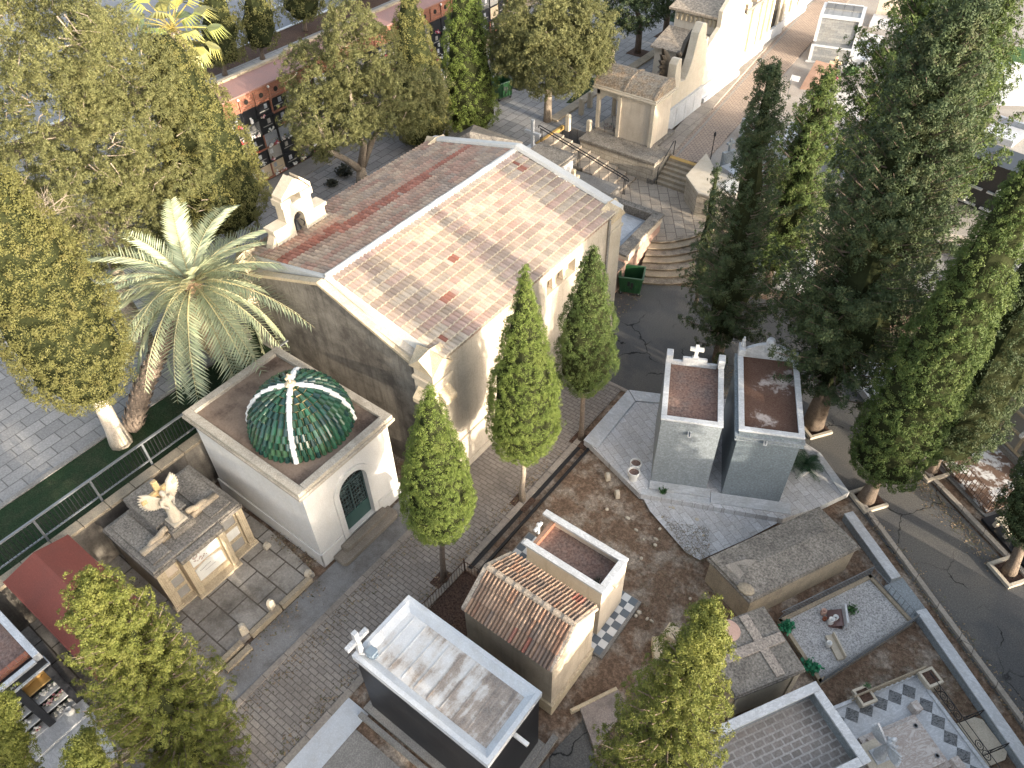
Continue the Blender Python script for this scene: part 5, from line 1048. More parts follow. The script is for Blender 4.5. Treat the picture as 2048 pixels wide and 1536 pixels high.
for i in range(9): MB().box(-24.3, -18.4-i*.62, 33.42, 35.18, .6, 1.0+(i+1)*.133).build('step', OLDSLABS, t, bevel=.015)
MB().box(-24.16, -23.98, 33.42, 36.1, 2.0, ZT+.03).build('nosing', YELLOW, t)
struct(MB().box(-24.1, -18.41, 31.62, 33.41, .2, 1.45).build('planting_strip', CONCRETE))
t = thing('stair_handrail', 'long black double tube handrail beside the left staircase', 'handrail', (-21, 33.6, 1))
a, b = PX(1098, 270, -23.9), PX(1243, 358, -17.9); a, b = Vector((-23.9, 33.5, 3.2)), Vector((-18.0, 33.4, 1.95))
d = (b-a).normalized(); up = Vector((0, 0, .12)); m = MB().tube([a-up*.5-d*.1, a+up*.5-d*.1, a+up, b+up, b+up*.5+d*.1, b-up*.5+d*.1, b-up*.4, a-up*.4], .03, 6); m.build('rail', IRON, t)
m = MB()
for f in (.01, .45, .97): p = a.lerp(b, f); m = MB().tube([p-up*.4, p-Vector((0, 0, 1.0))], .028, 6).tube([p-up*.4+d*.09, p-Vector((0, 0, 1.0))+d*.09], .02, 6); m.build('post', IRON, t)
t = thing('stone_podium', 'long coursed stone podium wall with a dark lichened ledge below the loggia tomb', 'podium', (-20, 36, 0))
MB().box(-22.3, -17.42, 35.26, 36.95, .5, 2.16).box(-22.2, -18.4, 36.95, 39.2, .5, 2.16).build('wall', ASHLAR, t); MB().box(-22.36, -17.36, 35.18, 36.98, 2.161, 2.32).box(-22.2, -18.3, 36.981, 39.2, 2.161, 2.32).box(-17.75, -17.34, 35.2, 35.6, .95, 1.25).build('ledge', LICHEN, t, bevel=.02)
t = thing('right_steps', 'straight stone steps with a yellow top edge leading onto the upper brick path', 'steps', (-16.3, 36, 1))
for i in range(6): MB().box(-17.33, -15.3, 35.42+i*.26, 37.0, .8, 1.0+(i+1)*.166).build('step', SANDSTONE_DARK, t, bevel=.012)
MB().box(-17.3, -15.35, 36.73, 37.02, 1.9, ZU+.02).build('nosing', YELLOW, t)
t = thing('step_handrail', 'short black handrail on the podium side of the straight steps', 'handrail', (-17.2, 36, 1))
MB().tube([(-17.22, 35.4, 1.0), (-17.22, 35.4, 1.95), (-17.22, 36.9, 2.95), (-17.22, 37.1, 2.9), (-17.22, 37.05, 2.05)], .026, 6).build('rail', IRON, t)
t = thing('parapet_wall', 'low stone wall with a broad pale top beside the straight steps', 'wall', (-15, 36, 0))
MB().prism([(-15.28, 34.95), (-14.05, 33.8), (-6, 34.2), (-6, 35.4), (-14.3, 36.2), (-15.5, 37.7)], 0, 2.3).build('wall', ASHLARY, t); MB().prism([(-15.33, 34.9), (-14.0, 33.72), (-6, 34.1), (-6, 35.5), (-14.3, 36.3), (-15.55, 37.7)], 2.301, 2.42).build('coping', PALESTONE, t, bevel=.02)
p = Vector((-15.33, 37.9, 2.0)); t = thing('lamp_stake', 'thin black lamp stake standing at the edge of the upper brick path', 'lamp', p)
MB().tube([(0, 0, 0), (0, 0, 1.6)], .025, 6).build('pole', IRON, t, local=True); MB().lathe([(.03, 1.35), (.07, 1.42), (.07, 1.55), (.02, 1.66)], (0, 0, 0), 8).build('head', IRON, t, local=True)
# walled burial plot behind the hall
t = thing('walled_plot', 'raised family plot behind the hall, low lichened wall round a white marble floor', 'plot', (-17, 28, 0))
m = MB().prism([(-14.42, 24.7), (-14.62, 29.3), (-14.75, 31.4), (-22, 31.6), (-22, 24.62)], 0, 1.5); m.build('base', PINK, t)
m = MB().prism([(-14.38, 27.6), (-14.60, 29.3), (-14.72, 31.45), (-15.1, 31.45), (-14.9, 27.6)], 1.501, 1.9); m.build('wall', CREAM, t)
m = MB().prism([(-14.3, 24.75), (-14.36, 27.3), (-15.0, 27.3), (-14.95, 24.75)], 1.501, 1.62).prism([(-14.34, 27.32), (-14.56, 29.3), (-14.66, 31.55), (-15.22, 31.55), (-15.0, 27.32)], 1.901, 2.02).box(-19, -15.23, 31.15, 31.55, 1.501, 2.02); m.build('coping', LICHEN, t, bevel=.02)
m = MB().box(-18.5, -15.35, 27.6, 31.1, 1.501, 1.56); m.build('floor', GMARBLE, t); MB().box(-18.3, -15.55, 27.8, 30.9, 1.561, 1.575).build('floor_panel', WMARBLE, t)
t = thing('white_sarcophagus', 'white stepped marble sarcophagus with a small dark framed plaque beside the hall', 'tomb', (-15.9, 26.8, 1.5))
MB().box(-17.6, -15.3, 25.2, 27.4, 1.501, 1.75).box(-17.3, -15.5, 25.4, 27.1, 1.751, 2.35).box(-17.4, -15.4, 25.3, 27.2, 2.351, 2.5).taper(-17.3, -15.5, 25.4, 27.1, 2.501, 2.8, .25).build('body', WMARBLE, t, bevel=.02)
MB().box(-15.5, -15.46, 26.2, 26.6, 1.95, 2.2).build('plaque', IRON, t); MB().box(-15.46, -15.45, 26.26, 26.54, 2.0, 2.15).build('plaque_face', WMARBLE, t)
t = thing('gabled_tomb', 'tomb behind the hall under a grey granite gable roof', 'tomb', (-24.5, 27.5, ZT))
m = MB().box(-26.2, -23.4, 26.6, 30.6, ZT, 3.7); m.build('wall', CREAM, t)
m = MB().add([(-26.5, 26.4, 3.7), (-23.2, 26.4, 3.7), (-23.2, 30.8, 3.7), (-26.5, 30.8, 3.7), (-24.9, 28.6, 4.7)], [(0, 1, 4), (1, 2, 4), (2, 3, 4), (3, 0, 4), (3, 2, 1, 0)]); m.box(-26.55, -23.15, 26.35, 30.85, 3.6, 3.695); m.build('roof', LICHEN, t)
t = thing('slab_roof_tomb', 'white walled tomb with a wedge of grey granite roof by the side staircase', 'tomb', (-21.5, 30.5, 1.5))
MB().box(-22.5, -20.3, 28.6, 31.5, 1.5, 3.4).build('wall', WMARBLE, t); MB().box(-22.6, -20.15, 28.5, 31.65, 3.401, 3.5).box(-22.5, -20.25, 28.6, 31.55, 3.501, 3.6).build('roof', LICHEN, t, bevel=.015)
t = tag(MB().cross((-23.9, 32.8, ZT), 1.75, 1.05, .16, R_(0), .55).box(-24.2, -23.6, 32.5, 33.1, ZT-.1, ZT+.15).build('white_cross', WMARBLE, loc=(-23.9, 32.8, ZT), bevel=.01), 'tall plain white marble cross standing behind the hall roof ridge', 'cross')
t = tag(MB().cross((-19.6, 30.5, 1.5), 1.9, .95, .2, R_(90), .68).box(-19.9, -19.3, 30.2, 30.8, 1.5, 1.9).build('stone_cross', SANDSTONE, loc=(-19.6, 30.5, 1.5), bevel=.03), 'weathered brown stone cross beside the side staircase, behind the hall', 'cross')
weed('dark wreath hanging on the weathered brown stone cross', (-19.5, 30.5, 2.6), .34, 90, [(.03, .035, .03), (.06, .05, .045)], 13, 'wreath', .9)
# loggia tomb on the podium
t = thing('loggia_tomb', 'pale stone tomb with an open corner loggia and an orange-lichened ridged roof', 'tomb', (-20.3, 37.6, 2.32))
MB().box(-20.6, -18.5, 36.62, 38.6, 2.32, 4.85).build('wall', CREAM, t)
MB().box(-22.2, -20.605, 36.62, 38.6, 2.32, 2.45).build('floor', OLDSLABS, t)
m = MB()
for x, y in ((-22.1, 36.62), (-22.1, 38.4)): m = MB().box(x-.1, x+.1, y, y+.2, 2.452, 4.85); m.build('post', PALESTONE, t, bevel=.01)
m = MB().box(-22.2, -20.605, 36.62, 36.82, 4.5, 4.85).box(-22.2, -22.0, 36.83, 38.4, 4.5, 4.85)
for x, s in ((-22.0, 1), (-20.605, -1)): m.ext([(x, 4.5), (x, 4.1), (x+s*.4, 4.5)], 'y', 36.64, 36.8)
m.build('lintel', PALESTONE, t)
m = MB().box(-18.62, -18.42, 36.5, 36.75, 2.32, 4.85); m.build('corner_strip', PALESTONE, t); MB().box(-20.75, -20.55, 36.5, 36.7, 2.32, 4.85).build('corner_strip', PALESTONE, t)
m = MB().box(-22.4, -18.3, 36.4, 38.8, 4.851, 4.95).box(-22.35, -18.35, 36.45, 38.75, 4.951, 5.06); m.build('cornice', PALESTONE, t, bevel=.015)
m = MB().ext([(36.5, 5.061), (36.6, 5.2), (37.1, 5.55), (37.9, 5.75), (38.5, 5.55), (38.7, 5.061)], 'x', -22.3, -18.4); m.build('roof', LICHEN_ORANGE, t)
for x in (-22.3, -20.4, -18.5): MB().ext([(36.46, 5.062), (36.57, 5.26), (37.08, 5.62), (37.9, 5.82), (38.53, 5.62), (38.74, 5.062)], 'x', x-.05, x+.05).build('roof_rib', LICHEN_ORANGE, t)
m = MB().box(-22.42, -22.1, 37.7, 38.1, 5.7, 6.5).taper(-22.46, -22.06, 37.66, 38.14, 6.501, 6.62, .06); m.build('acroterion', SANDSTONE, t, bevel=.02)
m = MB()
for k in range(4): bouquet(m, (-21.7+.3*k, 37.0, 2.47), .2, [(.4, .3, .28), (.3, .24, .22), (.55, .5, .48)], 12, random.Random(k))
tag(m.build('dried_bouquets', FLAT, loc=(-21.3, 37, 2.46)), 'heap of dried bouquets on the loggia floor', 'flowers')
# bollards with chain by the terrace steps
for k, (x, y) in enumerate(((-23.5, 35.75), (-24.0, 37.9), (-24.1, 39.0), (-22.4, 36.3))):
    lb = ('square stone bollard at the head of the side staircase', 'square stone bollard by the tree with the pale trunk', 'square stone bollard farthest from the side staircase', 'short square bollard against the loggia post')[k]
    h = .95 if k < 3 else .7; tag(MB().taper(x-.13, x+.13, y-.13, y+.13, ZT, ZT+h, .01).taper(x-.12, x+.12, y-.12, y+.12, ZT+h+.001, ZT+h+.07, .05).build('stone_bollard', PALESTONE, loc=(x, y, ZT), bevel=.012), lb, 'bollard')
struct(MB().box(-25.2, -24.6, 36.2, 80, ZT+.004, ZT+.12).build('tree_row_kerb', SANDSTONE_DARK))
# pedimented wall with bronze winged figures
t = thing('winged_monument', 'tall white stepped monument wall with dark bronze winged figures behind it', 'monument', (-18.9, 41, 2.1))
prof = [(38.75, 2.1), (38.75, 4.0), (39.35, 4.1), (39.4, 5.9), (39.65, 6.15), (39.95, 6.1), (40.15, 4.7), (40.75, 4.6), (41.0, 4.9), (41.4, 5.7), (41.7, 6.9), (42.1, 7.35), (42.6, 7.2), (42.75, 6.2), (43.1, 6.3), (43.2, 2.1)]
MB().ext(prof, 'x', -19.35, -18.85).build('wall', PALESTONE, t, bevel=.03)
m = MB()
for i in range(4): y = 38.8+i*1.1; m.box(-18.845, -18.72, y+.01, y+1.08, 2.1, 3.35)
m.box(-18.845, -18.7, 38.75, 43.2, 3.351, 3.45); m.build('marble_dado', WMARBLE, t)
m = MB().tube([(-19.7, 40.6, 3.5), (-19.7, 40.7, 4.6), (-19.6, 40.9, 5.6)], [.4, .35, .2], 8).ball((-19.55, 40.95, 5.85), .2, 8, 6).tube([(-19.6, 41.6, 4.2), (-19.6, 41.5, 5.4)], [.35, .25], 8); bz = remesh(m.build('bronze_figure', plain('dark_bronze', (.075, .06, .045), .5, .4, .3), t), .06)
m = MB().at((-19.6, 41.1, 5.0), 0, sc=2.6); wing(m, (0, .05, 0), (0, 1, 0), (0, 0, 1), (-1, 0, 0)); m.build('bronze_wing', MATS['dark_bronze'], t)
m = MB().at((-19.6, 40.7, 5.2), 0, sc=2.4); wing(m, (0, -.05, 0), (0, -1, 0), (0, 0, 1), (-1, 0, 0)); m.build('bronze_wing', MATS['dark_bronze'], t)
m = MB().box(-22.2, -19.4, 38.75, 43.0, 2.1, 2.32); tag(m.build('marble_floor', GMARBLE), 'grey-veined marble grave floor behind the winged monument', 'grave')
# two-tier mausoleum and its neighbours along the upper path
t = thing('two_tier_mausoleum', 'tall cream mausoleum with two stepped tile roofs and an arcaded frieze', 'mausoleum', (-20.5, 46, 2))
MB().box(-22.3, -19.3, 43.25, 45.2, 2.1, 5.0).box(-22.2, -19.3, 45.2, 48.9, 2.1, 6.7).build('wall', CREAM, t)
for (y0, y1, z, zz) in ((43.0, 45.19, 5.0, 5.55), (44.9, 49.1, 6.7, 7.5)):
    m = MB().add([(-22.5, y0, z), (-19.3, y0, z), (-19.3, y1, zz), (-22.5, y1, zz), (-22.5, y0, z-.12), (-19.3, y0, z-.12), (-19.3, y1, z-.12), (-22.5, y1, z-.12)], [(0, 1, 2, 3), (7, 6, 5, 4), (0, 4, 5, 1), (1, 5, 6, 2), (2, 6, 7, 3), (3, 7, 4, 0)]); m.build('roof', SHINGLE, t)
m = MB()
for i in range(9): m.lathe([(.02, 0), (.1, .05), (.12, .4), (.1, .42)], (-22.0+i*.31, 45.17, 6.0), 8)
m.build('frieze', SANDSTONE, t)
prof = [(43.1, 2.1), (43.1, 5.3), (44.9, 6.2), (44.9, 7.1), (46.9, 8.3), (48.0, 7.4), (48.0, 6.2), (49.0, 5.6), (49.0, 2.1)]
MB().ext(prof, 'x', -19.29, -19.0).build('front_wall', PALESTONE, t, bevel=.02)
MB().box(-18.99, -18.75, 43.6, 48.6, 2.1, 2.4).box(-18.99, -18.9, 43.4, 48.8, 2.401, 3.2).build('base_course', WMARBLE, t)
for k, (y0, y1, h, xo) in enumerate(((49.4, 53.2, 5.6, 0), (53.5, 57.0, 6.0, -.25), (57.3, 62.0, 5.4, -.5), (62.3, 68, 6.0, -.9), (68.5, 76, 5.5, -1.4))):
    lb = ('cream mausoleum with a crowned pier and statue next to the two-tier one', 'narrow mausoleum with dark doorway, second past the two-tier one', 'pale mausoleum third past the two-tier one', 'pale mausoleum fourth along the upper path', 'farthest pale mausoleum along the upper path')[k]
    t = thing('path_mausoleum', lb, 'mausoleum', (-20+xo, (y0+y1)/2, 2), group='mausolea in a row along the upper path'); x1 = -19.45+xo
    MB().box(x1-3, x1, y0, y1, 2.1, h).build('wall', CREAM, t)
    MB().box(x1-3.1, x1+.14, y0-.05, y1+.05, h+.001, h+.2).build('cornice', LICHEN, t, bevel=.02)
    for y in (y0+.25, (y0+y1)/2-.7, (y0+y1)/2+.7, y1-.25): MB().box(x1, x1+.16, y-.16, y+.16, 2.3, h-.05).build('pilaster', PALESTONE, t)
    MB().box(x1+.002, x1+.05, (y0+y1)/2-.5, (y0+y1)/2+.5, 2.2, h-.9).build('door', DARKIN if k % 2 else WMARBLE, t)
    MB().box(x1, x1+.22, y0, y1, 2.05, 2.9).build('base_course', WMARBLE, t)
    m = MB()
    if k == 0:
        m.box(x1-.5, x1+.1, y0+.1, y0+.7, h+.2, h+.5).lathe([(.34, 0), (.25, .2), (.3, .35), (.16, .6), (.05, .8)], (x1-.2, y0+.4, h+.5), 10).box(x1-.6, x1, y0+1.7, y0+2.3, h+.2, h+.7).lathe([(.25, 0), (.2, .6), (.24, .9), (.1, 1.15), (.14, 1.3), (.04, 1.5)], (x1-.3, y0+2, h+.7), 10)
    else: m.ext([(y0+.4, h+.2), (y1-.4, h+.2), ((y0+y1)/2, h+1.0)], 'x', x1-.3, x1+.02)
    m.build('finial', SANDSTONE, t)
# modern grey mausoleum and small graves right of the upper path
rz = R_(14); p = Vector((-16.15, 53.7, 1.94)); t = thing('modern_mausoleum', 'modern white-framed mausoleum with blue-grey striped stone panels', 'mausoleum', p, rz)
w = 2.75
m = MB().box(.12, w-.12, .1, 3.4, 0, .95).box(.12, w-.12, 1.1, 3.4, .95, 2.62); m.build('wall', GREYSTRIP, t, local=True)
m = MB().box(0, .2, 0, .12, 0, 1.0).box(w-.2, w, 0, .12, 0, 1.0).box(0, w, 0, .14, 1.001, 1.1).box(0, .2, 1.0, 1.12, .95, 2.7).box(w-.22, w, .141, 3.4, .0, 1.1).box(w-.22, w, 1.0, 3.4, 1.101, 2.7).box(.2, w-.22, 1.0, 1.14, 2.5, 2.7).box(0, .2, 1.121, 3.4, .95, 2.7).box(0.2, w-.22, 3.3, 3.42, 2.5, 2.75).box(-.12, w+.1, -.2, -.05, 0, .08); m.build('frame', WMARBLE, t, local=True)
m = MB()
for i in range(4): m.box(.2+i*.59, .2+i*.59+.56, 1.15, 2.2, 2.621, 2.66); m.box(.2+i*.59, .2+i*.59+.56, 2.25, 3.28, 2.621, 2.72)
m.build('roof', GREYSTRIP, t, local=True)
m = MB().box(w+.02, w+.9, .2, 3, 0, .5).box(w+.9, w+1.1, -.1, 3, 0, .6); m.build('side_ledge', WMARBLE, t, local=True)
p = P(1640, 160, 2.0); t = thing('steel_wedge', 'rust-brown folded steel wedge sculpture beside the upper path', 'sculpture', (p.x, p.y, 1.94), R_(20))
m = MB().add([(-1.2, -1.6, 0), (-.6, .7, 0), (-.5, .75, 1.0), (.9, .7, 0), (.9, .7, .8), (.3, -1.5, 0), (-.3, -1.2, .2)], [(0, 2, 1), (0, 6, 2), (6, 4, 2), (6, 5, 3, 4), (1, 2, 4, 3), (0, 5, 6)]); m.build('plates', CORTEN, t, local=True)
m = MB()
for k in range(7): bouquet(m, (p.x-.5+.22*k, p.y+.9, 2.0), .22, [(.42, .06, .14), (.6, .5, .5), (.35, .08, .2), (.06, .1, .05)], 12, random.Random(40+k))
tag(m.build('flower_bed', FLAT, loc=(p.x, p.y+.9, 2)), 'bed of magenta flowers behind the rust-brown wedge', 'flowers')
p = P(1572, 203, 2.0); t = thing('small_sign', 'small blank white sign on a thin post beside the upper path', 'sign', (p.x, p.y, 1.95)); MB().tube([(0, 0, 0), (0, 0, 1.5)], .02, 6).build('post', GALV, t, local=True); MB().at(rx=-.5).box(-.27, .27, -.015, .015, 1.28, 1.6).build('panel', WCERAM, t, local=True)
p = P(1664, 152, 2.0); tag(MB().cross((p.x, p.y, 1.95), 1.3, .75, .2, R_(15), .7).build('rough_cross', SANDSTONE, loc=(p.x, p.y, 1.95), bevel=.03), 'rough brown stone cross in front of the modern mausoleum', 'cross')
weed('round green shrub right of the rough brown cross', P(1700, 150, 2.0), .85, 600, [(.05, .10, .025), (.035, .08, .02)], 17, 'shrub', .9)
m = MB().prism(pxpoly(((1720, 180), (1755, 225), (1700, 250), (1640, 240), (1650, 190)), 2.0), 1.9, 2.03); tag(m.build('bare_plot', stone('pale_cement', (.46, .44, .41), .6, (.30, .26, .22), .4)), 'bare pale cement grave plot among the right-hand conifers', 'plot')
def upright(label, u, v, z, w, h, rz, mat=WMARBLE, cross=False):
    p = P(u, v, z); t = thing('white_grave', label, 'grave', p, rz)
    MB().box(-w/2, w/2, -.1, .1, 0, h).build('headstone', mat, t, local=True, bevel=.02)
    MB().box(-w/2-.1, w/2+.1, -1.9, -.1, -.1, .3).build('ledger', WMARBLE if mat != WMARBLE else GMARBLE, t, local=True, bevel=.02)
    if cross: MB().cross((0, 0, h), .7, .5, .12).build('cross', mat, t, local=True)
upright('white grave with a rounded grey headstone nearest the straight steps', 1452, 335, 2.0, .8, 1.0, R_(65), SLATE, True); upright('white grave with a tall blank headstone by the straight steps', 1490, 370, 2.0, 1.4, 1.3, R_(65)); upright('white grave half hidden behind the thin-topped conifers', 1500, 270, 2.0, 1.6, 1.2, R_(65)); upright('white grave under the conifers, nearest the pale cement plot', 1640, 290, 2.0, 1.0, 1.0, R_(20))
upright('white grave farther right among the conifers by the pale cement plot', 1710, 330, 2.0, 1.2, 1.2, R_(20))
for (u, v, w, h, r, mt, lb) in ((1560, 325, 1.3, .9, 15, WMARBLE, 'white grave seen through the gap between the thin-topped and sunlit conifers'), (1605, 265, 1.6, .5, 15, GMARBLE, 'low grey grave just behind the small blank sign'), (1690, 300, 1.0, 1.3, 10, CREAM, 'cream headstone grave on the near side of the pale cement plot'), (1760, 255, 1.4, .8, 10, WMARBLE, 'white grave at the foot of the tallest upper conifer'),
        (1905, 75, 2.0, 1.6, 10, WMARBLE, 'white block grave high up behind the upper right conifer'), (1960, 40, 1.8, 1.4, 10, CREAM, 'cream block grave at the top right edge of the view'), (2020, 260, 1.6, .6, -10, GMARBLE, 'grey slab grave above the black niche block'), (1890, 210, 1.4, 1.2, 10, WMARBLE, 'white grave left of the pyramid-roofed tomb'), (1780, 40, 2.2, 1.8, 10, CREAM, 'cream wall grave right of the modern mausoleum'), (1740, 90, 1.4, .7, 10, WMARBLE, 'low white grave beside the modern mausoleum ledge')):
    upright(lb, u, v, 2.0, w, h, R_(r), mt)
m = MB()
for i in range(9): m.box(-.5+i*.12, -.44+i*.12, -.6, .6, 0, .05)
p = P(1462, 392, 1.95); m2 = MB().at((p.x, p.y, 2.45), R_(65)); m2.v = [tuple(m2.M @ Vector(v)) for v in m.v]; m2.f = m.f; m2.c = m.c; m2.mi = m.mi; m2.M = Matrix.Identity(4); tag(m2.build('slatted_grille', WCERAM), 'white slatted grille lying on the wall beside the straight steps', 'grille')
m = MB().prism([(-9.4, 31.2), (-6.8, 32.3), (-7.6, 34.0), (-10.2, 33.0)], 0, 1.1).prism([(-9.5, 31.1), (-6.7, 32.2), (-7.55, 34.1), (-10.3, 33.1)], 1.101, 1.2); tag(m.build('flat_white_tomb', WMARBLE, bevel=.02), 'plain flat white tomb glimpsed beneath the dark conifers', 'tomb')
a, b = P(1688, 734, .3), P(1742, 803, .3); m = MB(); edgewall(m, a, b, .7, 0, .35); edgewall(m, a+Vector((.6, .8, 0)), b+Vector((.6, .8, 0)), 2.2, 0, .3); tag(m.build('white_grave_edge', WMARBLE, bevel=.01), 'long white grave edging at the road behind the taller granite tomb', 'grave')
p = P(1995, 200, 1.6); t = thing('pyramid_roof_tomb', 'small tomb with a white pyramid roof at the upper right edge', 'tomb', (p.x, p.y, 1.9), R_(30)); MB().box(-1.5, 1.5, -1.5, 1.5, 0, 1.3).build('wall', GMARBLE, t, local=True); MB().add([(-1.6, -1.6, 1.31), (1.6, -1.6, 1.31), (1.6, 1.6, 1.31), (-1.6, 1.6, 1.31), (0, 0, 2.1)], [(0, 1, 4), (1, 2, 4), (2, 3, 4), (3, 0, 4), (3, 2, 1, 0)]).build('roof', WPAINT, t, local=True)
p = P(2005, 120, 2.0); struct(sheet('far_lawn', [(p.x-4, p.y-1.5), (p.x+8, p.y-1), (p.x+9, p.y+3), (p.x-4, p.y+3)], ZU-.04, stone('bright_lawn', (.035, .085, .025), .5, (.07, .09, .04), .5)))
BN = P(1950, 455, 1.0)
t = thing('black_niche_block', 'black burial niche block with white shelves at the right edge', 'niches', tuple(BN), R_(-12)); m = MB().box(-3, 4, 0, 2, 0, 3.4); m.build('wall', BMARBLE, t, local=True)
for i in range(5):
    for k in range(3): MB().box(-2.8+i*1.3, -1.75+i*1.3, -.16, .05, .2+k*.9, .27+k*.9).build('shelf', WMARBLE, t, local=True)
for i in range(5):
    m = MB(); q = Matrix.Translation(BN) @ Matrix.Rotation(R_(-12), 4, 'Z') @ Vector((-2.3+i*1.3, -.1, .3+(i % 3)*.9)); bouquet(m, q, .3, WHITES, 14, random.Random(70+i)); tag(m.build('niche_flowers', FLAT, loc=q), 'white flowers on a shelf of the black niche block at the right edge', 'flowers', 'flowers on the black niche block')
tag(MB().box(-3.4, 3.4, -1.4, 0, 0, .5).at().build('white_ledge', WMARBLE, loc=(0, 0, 0)), 'white ledge under the black niche block', 'ledge').matrix_world = Matrix.Translation(BN+Vector((-.3, -.5, -.4))) @ Matrix.Rotation(R_(-12), 4, 'Z')
struct(sheet('right_pavement', [(-5.9, 36), (6, 33), (16, 45), (4, 50), (-4, 46)], .3, SLABS)); p = P(2035, 560, .3); tag(MB().box(p.x-1.2, p.x+2, p.y-.9, p.y+.9, .3, .7).box(p.x-1, p.x+1.9, p.y-.7, p.y+.7, .701, .8).build('grey_slab_grave', GMARBLE, bevel=.02), 'grey veined slab grave at the right edge between the leaning cypresses', 'grave')
p = P(1990, 600, .3); tag(MB().box(p.x-1, p.x+1.2, p.y-.4, p.y+.4, .3, 1.3).build('white_block_tomb', WMARBLE, bevel=.02), 'bright white block tomb between the two leaning cypresses', 'tomb')
# ---------------------------------------------------------------- brick columbarium on the terrace
FX = -33.45; NICHE_M = [BMARBLE]*7+[BVEIN, GMARBLE, WMARBLE, NICHE, plain('beige_board', (.45, .37, .26), .8), BVEIN]
def columbarium(label, y0, ncol, top, seed):
    rg = random.Random(seed); pw = .95; y1 = y0+ncol*pw; t = thing('brick_columbarium', label, 'columbarium', (FX-.8, (y0+y1)/2, ZT))
    MB().box(FX-1.45, FX-.12, y0, y1, ZT, top-.9).build('wall', REDBRICK, t)
    MB().box(FX-1.7, FX+.12, y0-.05, y1+.05, top-.08, top).build('roof', TERRACOTTA_ROOF, t); MB().box(FX-1.95, FX-1.7, y0-.05, y1+.05, top-.25, top+.12).build('rear_parapet', SANDSTONE_DARK, t)
    m = MB().box(FX-1.45, FX, y0, y1, top-.9, top-.081)
    f = m.build('frieze', REDBRICK, t); m = MB()
    for i in range(ncol):
        y = y0+(i+.5)*pw; m = MB().box(FX+.002, FX+.05, y-.42, y+.42, top-.78, top-.72).box(FX+.002, FX+.08, y-.47, y-.40, top-.9, top-.2)
        m.build('brick_panel', REDBRICK, f); MB().at((FX+.004, y, top-.5), 0, 0, R_(90)).lathe([(.13, 0), (.13, .02)], (0, 0, 0), 10).build('round_vent', DARKIN, f)
        if i % 2 == 0: MB().ball((FX+.1, y+.47, top-.2), .07, 8, 5).build('globe_lamp', WCERAM, f)
    for i in range(ncol):
        for k in range(5):
            z0 = ZT+.12+k*.80; yy = y0+i*pw; mt = rg.choice(NICHE_M); dp = rg.choice((0, 0, .05))
            fr = MB().box(FX-.12, FX+.02, yy, yy+.06, z0, z0+.8).box(FX-.12, FX+.02, yy+.06, yy+pw, z0, z0+.07).build('niche', REDBRICK if rg.random() < .12 else BMARBLE, t)
            MB().box(FX-.119, FX-.03-dp, yy+.07, yy+pw-.01, z0+.08, z0+.79).build('plaque', mt, fr)
            if rg.random() < .75: yc = yy+rg.uniform(.3, .65); MB().box(FX-.03-dp, FX-.015-dp, yc-.1, yc+.1, z0+.42, z0+.66).build('inset', rg.choice((WMARBLE, GMARBLE, NICHE)), fr); MB().box(FX-.03-dp, FX-.018-dp, yy+.2, yy+.8, z0+.3, z0+.34).build('lettering', NICHE, fr)
            if rg.random() < .85 and i < 13:
                for s in ((.25,), (.25, .7), (.5,))[rg.randint(0, 2)]:
                    m = MB(); c = (FX+.06, yy+s, z0+.08); bouquet(m, c, rg.uniform(.17, .27), rg.choice((WHITES, WHITEPINK, WHITES, REDS)), 12, rg); tag(m.build('niche_bouquet', FLAT, loc=c), 'small bouquet of flowers on a niche ledge of the brick columbarium', 'flowers', 'bouquets on the brick columbarium')
    return t
columbarium('red brick columbarium of black and white niches, nearer part behind the palm', 18.2, 8, 7.2, 3); columbarium('red brick columbarium of black and white niches, longer far part behind the cypresses', 25.9, 20, 7.35, 4)
struct(MB().box(FX+.0, FX+1.2, 10, 60, ZT, ZT+.06).build('columbarium_step', CONCRETE))
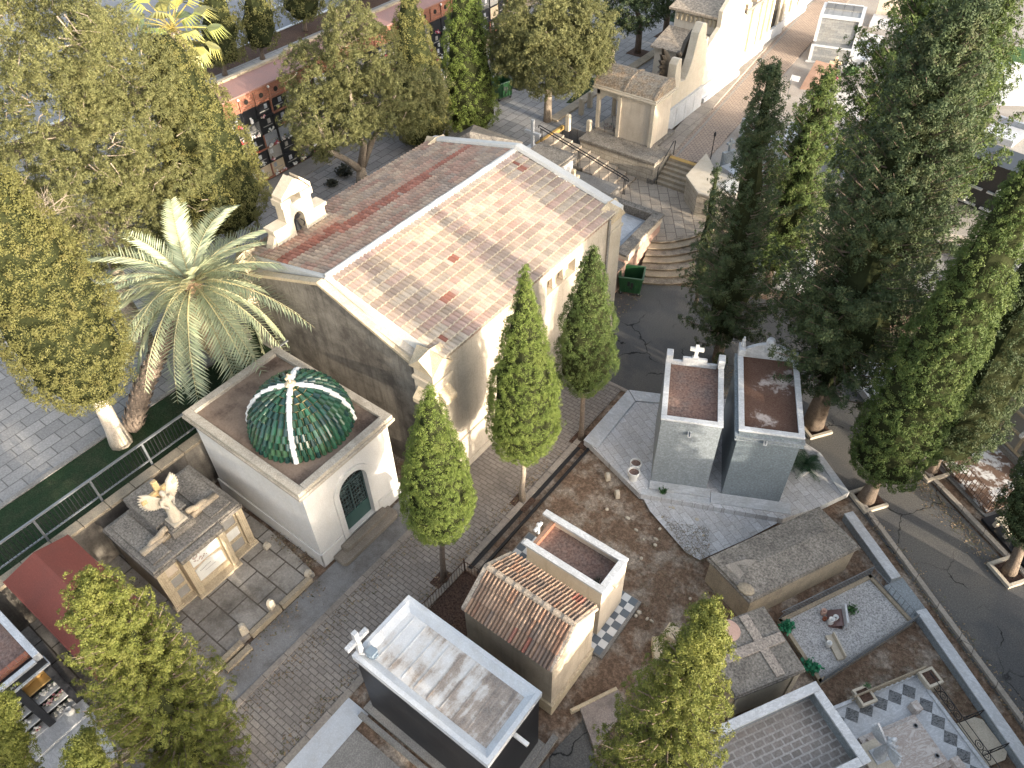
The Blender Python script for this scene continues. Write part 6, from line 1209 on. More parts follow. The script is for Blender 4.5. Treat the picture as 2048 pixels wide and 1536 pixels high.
# bins and street furniture
def bin4(label, p, rz, lid=False):
    t = thing('wheeled_bin', label, 'bin', p, rz); w, d, h = .58, .52, 1.14
    m = MB()
    o = [(-w*.86, -d*.82), (w*.86, -d*.82), (w*.86, d*.82), (-w*.86, d*.82)]; o2 = [(-w, -d), (w, -d), (w, d), (-w, d)]; i2 = [(-w+.05, -d+.05), (w-.05, -d+.05), (w-.05, d-.05), (-w+.05, d-.05)]; i1 = [(a*.93, b*.92) for a, b in o]
    vs = [(*q, .2) for q in o]+[(*q, h) for q in o2]+[(*q, h) for q in i2]+[(*q, .28) for q in i1]
    fs = [(3, 2, 1, 0)]+[(i, (i+1) % 4, 4+(i+1) % 4, 4+i) for i in range(4)]+[(4+i, 4+(i+1) % 4, 8+(i+1) % 4, 8+i) for i in range(4)]+[(8+i, 8+(i+1) % 4, 12+(i+1) % 4, 12+i) for i in range(4)]+[(12, 13, 14, 15)]
    m.add(vs, fs)
    for k in range(5): x = -w*.8+k*w*.4; m.box(x-.02, x+.02, -d*.93-.02, -d*.9, .25, 1.0)
    m.build('body', BINGREEN, t, local=True)
    r = MB()
    for q in ((-w-.03, w+.03, -d-.035, -d+.02), (-w-.03, w+.03, d-.02, d+.035)): r.box(*q, h-.03, h+.03)
    for q in ((-w-.03, -w+.02, -d+.021, d-.021), (w-.02, w+.03, -d+.021, d-.021)): r.box(*q, h-.03, h+.03)
    r.build('rim', plain('worn_green_rim', (.06, .12, .07), .5), t, local=True)
    for x in (-w*.75, w*.75):
        for y in (-d*.7, d*.7): MB().at((x, y, .1), 0, R_(90)).lathe([(.03, -.025), (.09, -.025), (.09, .025), (.03, .025)], (0, 0, 0), 12).build('wheel', RUBBER, t, local=True); MB().box(x-.03, x+.03, y-.04, y+.04, .12, .2).build('caster', GALV, t, local=True)
    for x in (-w-.05, w+.05): MB().tube([(x-.02, 0, 1.0), (x+.02, 0, 1.0)], .05, 8).build('trunnion', RUBBER, t, local=True)
    m = MB().box(-.14, -.03, -d*.95-.02, -d*.93, .66, .92).box(.03, .14, -d*.95-.02, -d*.93, .6, .86).box(-.05, .1, -d*.92-.02, -d*.9, .45, .58); m.build('lock_mark', RUBBER, t, local=True)
    if lid: MB().at((0, d+.06, h-.1), 0, R_(-8)).box(-w, w, 0, .05, -.75, .05).build('lid', BINGREEN, t, local=True, bevel=.02)
    return t
b_ = P(1266, 588, 0); bin4('open green wheeled bin at the foot of the curved steps', (b_.x-.25, b_.y+.15, 0), R_(24), True)
bin4('open green wheeled bin on the terrace beside the tall bright cypress', (-29.35, 36.9, ZT), R_(75))
t = thing('green_rack', 'dark frame holding teal panels at the terrace lawn', 'rack', (-29.2, 39.3, ZT))
m = MB()
for y in (38.4, 39.4, 40.4): m.tube([(-29.3, y, ZT), (-29.3, y, ZT+1.15)], .035, 6); m.box(-29.6, -29.0, y-.05, y+.05, ZT, ZT+.04)
m.tube([(-29.3, 38.4, ZT+1.1), (-29.3, 40.4, ZT+1.1)], .03, 6); m.build('frame', IRON, t); MB().box(-29.32, -29.28, 38.5, 39.3, ZT+.4, ZT+.95).box(-29.32, -29.28, 39.5, 40.3, ZT+.4, ZT+.95).build('panel', plain('teal_panel', (.02, .14, .17), .6), t)
t = thing('plaster_pillar', 'pale plastered pillar box with a white top beside the tall bright cypress', 'pillar', (-29.6, 32.6, ZT)); MB().box(-29.95, -29.2, 32.2, 33.0, ZT, 3.5).build('body', CREAM, t); MB().box(-30.05, -29.1, 32.1, 33.1, 3.501, 3.62).build('top', WMARBLE, t)
m = MB().box(FX-4, FX-3.7, -10, 90, 1.5, 3.4); tag(m.build('boundary_wall', SANDSTONE_DARK), 'long low outer boundary wall between columbarium and street', 'wall')
# ---------------------------------------------------------------- trees
LEAF_OLIVE = leafmat('pine_foliage', (.06, .066, .026), (.13, .135, .052), (.22, .212, .085), .15, .3, .8)
LEAF_PINE2 = leafmat('cypress_olive_foliage', (.07, .075, .022), (.135, .132, .042), (.215, .205, .07), .2, .28, 1.1)
LEAF_BRIGHT = leafmat('bright_cypress_foliage', (.055, .085, .018), (.125, .17, .036), (.21, .245, .065), .1, .32, 1.3)
LEAF_DARK = leafmat('dark_conifer_foliage', (.026, .042, .020), (.052, .076, .032), (.10, .125, .048), .2, .22, .7)
LEAF_GREEN = leafmat('green_cypress_foliage', (.035, .06, .016), (.075, .11, .028), (.13, .17, .045), .1, .25, 1.0)
LEAF_YELLOW = leafmat('golden_conifer_foliage', (.060, .080, .018), (.135, .150, .032), (.23, .225, .06), .12, .3, .7)
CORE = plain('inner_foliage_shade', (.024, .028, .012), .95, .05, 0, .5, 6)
def unit(a): return a/np.maximum(np.linalg.norm(a, axis=-1, keepdims=True), 1e-9)
def leaf_arrays(c, r, n, per, size, rng, upbias=.35, slim=.5, spread=.95):
    N = len(c); k = N*per
    C = np.repeat(c, per, 0); Rr = np.repeat(r, per); Nn = np.repeat(n, per, 0)
    d = unit(Nn*1.0+rng.normal(0, spread*.8, (k, 3)))
    p = C+d*(Rr*rng.uniform(.62, 1.08, k))[:, None]
    m = unit(d+rng.normal(0, .42, (k, 3)))                                        # leaf facing, near the tuft's own surface
    t = unit(np.cross(m, rng.normal(0, 1, (k, 3)))+np.array([0, 0, upbias*.6])); s = unit(np.cross(m, t))
    L = size*rng.uniform(.6, 1.45, k)[:, None]; w = L*slim*rng.uniform(.7, 1.3, k)[:, None]
    return np.stack([p-t*L*.5, p+s*w*.5, p+t*L*.6, p-s*w*.5], 1).reshape(-1, 3)
def quads_object(name, V, mat, parent, origin):
    V = (V-np.array(origin)).astype(np.float32); nf = len(V)//4
    me = bpy.data.meshes.new(name); me.vertices.add(len(V)); me.vertices.foreach_set('co', V.ravel())
    me.loops.add(nf*4); me.loops.foreach_set('vertex_index', np.arange(nf*4, dtype=np.int32))
    me.polygons.add(nf); me.polygons.foreach_set('loop_start', np.arange(0, nf*4, 4, dtype=np.int32)); me.update(calc_edges=True)
    me.materials.append(mat); o = bpy.data.objects.new(name, me); COL.objects.link(o); o.parent = parent; return o
def axis_fn(base, top): b = np.array(base); t = np.array(top); return lambda f: b[None]+(t-b)[None]*np.asarray(f)[:, None]
def lump(theta, z, seed, fr=3.0):
    return (np.sin(theta*2+z*fr+seed)*.5+np.sin(theta*3-z*fr*1.7+seed*2.3)*.3+np.sin(theta*5+z*fr*2.9+seed*.7)*.2)
def trunk(t, base, top, r0, r1, mat, bend=.12, seed=0):
    rg = random.Random(seed); b, e = Vector(base), Vector(top); pts = []
    for i in range(7): f = i/6; pts.append(b.lerp(e, f)+Vector((rg.uniform(-1, 1), rg.uniform(-1, 1), 0))*bend*(math.sin(f*math.pi)))
    m = MB().tube([b+Vector((0, 0, -.1))]+pts[1:], [r0*1.35]+[r0+(r1-r0)*i/6 for i in range(1, 7)], 9); return m.build('trunk', mat, t, smooth=True)
def cypress(label, base, ztop, zc, R, top, leaf, seed, shape=.62, name='cypress_tree', group=None, tmat=None, puff=.13, per=13, size=.075, dens=1.0, rt=.11, lumps=.14, peak=.9, ragged=0.):
    rng = np.random.default_rng(seed); t = thing(name, label, 'tree', base, group=group); b = np.array(base, float); tp = np.array(top, float)
    ax = lambda f: b[None]+(tp-b)[None]*((np.asarray(f)*(ztop-zc)+zc-b[2])/(ztop-b[2]))[:, None]
    prof = lambda f: R*np.clip(np.sin(np.pi*np.clip(f, 0.001, 1)**shape), 0, 1)**peak
    H = ztop-zc; area = 2*np.pi*R*.62*H; N = int(dens*area/(puff*puff*1.2)); per = int(per*2.6); size = size*.55
    f = rng.uniform(0, 1, N*3); w = prof(f)/R; f = f[rng.uniform(0, 1, len(f)) < w+.06][:N]; N = len(f); th = rng.uniform(0, 2*np.pi, N)
    rr = prof(f)*(1+lumps*lump(th, f*H, seed))+rng.normal(0, .035, N)*R/.9
    hole = np.sin(th*3.1+f*H*2.7+seed)*np.sin(th*1.7-f*H*4.1+seed*1.3)+.5*np.sin(th*7.3+f*H*6.1+seed*2.1); rr = rr*np.where(hole > .62, .84, 1.0)
    if ragged: rr = rr*(1+ragged*np.maximum(0, rng.normal(0, 1, N)-.6))
    A = ax(f); c = A.copy(); c[:, 0] += rr*np.cos(th); c[:, 1] += rr*np.sin(th)
    n = unit(np.stack([np.cos(th), np.sin(th), .35+.9*(f-.35)], 1))
    V = leaf_arrays(c, puff*rng.uniform(.7, 1.35, N), n, per, size, rng); quads_object('crown', V, leaf, t, base)
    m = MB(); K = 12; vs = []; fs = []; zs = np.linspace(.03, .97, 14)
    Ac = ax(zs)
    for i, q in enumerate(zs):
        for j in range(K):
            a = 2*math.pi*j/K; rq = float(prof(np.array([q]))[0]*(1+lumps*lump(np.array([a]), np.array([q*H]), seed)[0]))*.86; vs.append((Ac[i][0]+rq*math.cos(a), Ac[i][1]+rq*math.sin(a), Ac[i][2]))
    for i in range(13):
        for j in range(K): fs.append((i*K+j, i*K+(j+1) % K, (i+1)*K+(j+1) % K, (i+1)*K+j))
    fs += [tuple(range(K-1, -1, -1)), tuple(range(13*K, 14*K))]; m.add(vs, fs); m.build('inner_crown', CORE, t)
    if zc > b[2]+.25: trunk(t, base, tuple(ax([.25])[0]), rt, rt*.6, tmat or BARK, .05, seed)
    return t
def conifer(label, base, ztop, zc, R, top, leaf, seed, nb=170, puff=.24, per=16, size=.13, droop=.15, name='conifer_tree', cone=.8, tmat=None, rt=.2, group=None, fill=.35):
    """trunk with whorled branches, each carrying sprays that rise at the tips"""
    rng = np.random.default_rng(seed); t = thing(name, label, 'tree', base, group=group); b = np.array(base, float); tp = np.array(top, float); H = ztop-b[2]
    pos = lambda z: b[None]+(tp-b)[None]*((np.asarray(z)-b[2])/H)[:, None]
    C = []; Rr = []; Nn = []; m = MB()
    for i in range(nb):
        f = rng.uniform(0, 1)**.85; z = zc+(ztop-zc)*f
        Rm = R*((1-f)**cone*.92+.08)*min(1, .55+f*3.)*rng.uniform(.55, 1.18)
        th = i*2.399+rng.normal(0, .4); d = np.array([math.cos(th), math.sin(th), 0]); p0 = pos([z])[0]; rise = .25+.5*f; pts = []
        k = max(3, int(Rm/(puff*.75)))
        for q in range(k+1):
            s = q/k; p = p0+d*Rm*s+np.array([0, 0, Rm*(rise*s-droop*math.sin(s*3.14)*1.2)]); pts.append(p)
            if s > fill: 
                for _ in range(2):
                    C.append(p+rng.normal(0, puff*.6, 3)*(1.25-s*.6)); Rr.append(puff*rng.uniform(.55, 1.15)*(1.1-.35*s)); Nn.append(unit(d*.8+np.array([0, 0, .55])+rng.normal(0, .35, 3)))
        if Rm > .5: m.tube([pts[0], pts[k//2], pts[-1]], [.045, .03, .01], 4, cap=False)
    for z in np.linspace(zc+.75*(ztop-zc), ztop, 16): C.append(pos([z])[0]+rng.normal(0, .05, 3)); Rr.append(puff*.7); Nn.append(np.array([0, 0, 1.]))
    V = leaf_arrays(np.array(C), np.array(Rr), np.array(Nn), int(per*2.6), size*.52, rng, .3, .45, .75); quads_object('crown', V, leaf, t, base)
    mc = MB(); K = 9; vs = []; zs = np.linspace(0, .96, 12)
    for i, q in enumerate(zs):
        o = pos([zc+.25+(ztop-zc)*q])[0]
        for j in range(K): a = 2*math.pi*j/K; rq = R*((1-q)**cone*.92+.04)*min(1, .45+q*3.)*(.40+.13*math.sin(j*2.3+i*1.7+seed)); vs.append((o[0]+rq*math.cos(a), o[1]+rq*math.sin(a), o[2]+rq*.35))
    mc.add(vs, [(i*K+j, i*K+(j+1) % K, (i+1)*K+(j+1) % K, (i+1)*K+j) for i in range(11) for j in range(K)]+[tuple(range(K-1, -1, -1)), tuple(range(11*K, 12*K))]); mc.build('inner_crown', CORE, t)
    m.build('branches', BARK, t)['kind'] = 'stuff'; trunk(t, base, tuple(pos([zc+.93*(ztop-zc)])[0]), rt, .03, tmat or BARK, .1, seed); return t
def pine(label, base, blobs, leaf, seed, npc=9, clump=.42, puff=.17, per=15, size=.11, tmat=None, name='pine_tree', limbs=(), rt=.25, gap=.42, dens=1., group=None, dead=0, inner=.66, hollow=.28):
    """spreading evergreen: clumps of short upright brushes over lobed volumes"""
    rng = np.random.default_rng(seed); t = thing(name, label, 'tree', base, group=group); C = []; Rr = []; Nn = []; m = MB(); b = np.array(base, float)
    for (c, r) in blobs:
        c = np.array(c, float); r = np.array(r, float); a = 4.2*((r[0]*r[1])**1.0+r[0]*r[2]+r[1]*r[2]); N = int(dens*a/(clump*clump*1.5))
        for i in range(N):
            d = unit(rng.normal(0, 1, 3)); q = rng.uniform(inner, 1.0)**.6; p = c+d*r*q
            g = math.sin(p[0]*1.9+seed)*math.sin(p[1]*2.1+seed*2)*math.sin(p[2]*1.7+seed*3)
            if g < -gap*.55 and rng.random() < .8: continue
            if rng.random() < hollow: continue
            for _ in range(npc):
                o = rng.normal(0, clump*.42, 3); C.append(p+o); Rr.append(puff*rng.uniform(.6, 1.3)); Nn.append(unit(d*.55+np.array([0, 0, .75])+rng.normal(0, .35, 3)))
            if rng.random() < .10: s = p-d*r*.35+rng.normal(0, .2, 3); m.tube([s, (s+p)/2+rng.normal(0, .12, 3), p], [.022, .016, .008], 4, cap=False)
    V = leaf_arrays(np.array(C), np.array(Rr), np.array(Nn), int(per*2.7), size*.52, rng, .5, .5, .75); quads_object('crown', V, leaf, t, base)
    if len(m.v): m.build('twigs', BARK_PALE, t)['kind'] = 'stuff'
    for L in limbs:
        MB().tube(L[0], L[1], 8).build('limb', tmat or BARK, t, smooth=True)
    if blobs and not limbs: trunk(t, base, blobs[0][0], rt, rt*.45, tmat or BARK, .2, seed)
    return t
def spec(bpx, z0, tpx, cpx, hw):
    b = P(*bpx, z0); zt = top_z(bpx, z0, tpx); zc = top_z(bpx, z0, cpx); T = P(*tpx, zt); mid = np.array([b.x, b.y, (zt+zc)/2]); R = hw*float((RW @ (mid-CP))[2])/FPX
    return tuple(b), zt, zc, R, tuple(T)
# the three clipped cypresses by the path
S = spec((888, 1160), 0, (858, 772), (888, 1062), 70); cypress('bright egg-shaped cypress on a bare trunk beside the domed chapel steps', *S, LEAF_BRIGHT, 1, .52, puff=.10, size=.065, per=14, dens=1.25, lumps=.09, peak=.9)
S = spec((1045, 1000), 0, (1050, 534), (1048, 908), 72); cypress('tallest bright cypress on a pale bare trunk in front of the hall wall', *S, LEAF_BRIGHT, 2, .5, puff=.10, size=.065, per=14, dens=1.25, lumps=.10, tmat=BARK_PALE, peak=1.05)
S = spec((1162, 878), 0, (1187, 490), (1160, 772), 57); cypress('darker slim cypress on a bare trunk near the end of the brick path', *S, LEAF_GREEN, 3, .5, puff=.11, size=.07, per=13, dens=1.2, peak=.8, lumps=.2, ragged=.05)
for u, v, lb in ((888, 1162, 'square earth tree hole at the foot of the egg-shaped cypress'), (1045, 1003, 'square earth tree hole at the foot of the tallest bright cypress'), (1162, 880, 'square earth tree hole at the foot of the darker slim cypress')):
    p = P(u, v, 0); tag(MB().box(p.x-.36, p.x+.36, p.y-.36, p.y+.36, -.03, .012).build('tree_hole', NEEDLES, loc=(p.x, p.y, 0)), lb, 'tree hole')
# terrace trees
S = spec((945, 255), ZT, (925, -60), (945, 252), 54); cypress('tall bright column cypress between the hall and the terrace bins', *S, LEAF_BRIGHT, 4, .42, puff=.18, size=.12, per=13, peak=.55)
S = spec((850, 292), ZT, (812, -30), (850, 285), 52); cypress('tall dull green column cypress just left of the bright column', *S, LEAF_PINE2, 5, .45, puff=.18, size=.12, per=13, peak=.6)
S = spec((243, 885), ZT, (-60, 320), (185, 792), 112); cypress('massive olive cypress with a limewashed trunk above the palm', *S, LEAF_PINE2, 6, .62, puff=.17, size=.10, per=14, tmat=BARK_LIME, rt=.33, lumps=.12, peak=.55, dens=1.35, ragged=.05)
def pblob(u, v, z, hw, hz):
    p = P(u, v, z); d = float((RW @ (np.array(p)-CP))[2]); r = hw*d/FPX; return (tuple(p), (r, r, hz))
bA = tuple(P(455, 610, ZT)); bB = tuple(P(290, 690, ZT))
pine('huge olive pine behind the palm, nearest the brick columbarium', bA, [pblob(330, 400, 7.0, 115, 2.4), pblob(300, 290, 9.5, 125, 2.6), pblob(245, 170, 12, 105, 2.6), pblob(350, 440, 5.2, 75, 1.8)], LEAF_OLIVE, 7, tmat=BARK_PALE, rt=.35, clump=.36, puff=.16, size=.105, npc=5, hollow=.15, dens=1.25)
pine('huge olive pine filling the upper left corner', bB, [pblob(190, 420, 8., 130, 2.4), pblob(130, 280, 11, 150, 2.6), pblob(90, 130, 13.5, 150, 2.8), pblob(170, 100, 13.5, 100, 2.4), pblob(60, 20, 16, 130, 2.4), pblob(90, 400, 8.5, 120, 2.2)], LEAF_OLIVE, 8, tmat=BARK_PALE, rt=.35, clump=.38, puff=.17, size=.11, npc=5, hollow=.15, dens=1.25)
S = spec((495, 540), ZT, (318, 60), (455, 450), 92); cypress('olive column cypress with a straight edge against the brick columbarium', *S, LEAF_PINE2, 14, .5, puff=.2, size=.12, per=13, peak=.55, dens=1.2, ragged=.04)
t = thing('dead_branches', 'bare pale dead branches showing between the olive pine and the olive cypress', 'branches', tuple(P(60, 500, 8)))
rg = random.Random(5); m = MB()
def twig(m, p, d, L, r, lvl):
    q = p+d*L; m.tube([p, p.lerp(q, .5)+Vector((rg.uniform(-1, 1), rg.uniform(-1, 1), rg.uniform(-1, 1)))*L*.06, q], [r, r*.75, r*.5], 4, cap=False)
    if lvl:
        for _ in range(4): twig(m, p.lerp(q, rg.uniform(.4, 1)), (d+Vector((rg.uniform(-1, 1), rg.uniform(-1, 1), rg.uniform(-.6, .8)))*.75).normalized(), L*rg.uniform(.45, .75), r*.5, lvl-1)
p0 = P(75, 520, 8.2)
for _ in range(4): twig(m, p0+Vector((rg.uniform(-.3, .3), rg.uniform(-.3, .3), rg.uniform(-.3, .3))), Vector((rg.uniform(-.3, .3), rg.uniform(-.1, .4), 1)).normalized(), 1.5, .045, 3)
p1 = P(200, 470, 7)
for _ in range(3): twig(m, p1, Vector((.6+rg.uniform(-.3, .3), rg.uniform(-.6, .3), .1)).normalized(), 1.1, .04, 3)
m.build('twigs', BARK_PALE, t)
b8 = P(725, 366, ZT); l1 = [tuple(b8), tuple(b8+Vector((0, 0, .9)))]
t8 = [[(b8, b8+Vector((.05, 0, .5)), b8+Vector((0, .05, 1.0))), (.34, .28, .26)], [(b8+Vector((0, 0, .8)), P(690, 318, 4.2), P(655, 300, 5.3), P(630, 230, 7)), (.22, .16, .12, .06)], [(b8+Vector((0, .05, .8)), P(728, 290, 4.4), P(712, 260, 5.8), P(700, 180, 8)), (.24, .17, .14, .06)], [(b8+Vector((0, .1, .8)), P(745, 280, 4.6), P(765, 245, 6), P(790, 190, 7.5)), (.2, .15, .12, .06)]]
pine('spreading pine with pale forked limbs rising beside the hall roof', tuple(b8), [pblob(640, 150, 8.2, 75, 1.5), pblob(720, 110, 9.2, 80, 1.5), pblob(660, 230, 6.8, 90, 1.3), pblob(780, 190, 7.4, 82, 1.4), pblob(830, 215, 6.6, 62, 1.3), pblob(860, 180, 7.2, 40, 1.0), pblob(630, 280, 5.4, 45, 1.0), pblob(700, 60, 10.6, 50, 1.2), pblob(735, 215, 7., 80, 1.1)], LEAF_OLIVE, 9, limbs=t8, tmat=BARK_PALE, clump=.38, puff=.17, size=.12, npc=7, gap=.3, hollow=.25, dens=1.35)
b11 = P(1095, 242, ZT)
pine('round-headed evergreen on a single pale trunk by the upper terrace bollards', tuple(b11), [pblob(1105, 110, 6.8, 105, 1.9), pblob(1085, 40, 8.6, 95, 1.9), pblob(1150, 60, 8, 80, 1.7), pblob(1040, 100, 7, 60, 1.5), pblob(1180, 110, 6.8, 45, 1.1)], LEAF_OLIVE, 10, limbs=[[(b11, b11+Vector((0, .05, 2)), P(1100, 120, 6), P(1100, 60, 8)), (.26, .2, .17, .07)]], clump=.42, puff=.2, size=.14, npc=8, tmat=BARK_PALE, dens=1.25, hollow=.1, gap=.6)
for (u, v, bl, lb, sd) in ((1275, 105, (1270, 10, 5.6, 62, 1.4), 'evergreen on a straight trunk in a square pit at the top, nearer one', 11), (1330, 72, (1335, -15, 5.8, 52, 1.4), 'evergreen on a straight trunk at the top edge, farther one', 12)):
    b_ = P(u, v, ZT); pine(lb, tuple(b_), [pblob(*bl), pblob(bl[0]+10, bl[1]-50, bl[2]+1.4, bl[3], 1.5)], LEAF_DARK, sd, limbs=[[(b_, b_+Vector((0, 0, 2)), P(bl[0], bl[1], bl[2])), (.24, .19, .1)]], clump=.5, puff=.24, size=.17, npc=7, dens=1.2, hollow=.1); struct(MB().box(b_.x-.6, b_.x+.6, b_.y-.6, b_.y+.6, ZT, ZT+.012).build('tree_soil', NEEDLES))
# dark conifers on the right
S = spec((1435, 720), 0, (1543, 138), (1455, 690), 118); conifer('dark thin-topped conifer nearest the asphalt by the curved steps', *S, LEAF_DARK, 21, 360, .24, 18, .12, cone=1.0)
S = spec((1530, 580), 0, (1655, 155), (1540, 545), 115); conifer('sunlit green conifer behind the thin-topped one', *S, LEAF_GREEN, 22, 260, .25, 18, .13, cone=.85)
S = spec((1625, 850), 0, (1930, 10), (1650, 770), 205); conifer('largest dark conifer standing behind the taller granite tomb', *S, LEAF_DARK, 23, 600, .29, 19, .14, cone=.72, rt=.34)
S = spec((1760, 420), 2, (1915, -60), (1775, 390), 205); conifer('tall conifer with sunlit sprays at the upper right', *S, LEAF_GREEN, 24, 460, .3, 17, .16, cone=.7)
S = spec((1850, 390), 2, (2020, -40), (1860, 370), 115); conifer('conifer cut by the upper right edge of the view', *S, LEAF_GREEN, 25, 230, .28, 16, .15, cone=.7)
S = spec((1392, 610), 0, (1435, 333), (1400, 590), 36); conifer('slender small conifer beside the straight steps', *S, LEAF_DARK, 26, 80, .15, 15, .09, cone=.9, rt=.07)
S = spec((1730, 1000), 0, (2090, 300), (1765, 940), 82); cypress('tall dark green column cypress by the road, leaning out at the right', *S, LEAF_GREEN, 27, .36, puff=.13, size=.095, per=14, rt=.26, peak=.5, dens=1.05)
S = spec((1858, 940), 0, (2150, 430), (1890, 893), 84); cypress('broad dark cypress beyond the road in front of the ochre niche block', *S, LEAF_DARK, 28, .4, puff=.17, size=.11, per=14, rt=.24, peak=.55, lumps=.2, ragged=.08)
S = spec((2018, 1145), 0, (2190, 760), (2045, 1065), 62); cypress('dark cypress cut by the right edge beside the black grave', *S, LEAF_DARK, 29, .45, puff=.15, size=.10, per=13, rt=.2, peak=.6)
# foreground conifers
S = spec((410, 1540), 0, (178, 1168), (400, 1545), 150); conifer('bushy golden green conifer in front of the red vault', *S, LEAF_YELLOW, 31, 560, .17, 20, .08, cone=.62, name='golden_conifer', fill=.25)
S = spec((60, 1720), 0, (8, 1400), (60, 1660), 62); conifer('golden green conifer cut by the lower left corner', *S, LEAF_YELLOW, 32, 200, .17, 18, .085, cone=.6, name='golden_conifer', fill=.25)
S = spec((230, 1740), 0, (165, 1478), (220, 1690), 75); conifer('golden green conifer top poking in at the bottom edge near the marble platform', *S, LEAF_YELLOW, 34, 200, .17, 18, .085, cone=.6, name='golden_conifer', fill=.25)
S = spec((1275, 1640), 0, (1420, 1232), (1285, 1620), 150); conifer('large bright conifer at the bottom edge between the tiled tomb and cross-roofed tomb', *S, LEAF_YELLOW, 33, 520, .17, 20, .08, cone=.8, name='golden_conifer', fill=.25)
# hedge of street trees beyond the columbarium
for k, (u, v, tu, tv, hw) in enumerate(((450, 150, 425, -40, 40), (525, 118, 505, -60, 34), (610, 60, 595, -90, 40), (700, 10, 690, -120, 46), (760, -20, 750, -140, 40))):
    S = spec((u, v), ZT, (tu, tv), (u-2, v-25), hw); cypress('dark street tree behind the brick columbarium, %s from the fan palm' % ('first', 'second', 'third', 'fourth', 'fifth')[k], *S, LEAF_PINE2, 50+k, .5, puff=.3, size=.2, per=11, peak=.6, rt=.16, name='street_tree', group='street trees beyond the columbarium', ragged=.1, lumps=.25)
# date palm
def frond_mesh(L, rg, cols, stiff):
    m = MB(); n = 16; pts = []
    for i in range(n+1): s = i/n; pts.append(Vector((L*(s-.10*stiff*s*s*s), 0, -L*stiff*(s**2.1)*.55)))
    m.tube(pts, [.03*(1-s/n)+.005 for s in range(n+1)], 4, col=(.30, .27, .14), cap=False)
    for i in range(2*n):
        s = .14+.86*i/(2*n); f = s*n; a = pts[min(n-1, int(f))].lerp(pts[min(n, int(f)+1)], f-int(f)); d = (pts[min(n, int(f)+1)]-pts[min(n-1, int(f))]).normalized()
        ll = .72*math.sin(math.pi*(.12+.80*s))**.7*(L/4); 
        for sg in (1, -1):
            lean = (d*.75+Vector((0, sg*.8, .28+rg.uniform(-.12, .12)))).normalized(); w = lean.cross(Vector((0, 0, 1))).normalized()*.03
            e = a+lean*ll*rg.uniform(.85, 1.1)-Vector((0, 0, ll*.12)); mid = a.lerp(e, .45)
            m.add([a-w*.6, a+w*.6, mid+w, e, mid-w], [(0, 1, 2, 3, 4)], lum(rg.choice(cols), rg.uniform(.8, 1.2)))
    return m
PALMC = [(.30, .345, .215), (.35, .385, .25), (.26, .31, .20), (.40, .42, .26)]; DEADC = [(.34, .255, .15), (.30, .21, .12), (.38, .30, .19)]
FROND = vcol('palm_frond', .45, .45, .12, 3, .05, 0, (.2, .18, .1), .1)
pb = P(262, 857, ZT); ph = P(387, 578, 6.2); palm = thing('date_palm', 'leaning date palm with a wide grey-green crown above the domed chapel', 'palm', pb)
mids = [pb, pb.lerp(ph, .25)+Vector((0, 0, .35)), pb.lerp(ph, .55)+Vector((0, 0, .35)), pb.lerp(ph, .8)+Vector((0, 0, .18)), ph-Vector((0, 0, .15))]
fine = [mids[0]]
for i in range(4):
    for q in (1, 2, 3, 4, 5, 6): fine.append(mids[i].lerp(mids[i+1], q/6))
m = MB().tube(fine, [.36-.10*i/24 for i in range(25)], 12); tr = m.build('trunk', BARK, palm)
m = MB(); rg = random.Random(8)
for i in range(1, 25):
    d = (fine[i]-fine[i-1]).normalized(); a = d.orthogonal().normalized(); b_ = d.cross(a)
    for j in range(11):
        th = 2*math.pi*(j+.5*(i % 2))/11; o = a*math.cos(th)+b_*math.sin(th); c = fine[i]+o*(.34-.10*i/24); s = d.cross(o)*.07
        m.add([c-s, c+s, c+s*.7+d*.17+o*.09, c-s*.7+d*.17+o*.09, c+o*.06-d*.02], [(0, 1, 2, 3), (0, 4, 1), (1, 4, 2), (2, 4, 3), (3, 4, 0)])
m.build('leaf_scars', BARK, tr)
MB().ball(ph+Vector((0, 0, .05)), (.36, .36, .5), 10, 7).build('crown_heart', stone('palm_fibre', (.22, .15, .09), .4, (.12, .08, .05), .5, 4, grain=.4), palm)
rg = random.Random(17)
for k in range(84):
    el = 1.15-2.1*(k/83)**.95; az = k*2.39996+rg.uniform(-.2, .2); dead = k > 72 and rg.random() < .65
    L = rg.uniform(3.6, 4.5)*(1 if el < .9 else .8); m = MB().at(ph+Vector((0, 0, .2)), az, 0, -el); f = frond_mesh(L*(.7 if dead else 1), rg, DEADC if dead else PALMC, .85+.6*max(0, math.cos(el)))
    m.add(f.v, f.f); m.c = f.c; m.mi = f.mi; m.hascol = True; o = m.build('frond', FROND, palm)
    if dead: o['label'] = 'dry tan hanging frond'
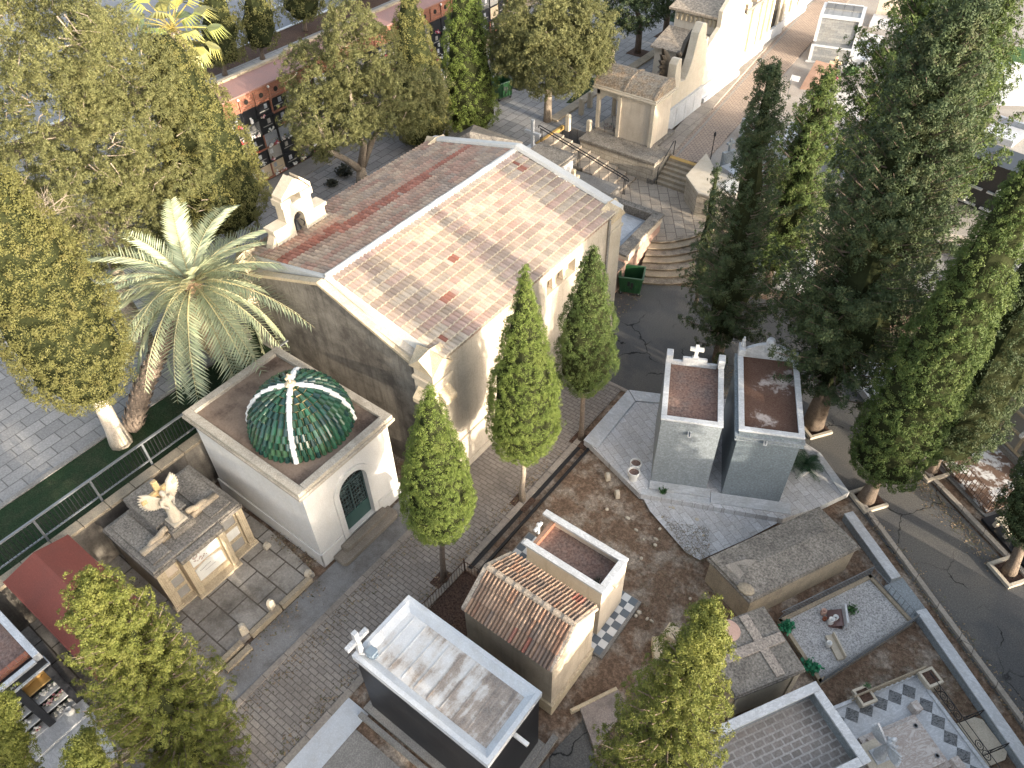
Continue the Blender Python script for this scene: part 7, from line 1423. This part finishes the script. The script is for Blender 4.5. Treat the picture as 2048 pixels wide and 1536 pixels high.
# fan palm at the top
fb = P(412, 330, ZT); fh = P(345, 62, 11.6); t = thing('fan_palm', 'tall fan palm with drooping yellow-green fans above the olive pine', 'palm', (fh.x, fh.y, ZT))
MB().tube([(fh.x, fh.y, ZT), (fh.x, fh.y, 6), fh], [.4, .3, .28], 10).build('trunk', BARK_PALE, t)
rg = random.Random(23)
m = MB()
for k in range(70): a = rg.uniform(0, 6.28); z = fh.z-rg.uniform(.2, 1.8); m.add([(fh.x+.25*math.cos(a), fh.y+.25*math.sin(a), z), (fh.x+.3*math.cos(a+.15), fh.y+.3*math.sin(a+.15), z), (fh.x+.5*math.cos(a), fh.y+.5*math.sin(a), z-rg.uniform(.6, 1.1))], [(0, 1, 2)], lum(rg.choice(DEADC), rg.uniform(.8, 1.5)))
m.build('dead_skirt', FROND, t)
for k in range(30):
    el = 1.0-1.9*(k/29); az = k*2.4+rg.uniform(-.2, .2); m = MB().at(fh+Vector((0, 0, .1)), az, 0, -el); pl_ = rg.uniform(.9, 1.5); col = rg.choice([(.18, .20, .05), (.14, .18, .05), (.24, .23, .07)])
    m.tube([(0, 0, 0), (pl_*.5, 0, .05), (pl_, 0, 0)], .025, 4, col=(.35, .28, .08), cap=False); fold = -.5
    for j in range(15):
        a = (j-7)*.155; rr = 1.15*(1-.018*abs(j-7)**1.4); mid = Vector((pl_+math.cos(a)*rr*.55, math.sin(a)*rr*.55, .06-abs(a)*.05)); e = Vector((pl_+math.cos(a)*rr*.9, math.sin(a)*rr*.9, fold*.55-rg.uniform(0, .3))); s = Vector((-math.sin(a), math.cos(a), 0))*.05
        m.add([(pl_, 0, 0), mid-s, mid+s], [(0, 1, 2)], lum(col, rg.uniform(.85, 1.2))); m.add([mid-s, mid+s, e], [(0, 1, 2)], lum(col, rg.uniform(.85, 1.3)))
    m.build('fan', FROND, t)
for (u, v, r, lb) in ((690, 350, .8, 'dark low shrub on the lawn at the foot of the forked pine'), (665, 372, .55, 'smaller dark shrub on the lawn near the hall eave')):
    p = P(u, v, ZT); weed(lb, p, r, 420, [(.03, .035, .025), (.045, .045, .03)], u, 'shrub', .9)
# ---------------------------------------------------------------- unseen block and trees added right and below to shade the plots
t = thing('shade_block', 'unseen pale block added beyond the right edge to shade the plots', 'niches', (8.6, 10.5, 0)); MB().box(7.9, 9.6, 4.5, 20.5, 0, 4.5).build('wall', CREAM, t); MB().box(7.8, 9.8, 4.3, 20.7, 4.501, 4.75).build('roof', LICHEN, t)
for k, (x, y, h) in enumerate(((5.5, 2.6, 9.5), (6.5, -.6, 10.5), (5.0, -3.8, 9.5), (8.0, -6.5, 10.5), (9.5, 1.4, 11), (3.0, -8.5, 9), (12, -2, 12), (14, 4.2, 11.5))):  # added conifers, out of view, keep the low sun off the lower plots
    conifer('dark conifer added out of view at the lower right to cast shade', (x, y, 0), h, .8, 1.9, (x, y, h), LEAF_DARK, 60+k, 110, .4, 12, .24, cone=.6, name='shade_conifer', group='added shade conifers out of view at the lower right')
for k, (x, y, h) in enumerate(((9.8, 15.6, 10), (10.2, 18.4, 10.5), (11.5, 12.8, 6.5))):  # added cypresses, out of view, cast shade on the twin granite tombs
    cypress('dark column cypress added out of view on the right to cast shade', (x, y, 0), h, .5, 1.15, (x, y, h), LEAF_DARK, 80+k, .45, puff=.3, size=.2, per=9, peak=.5, group='added shade cypresses out of view on the right')
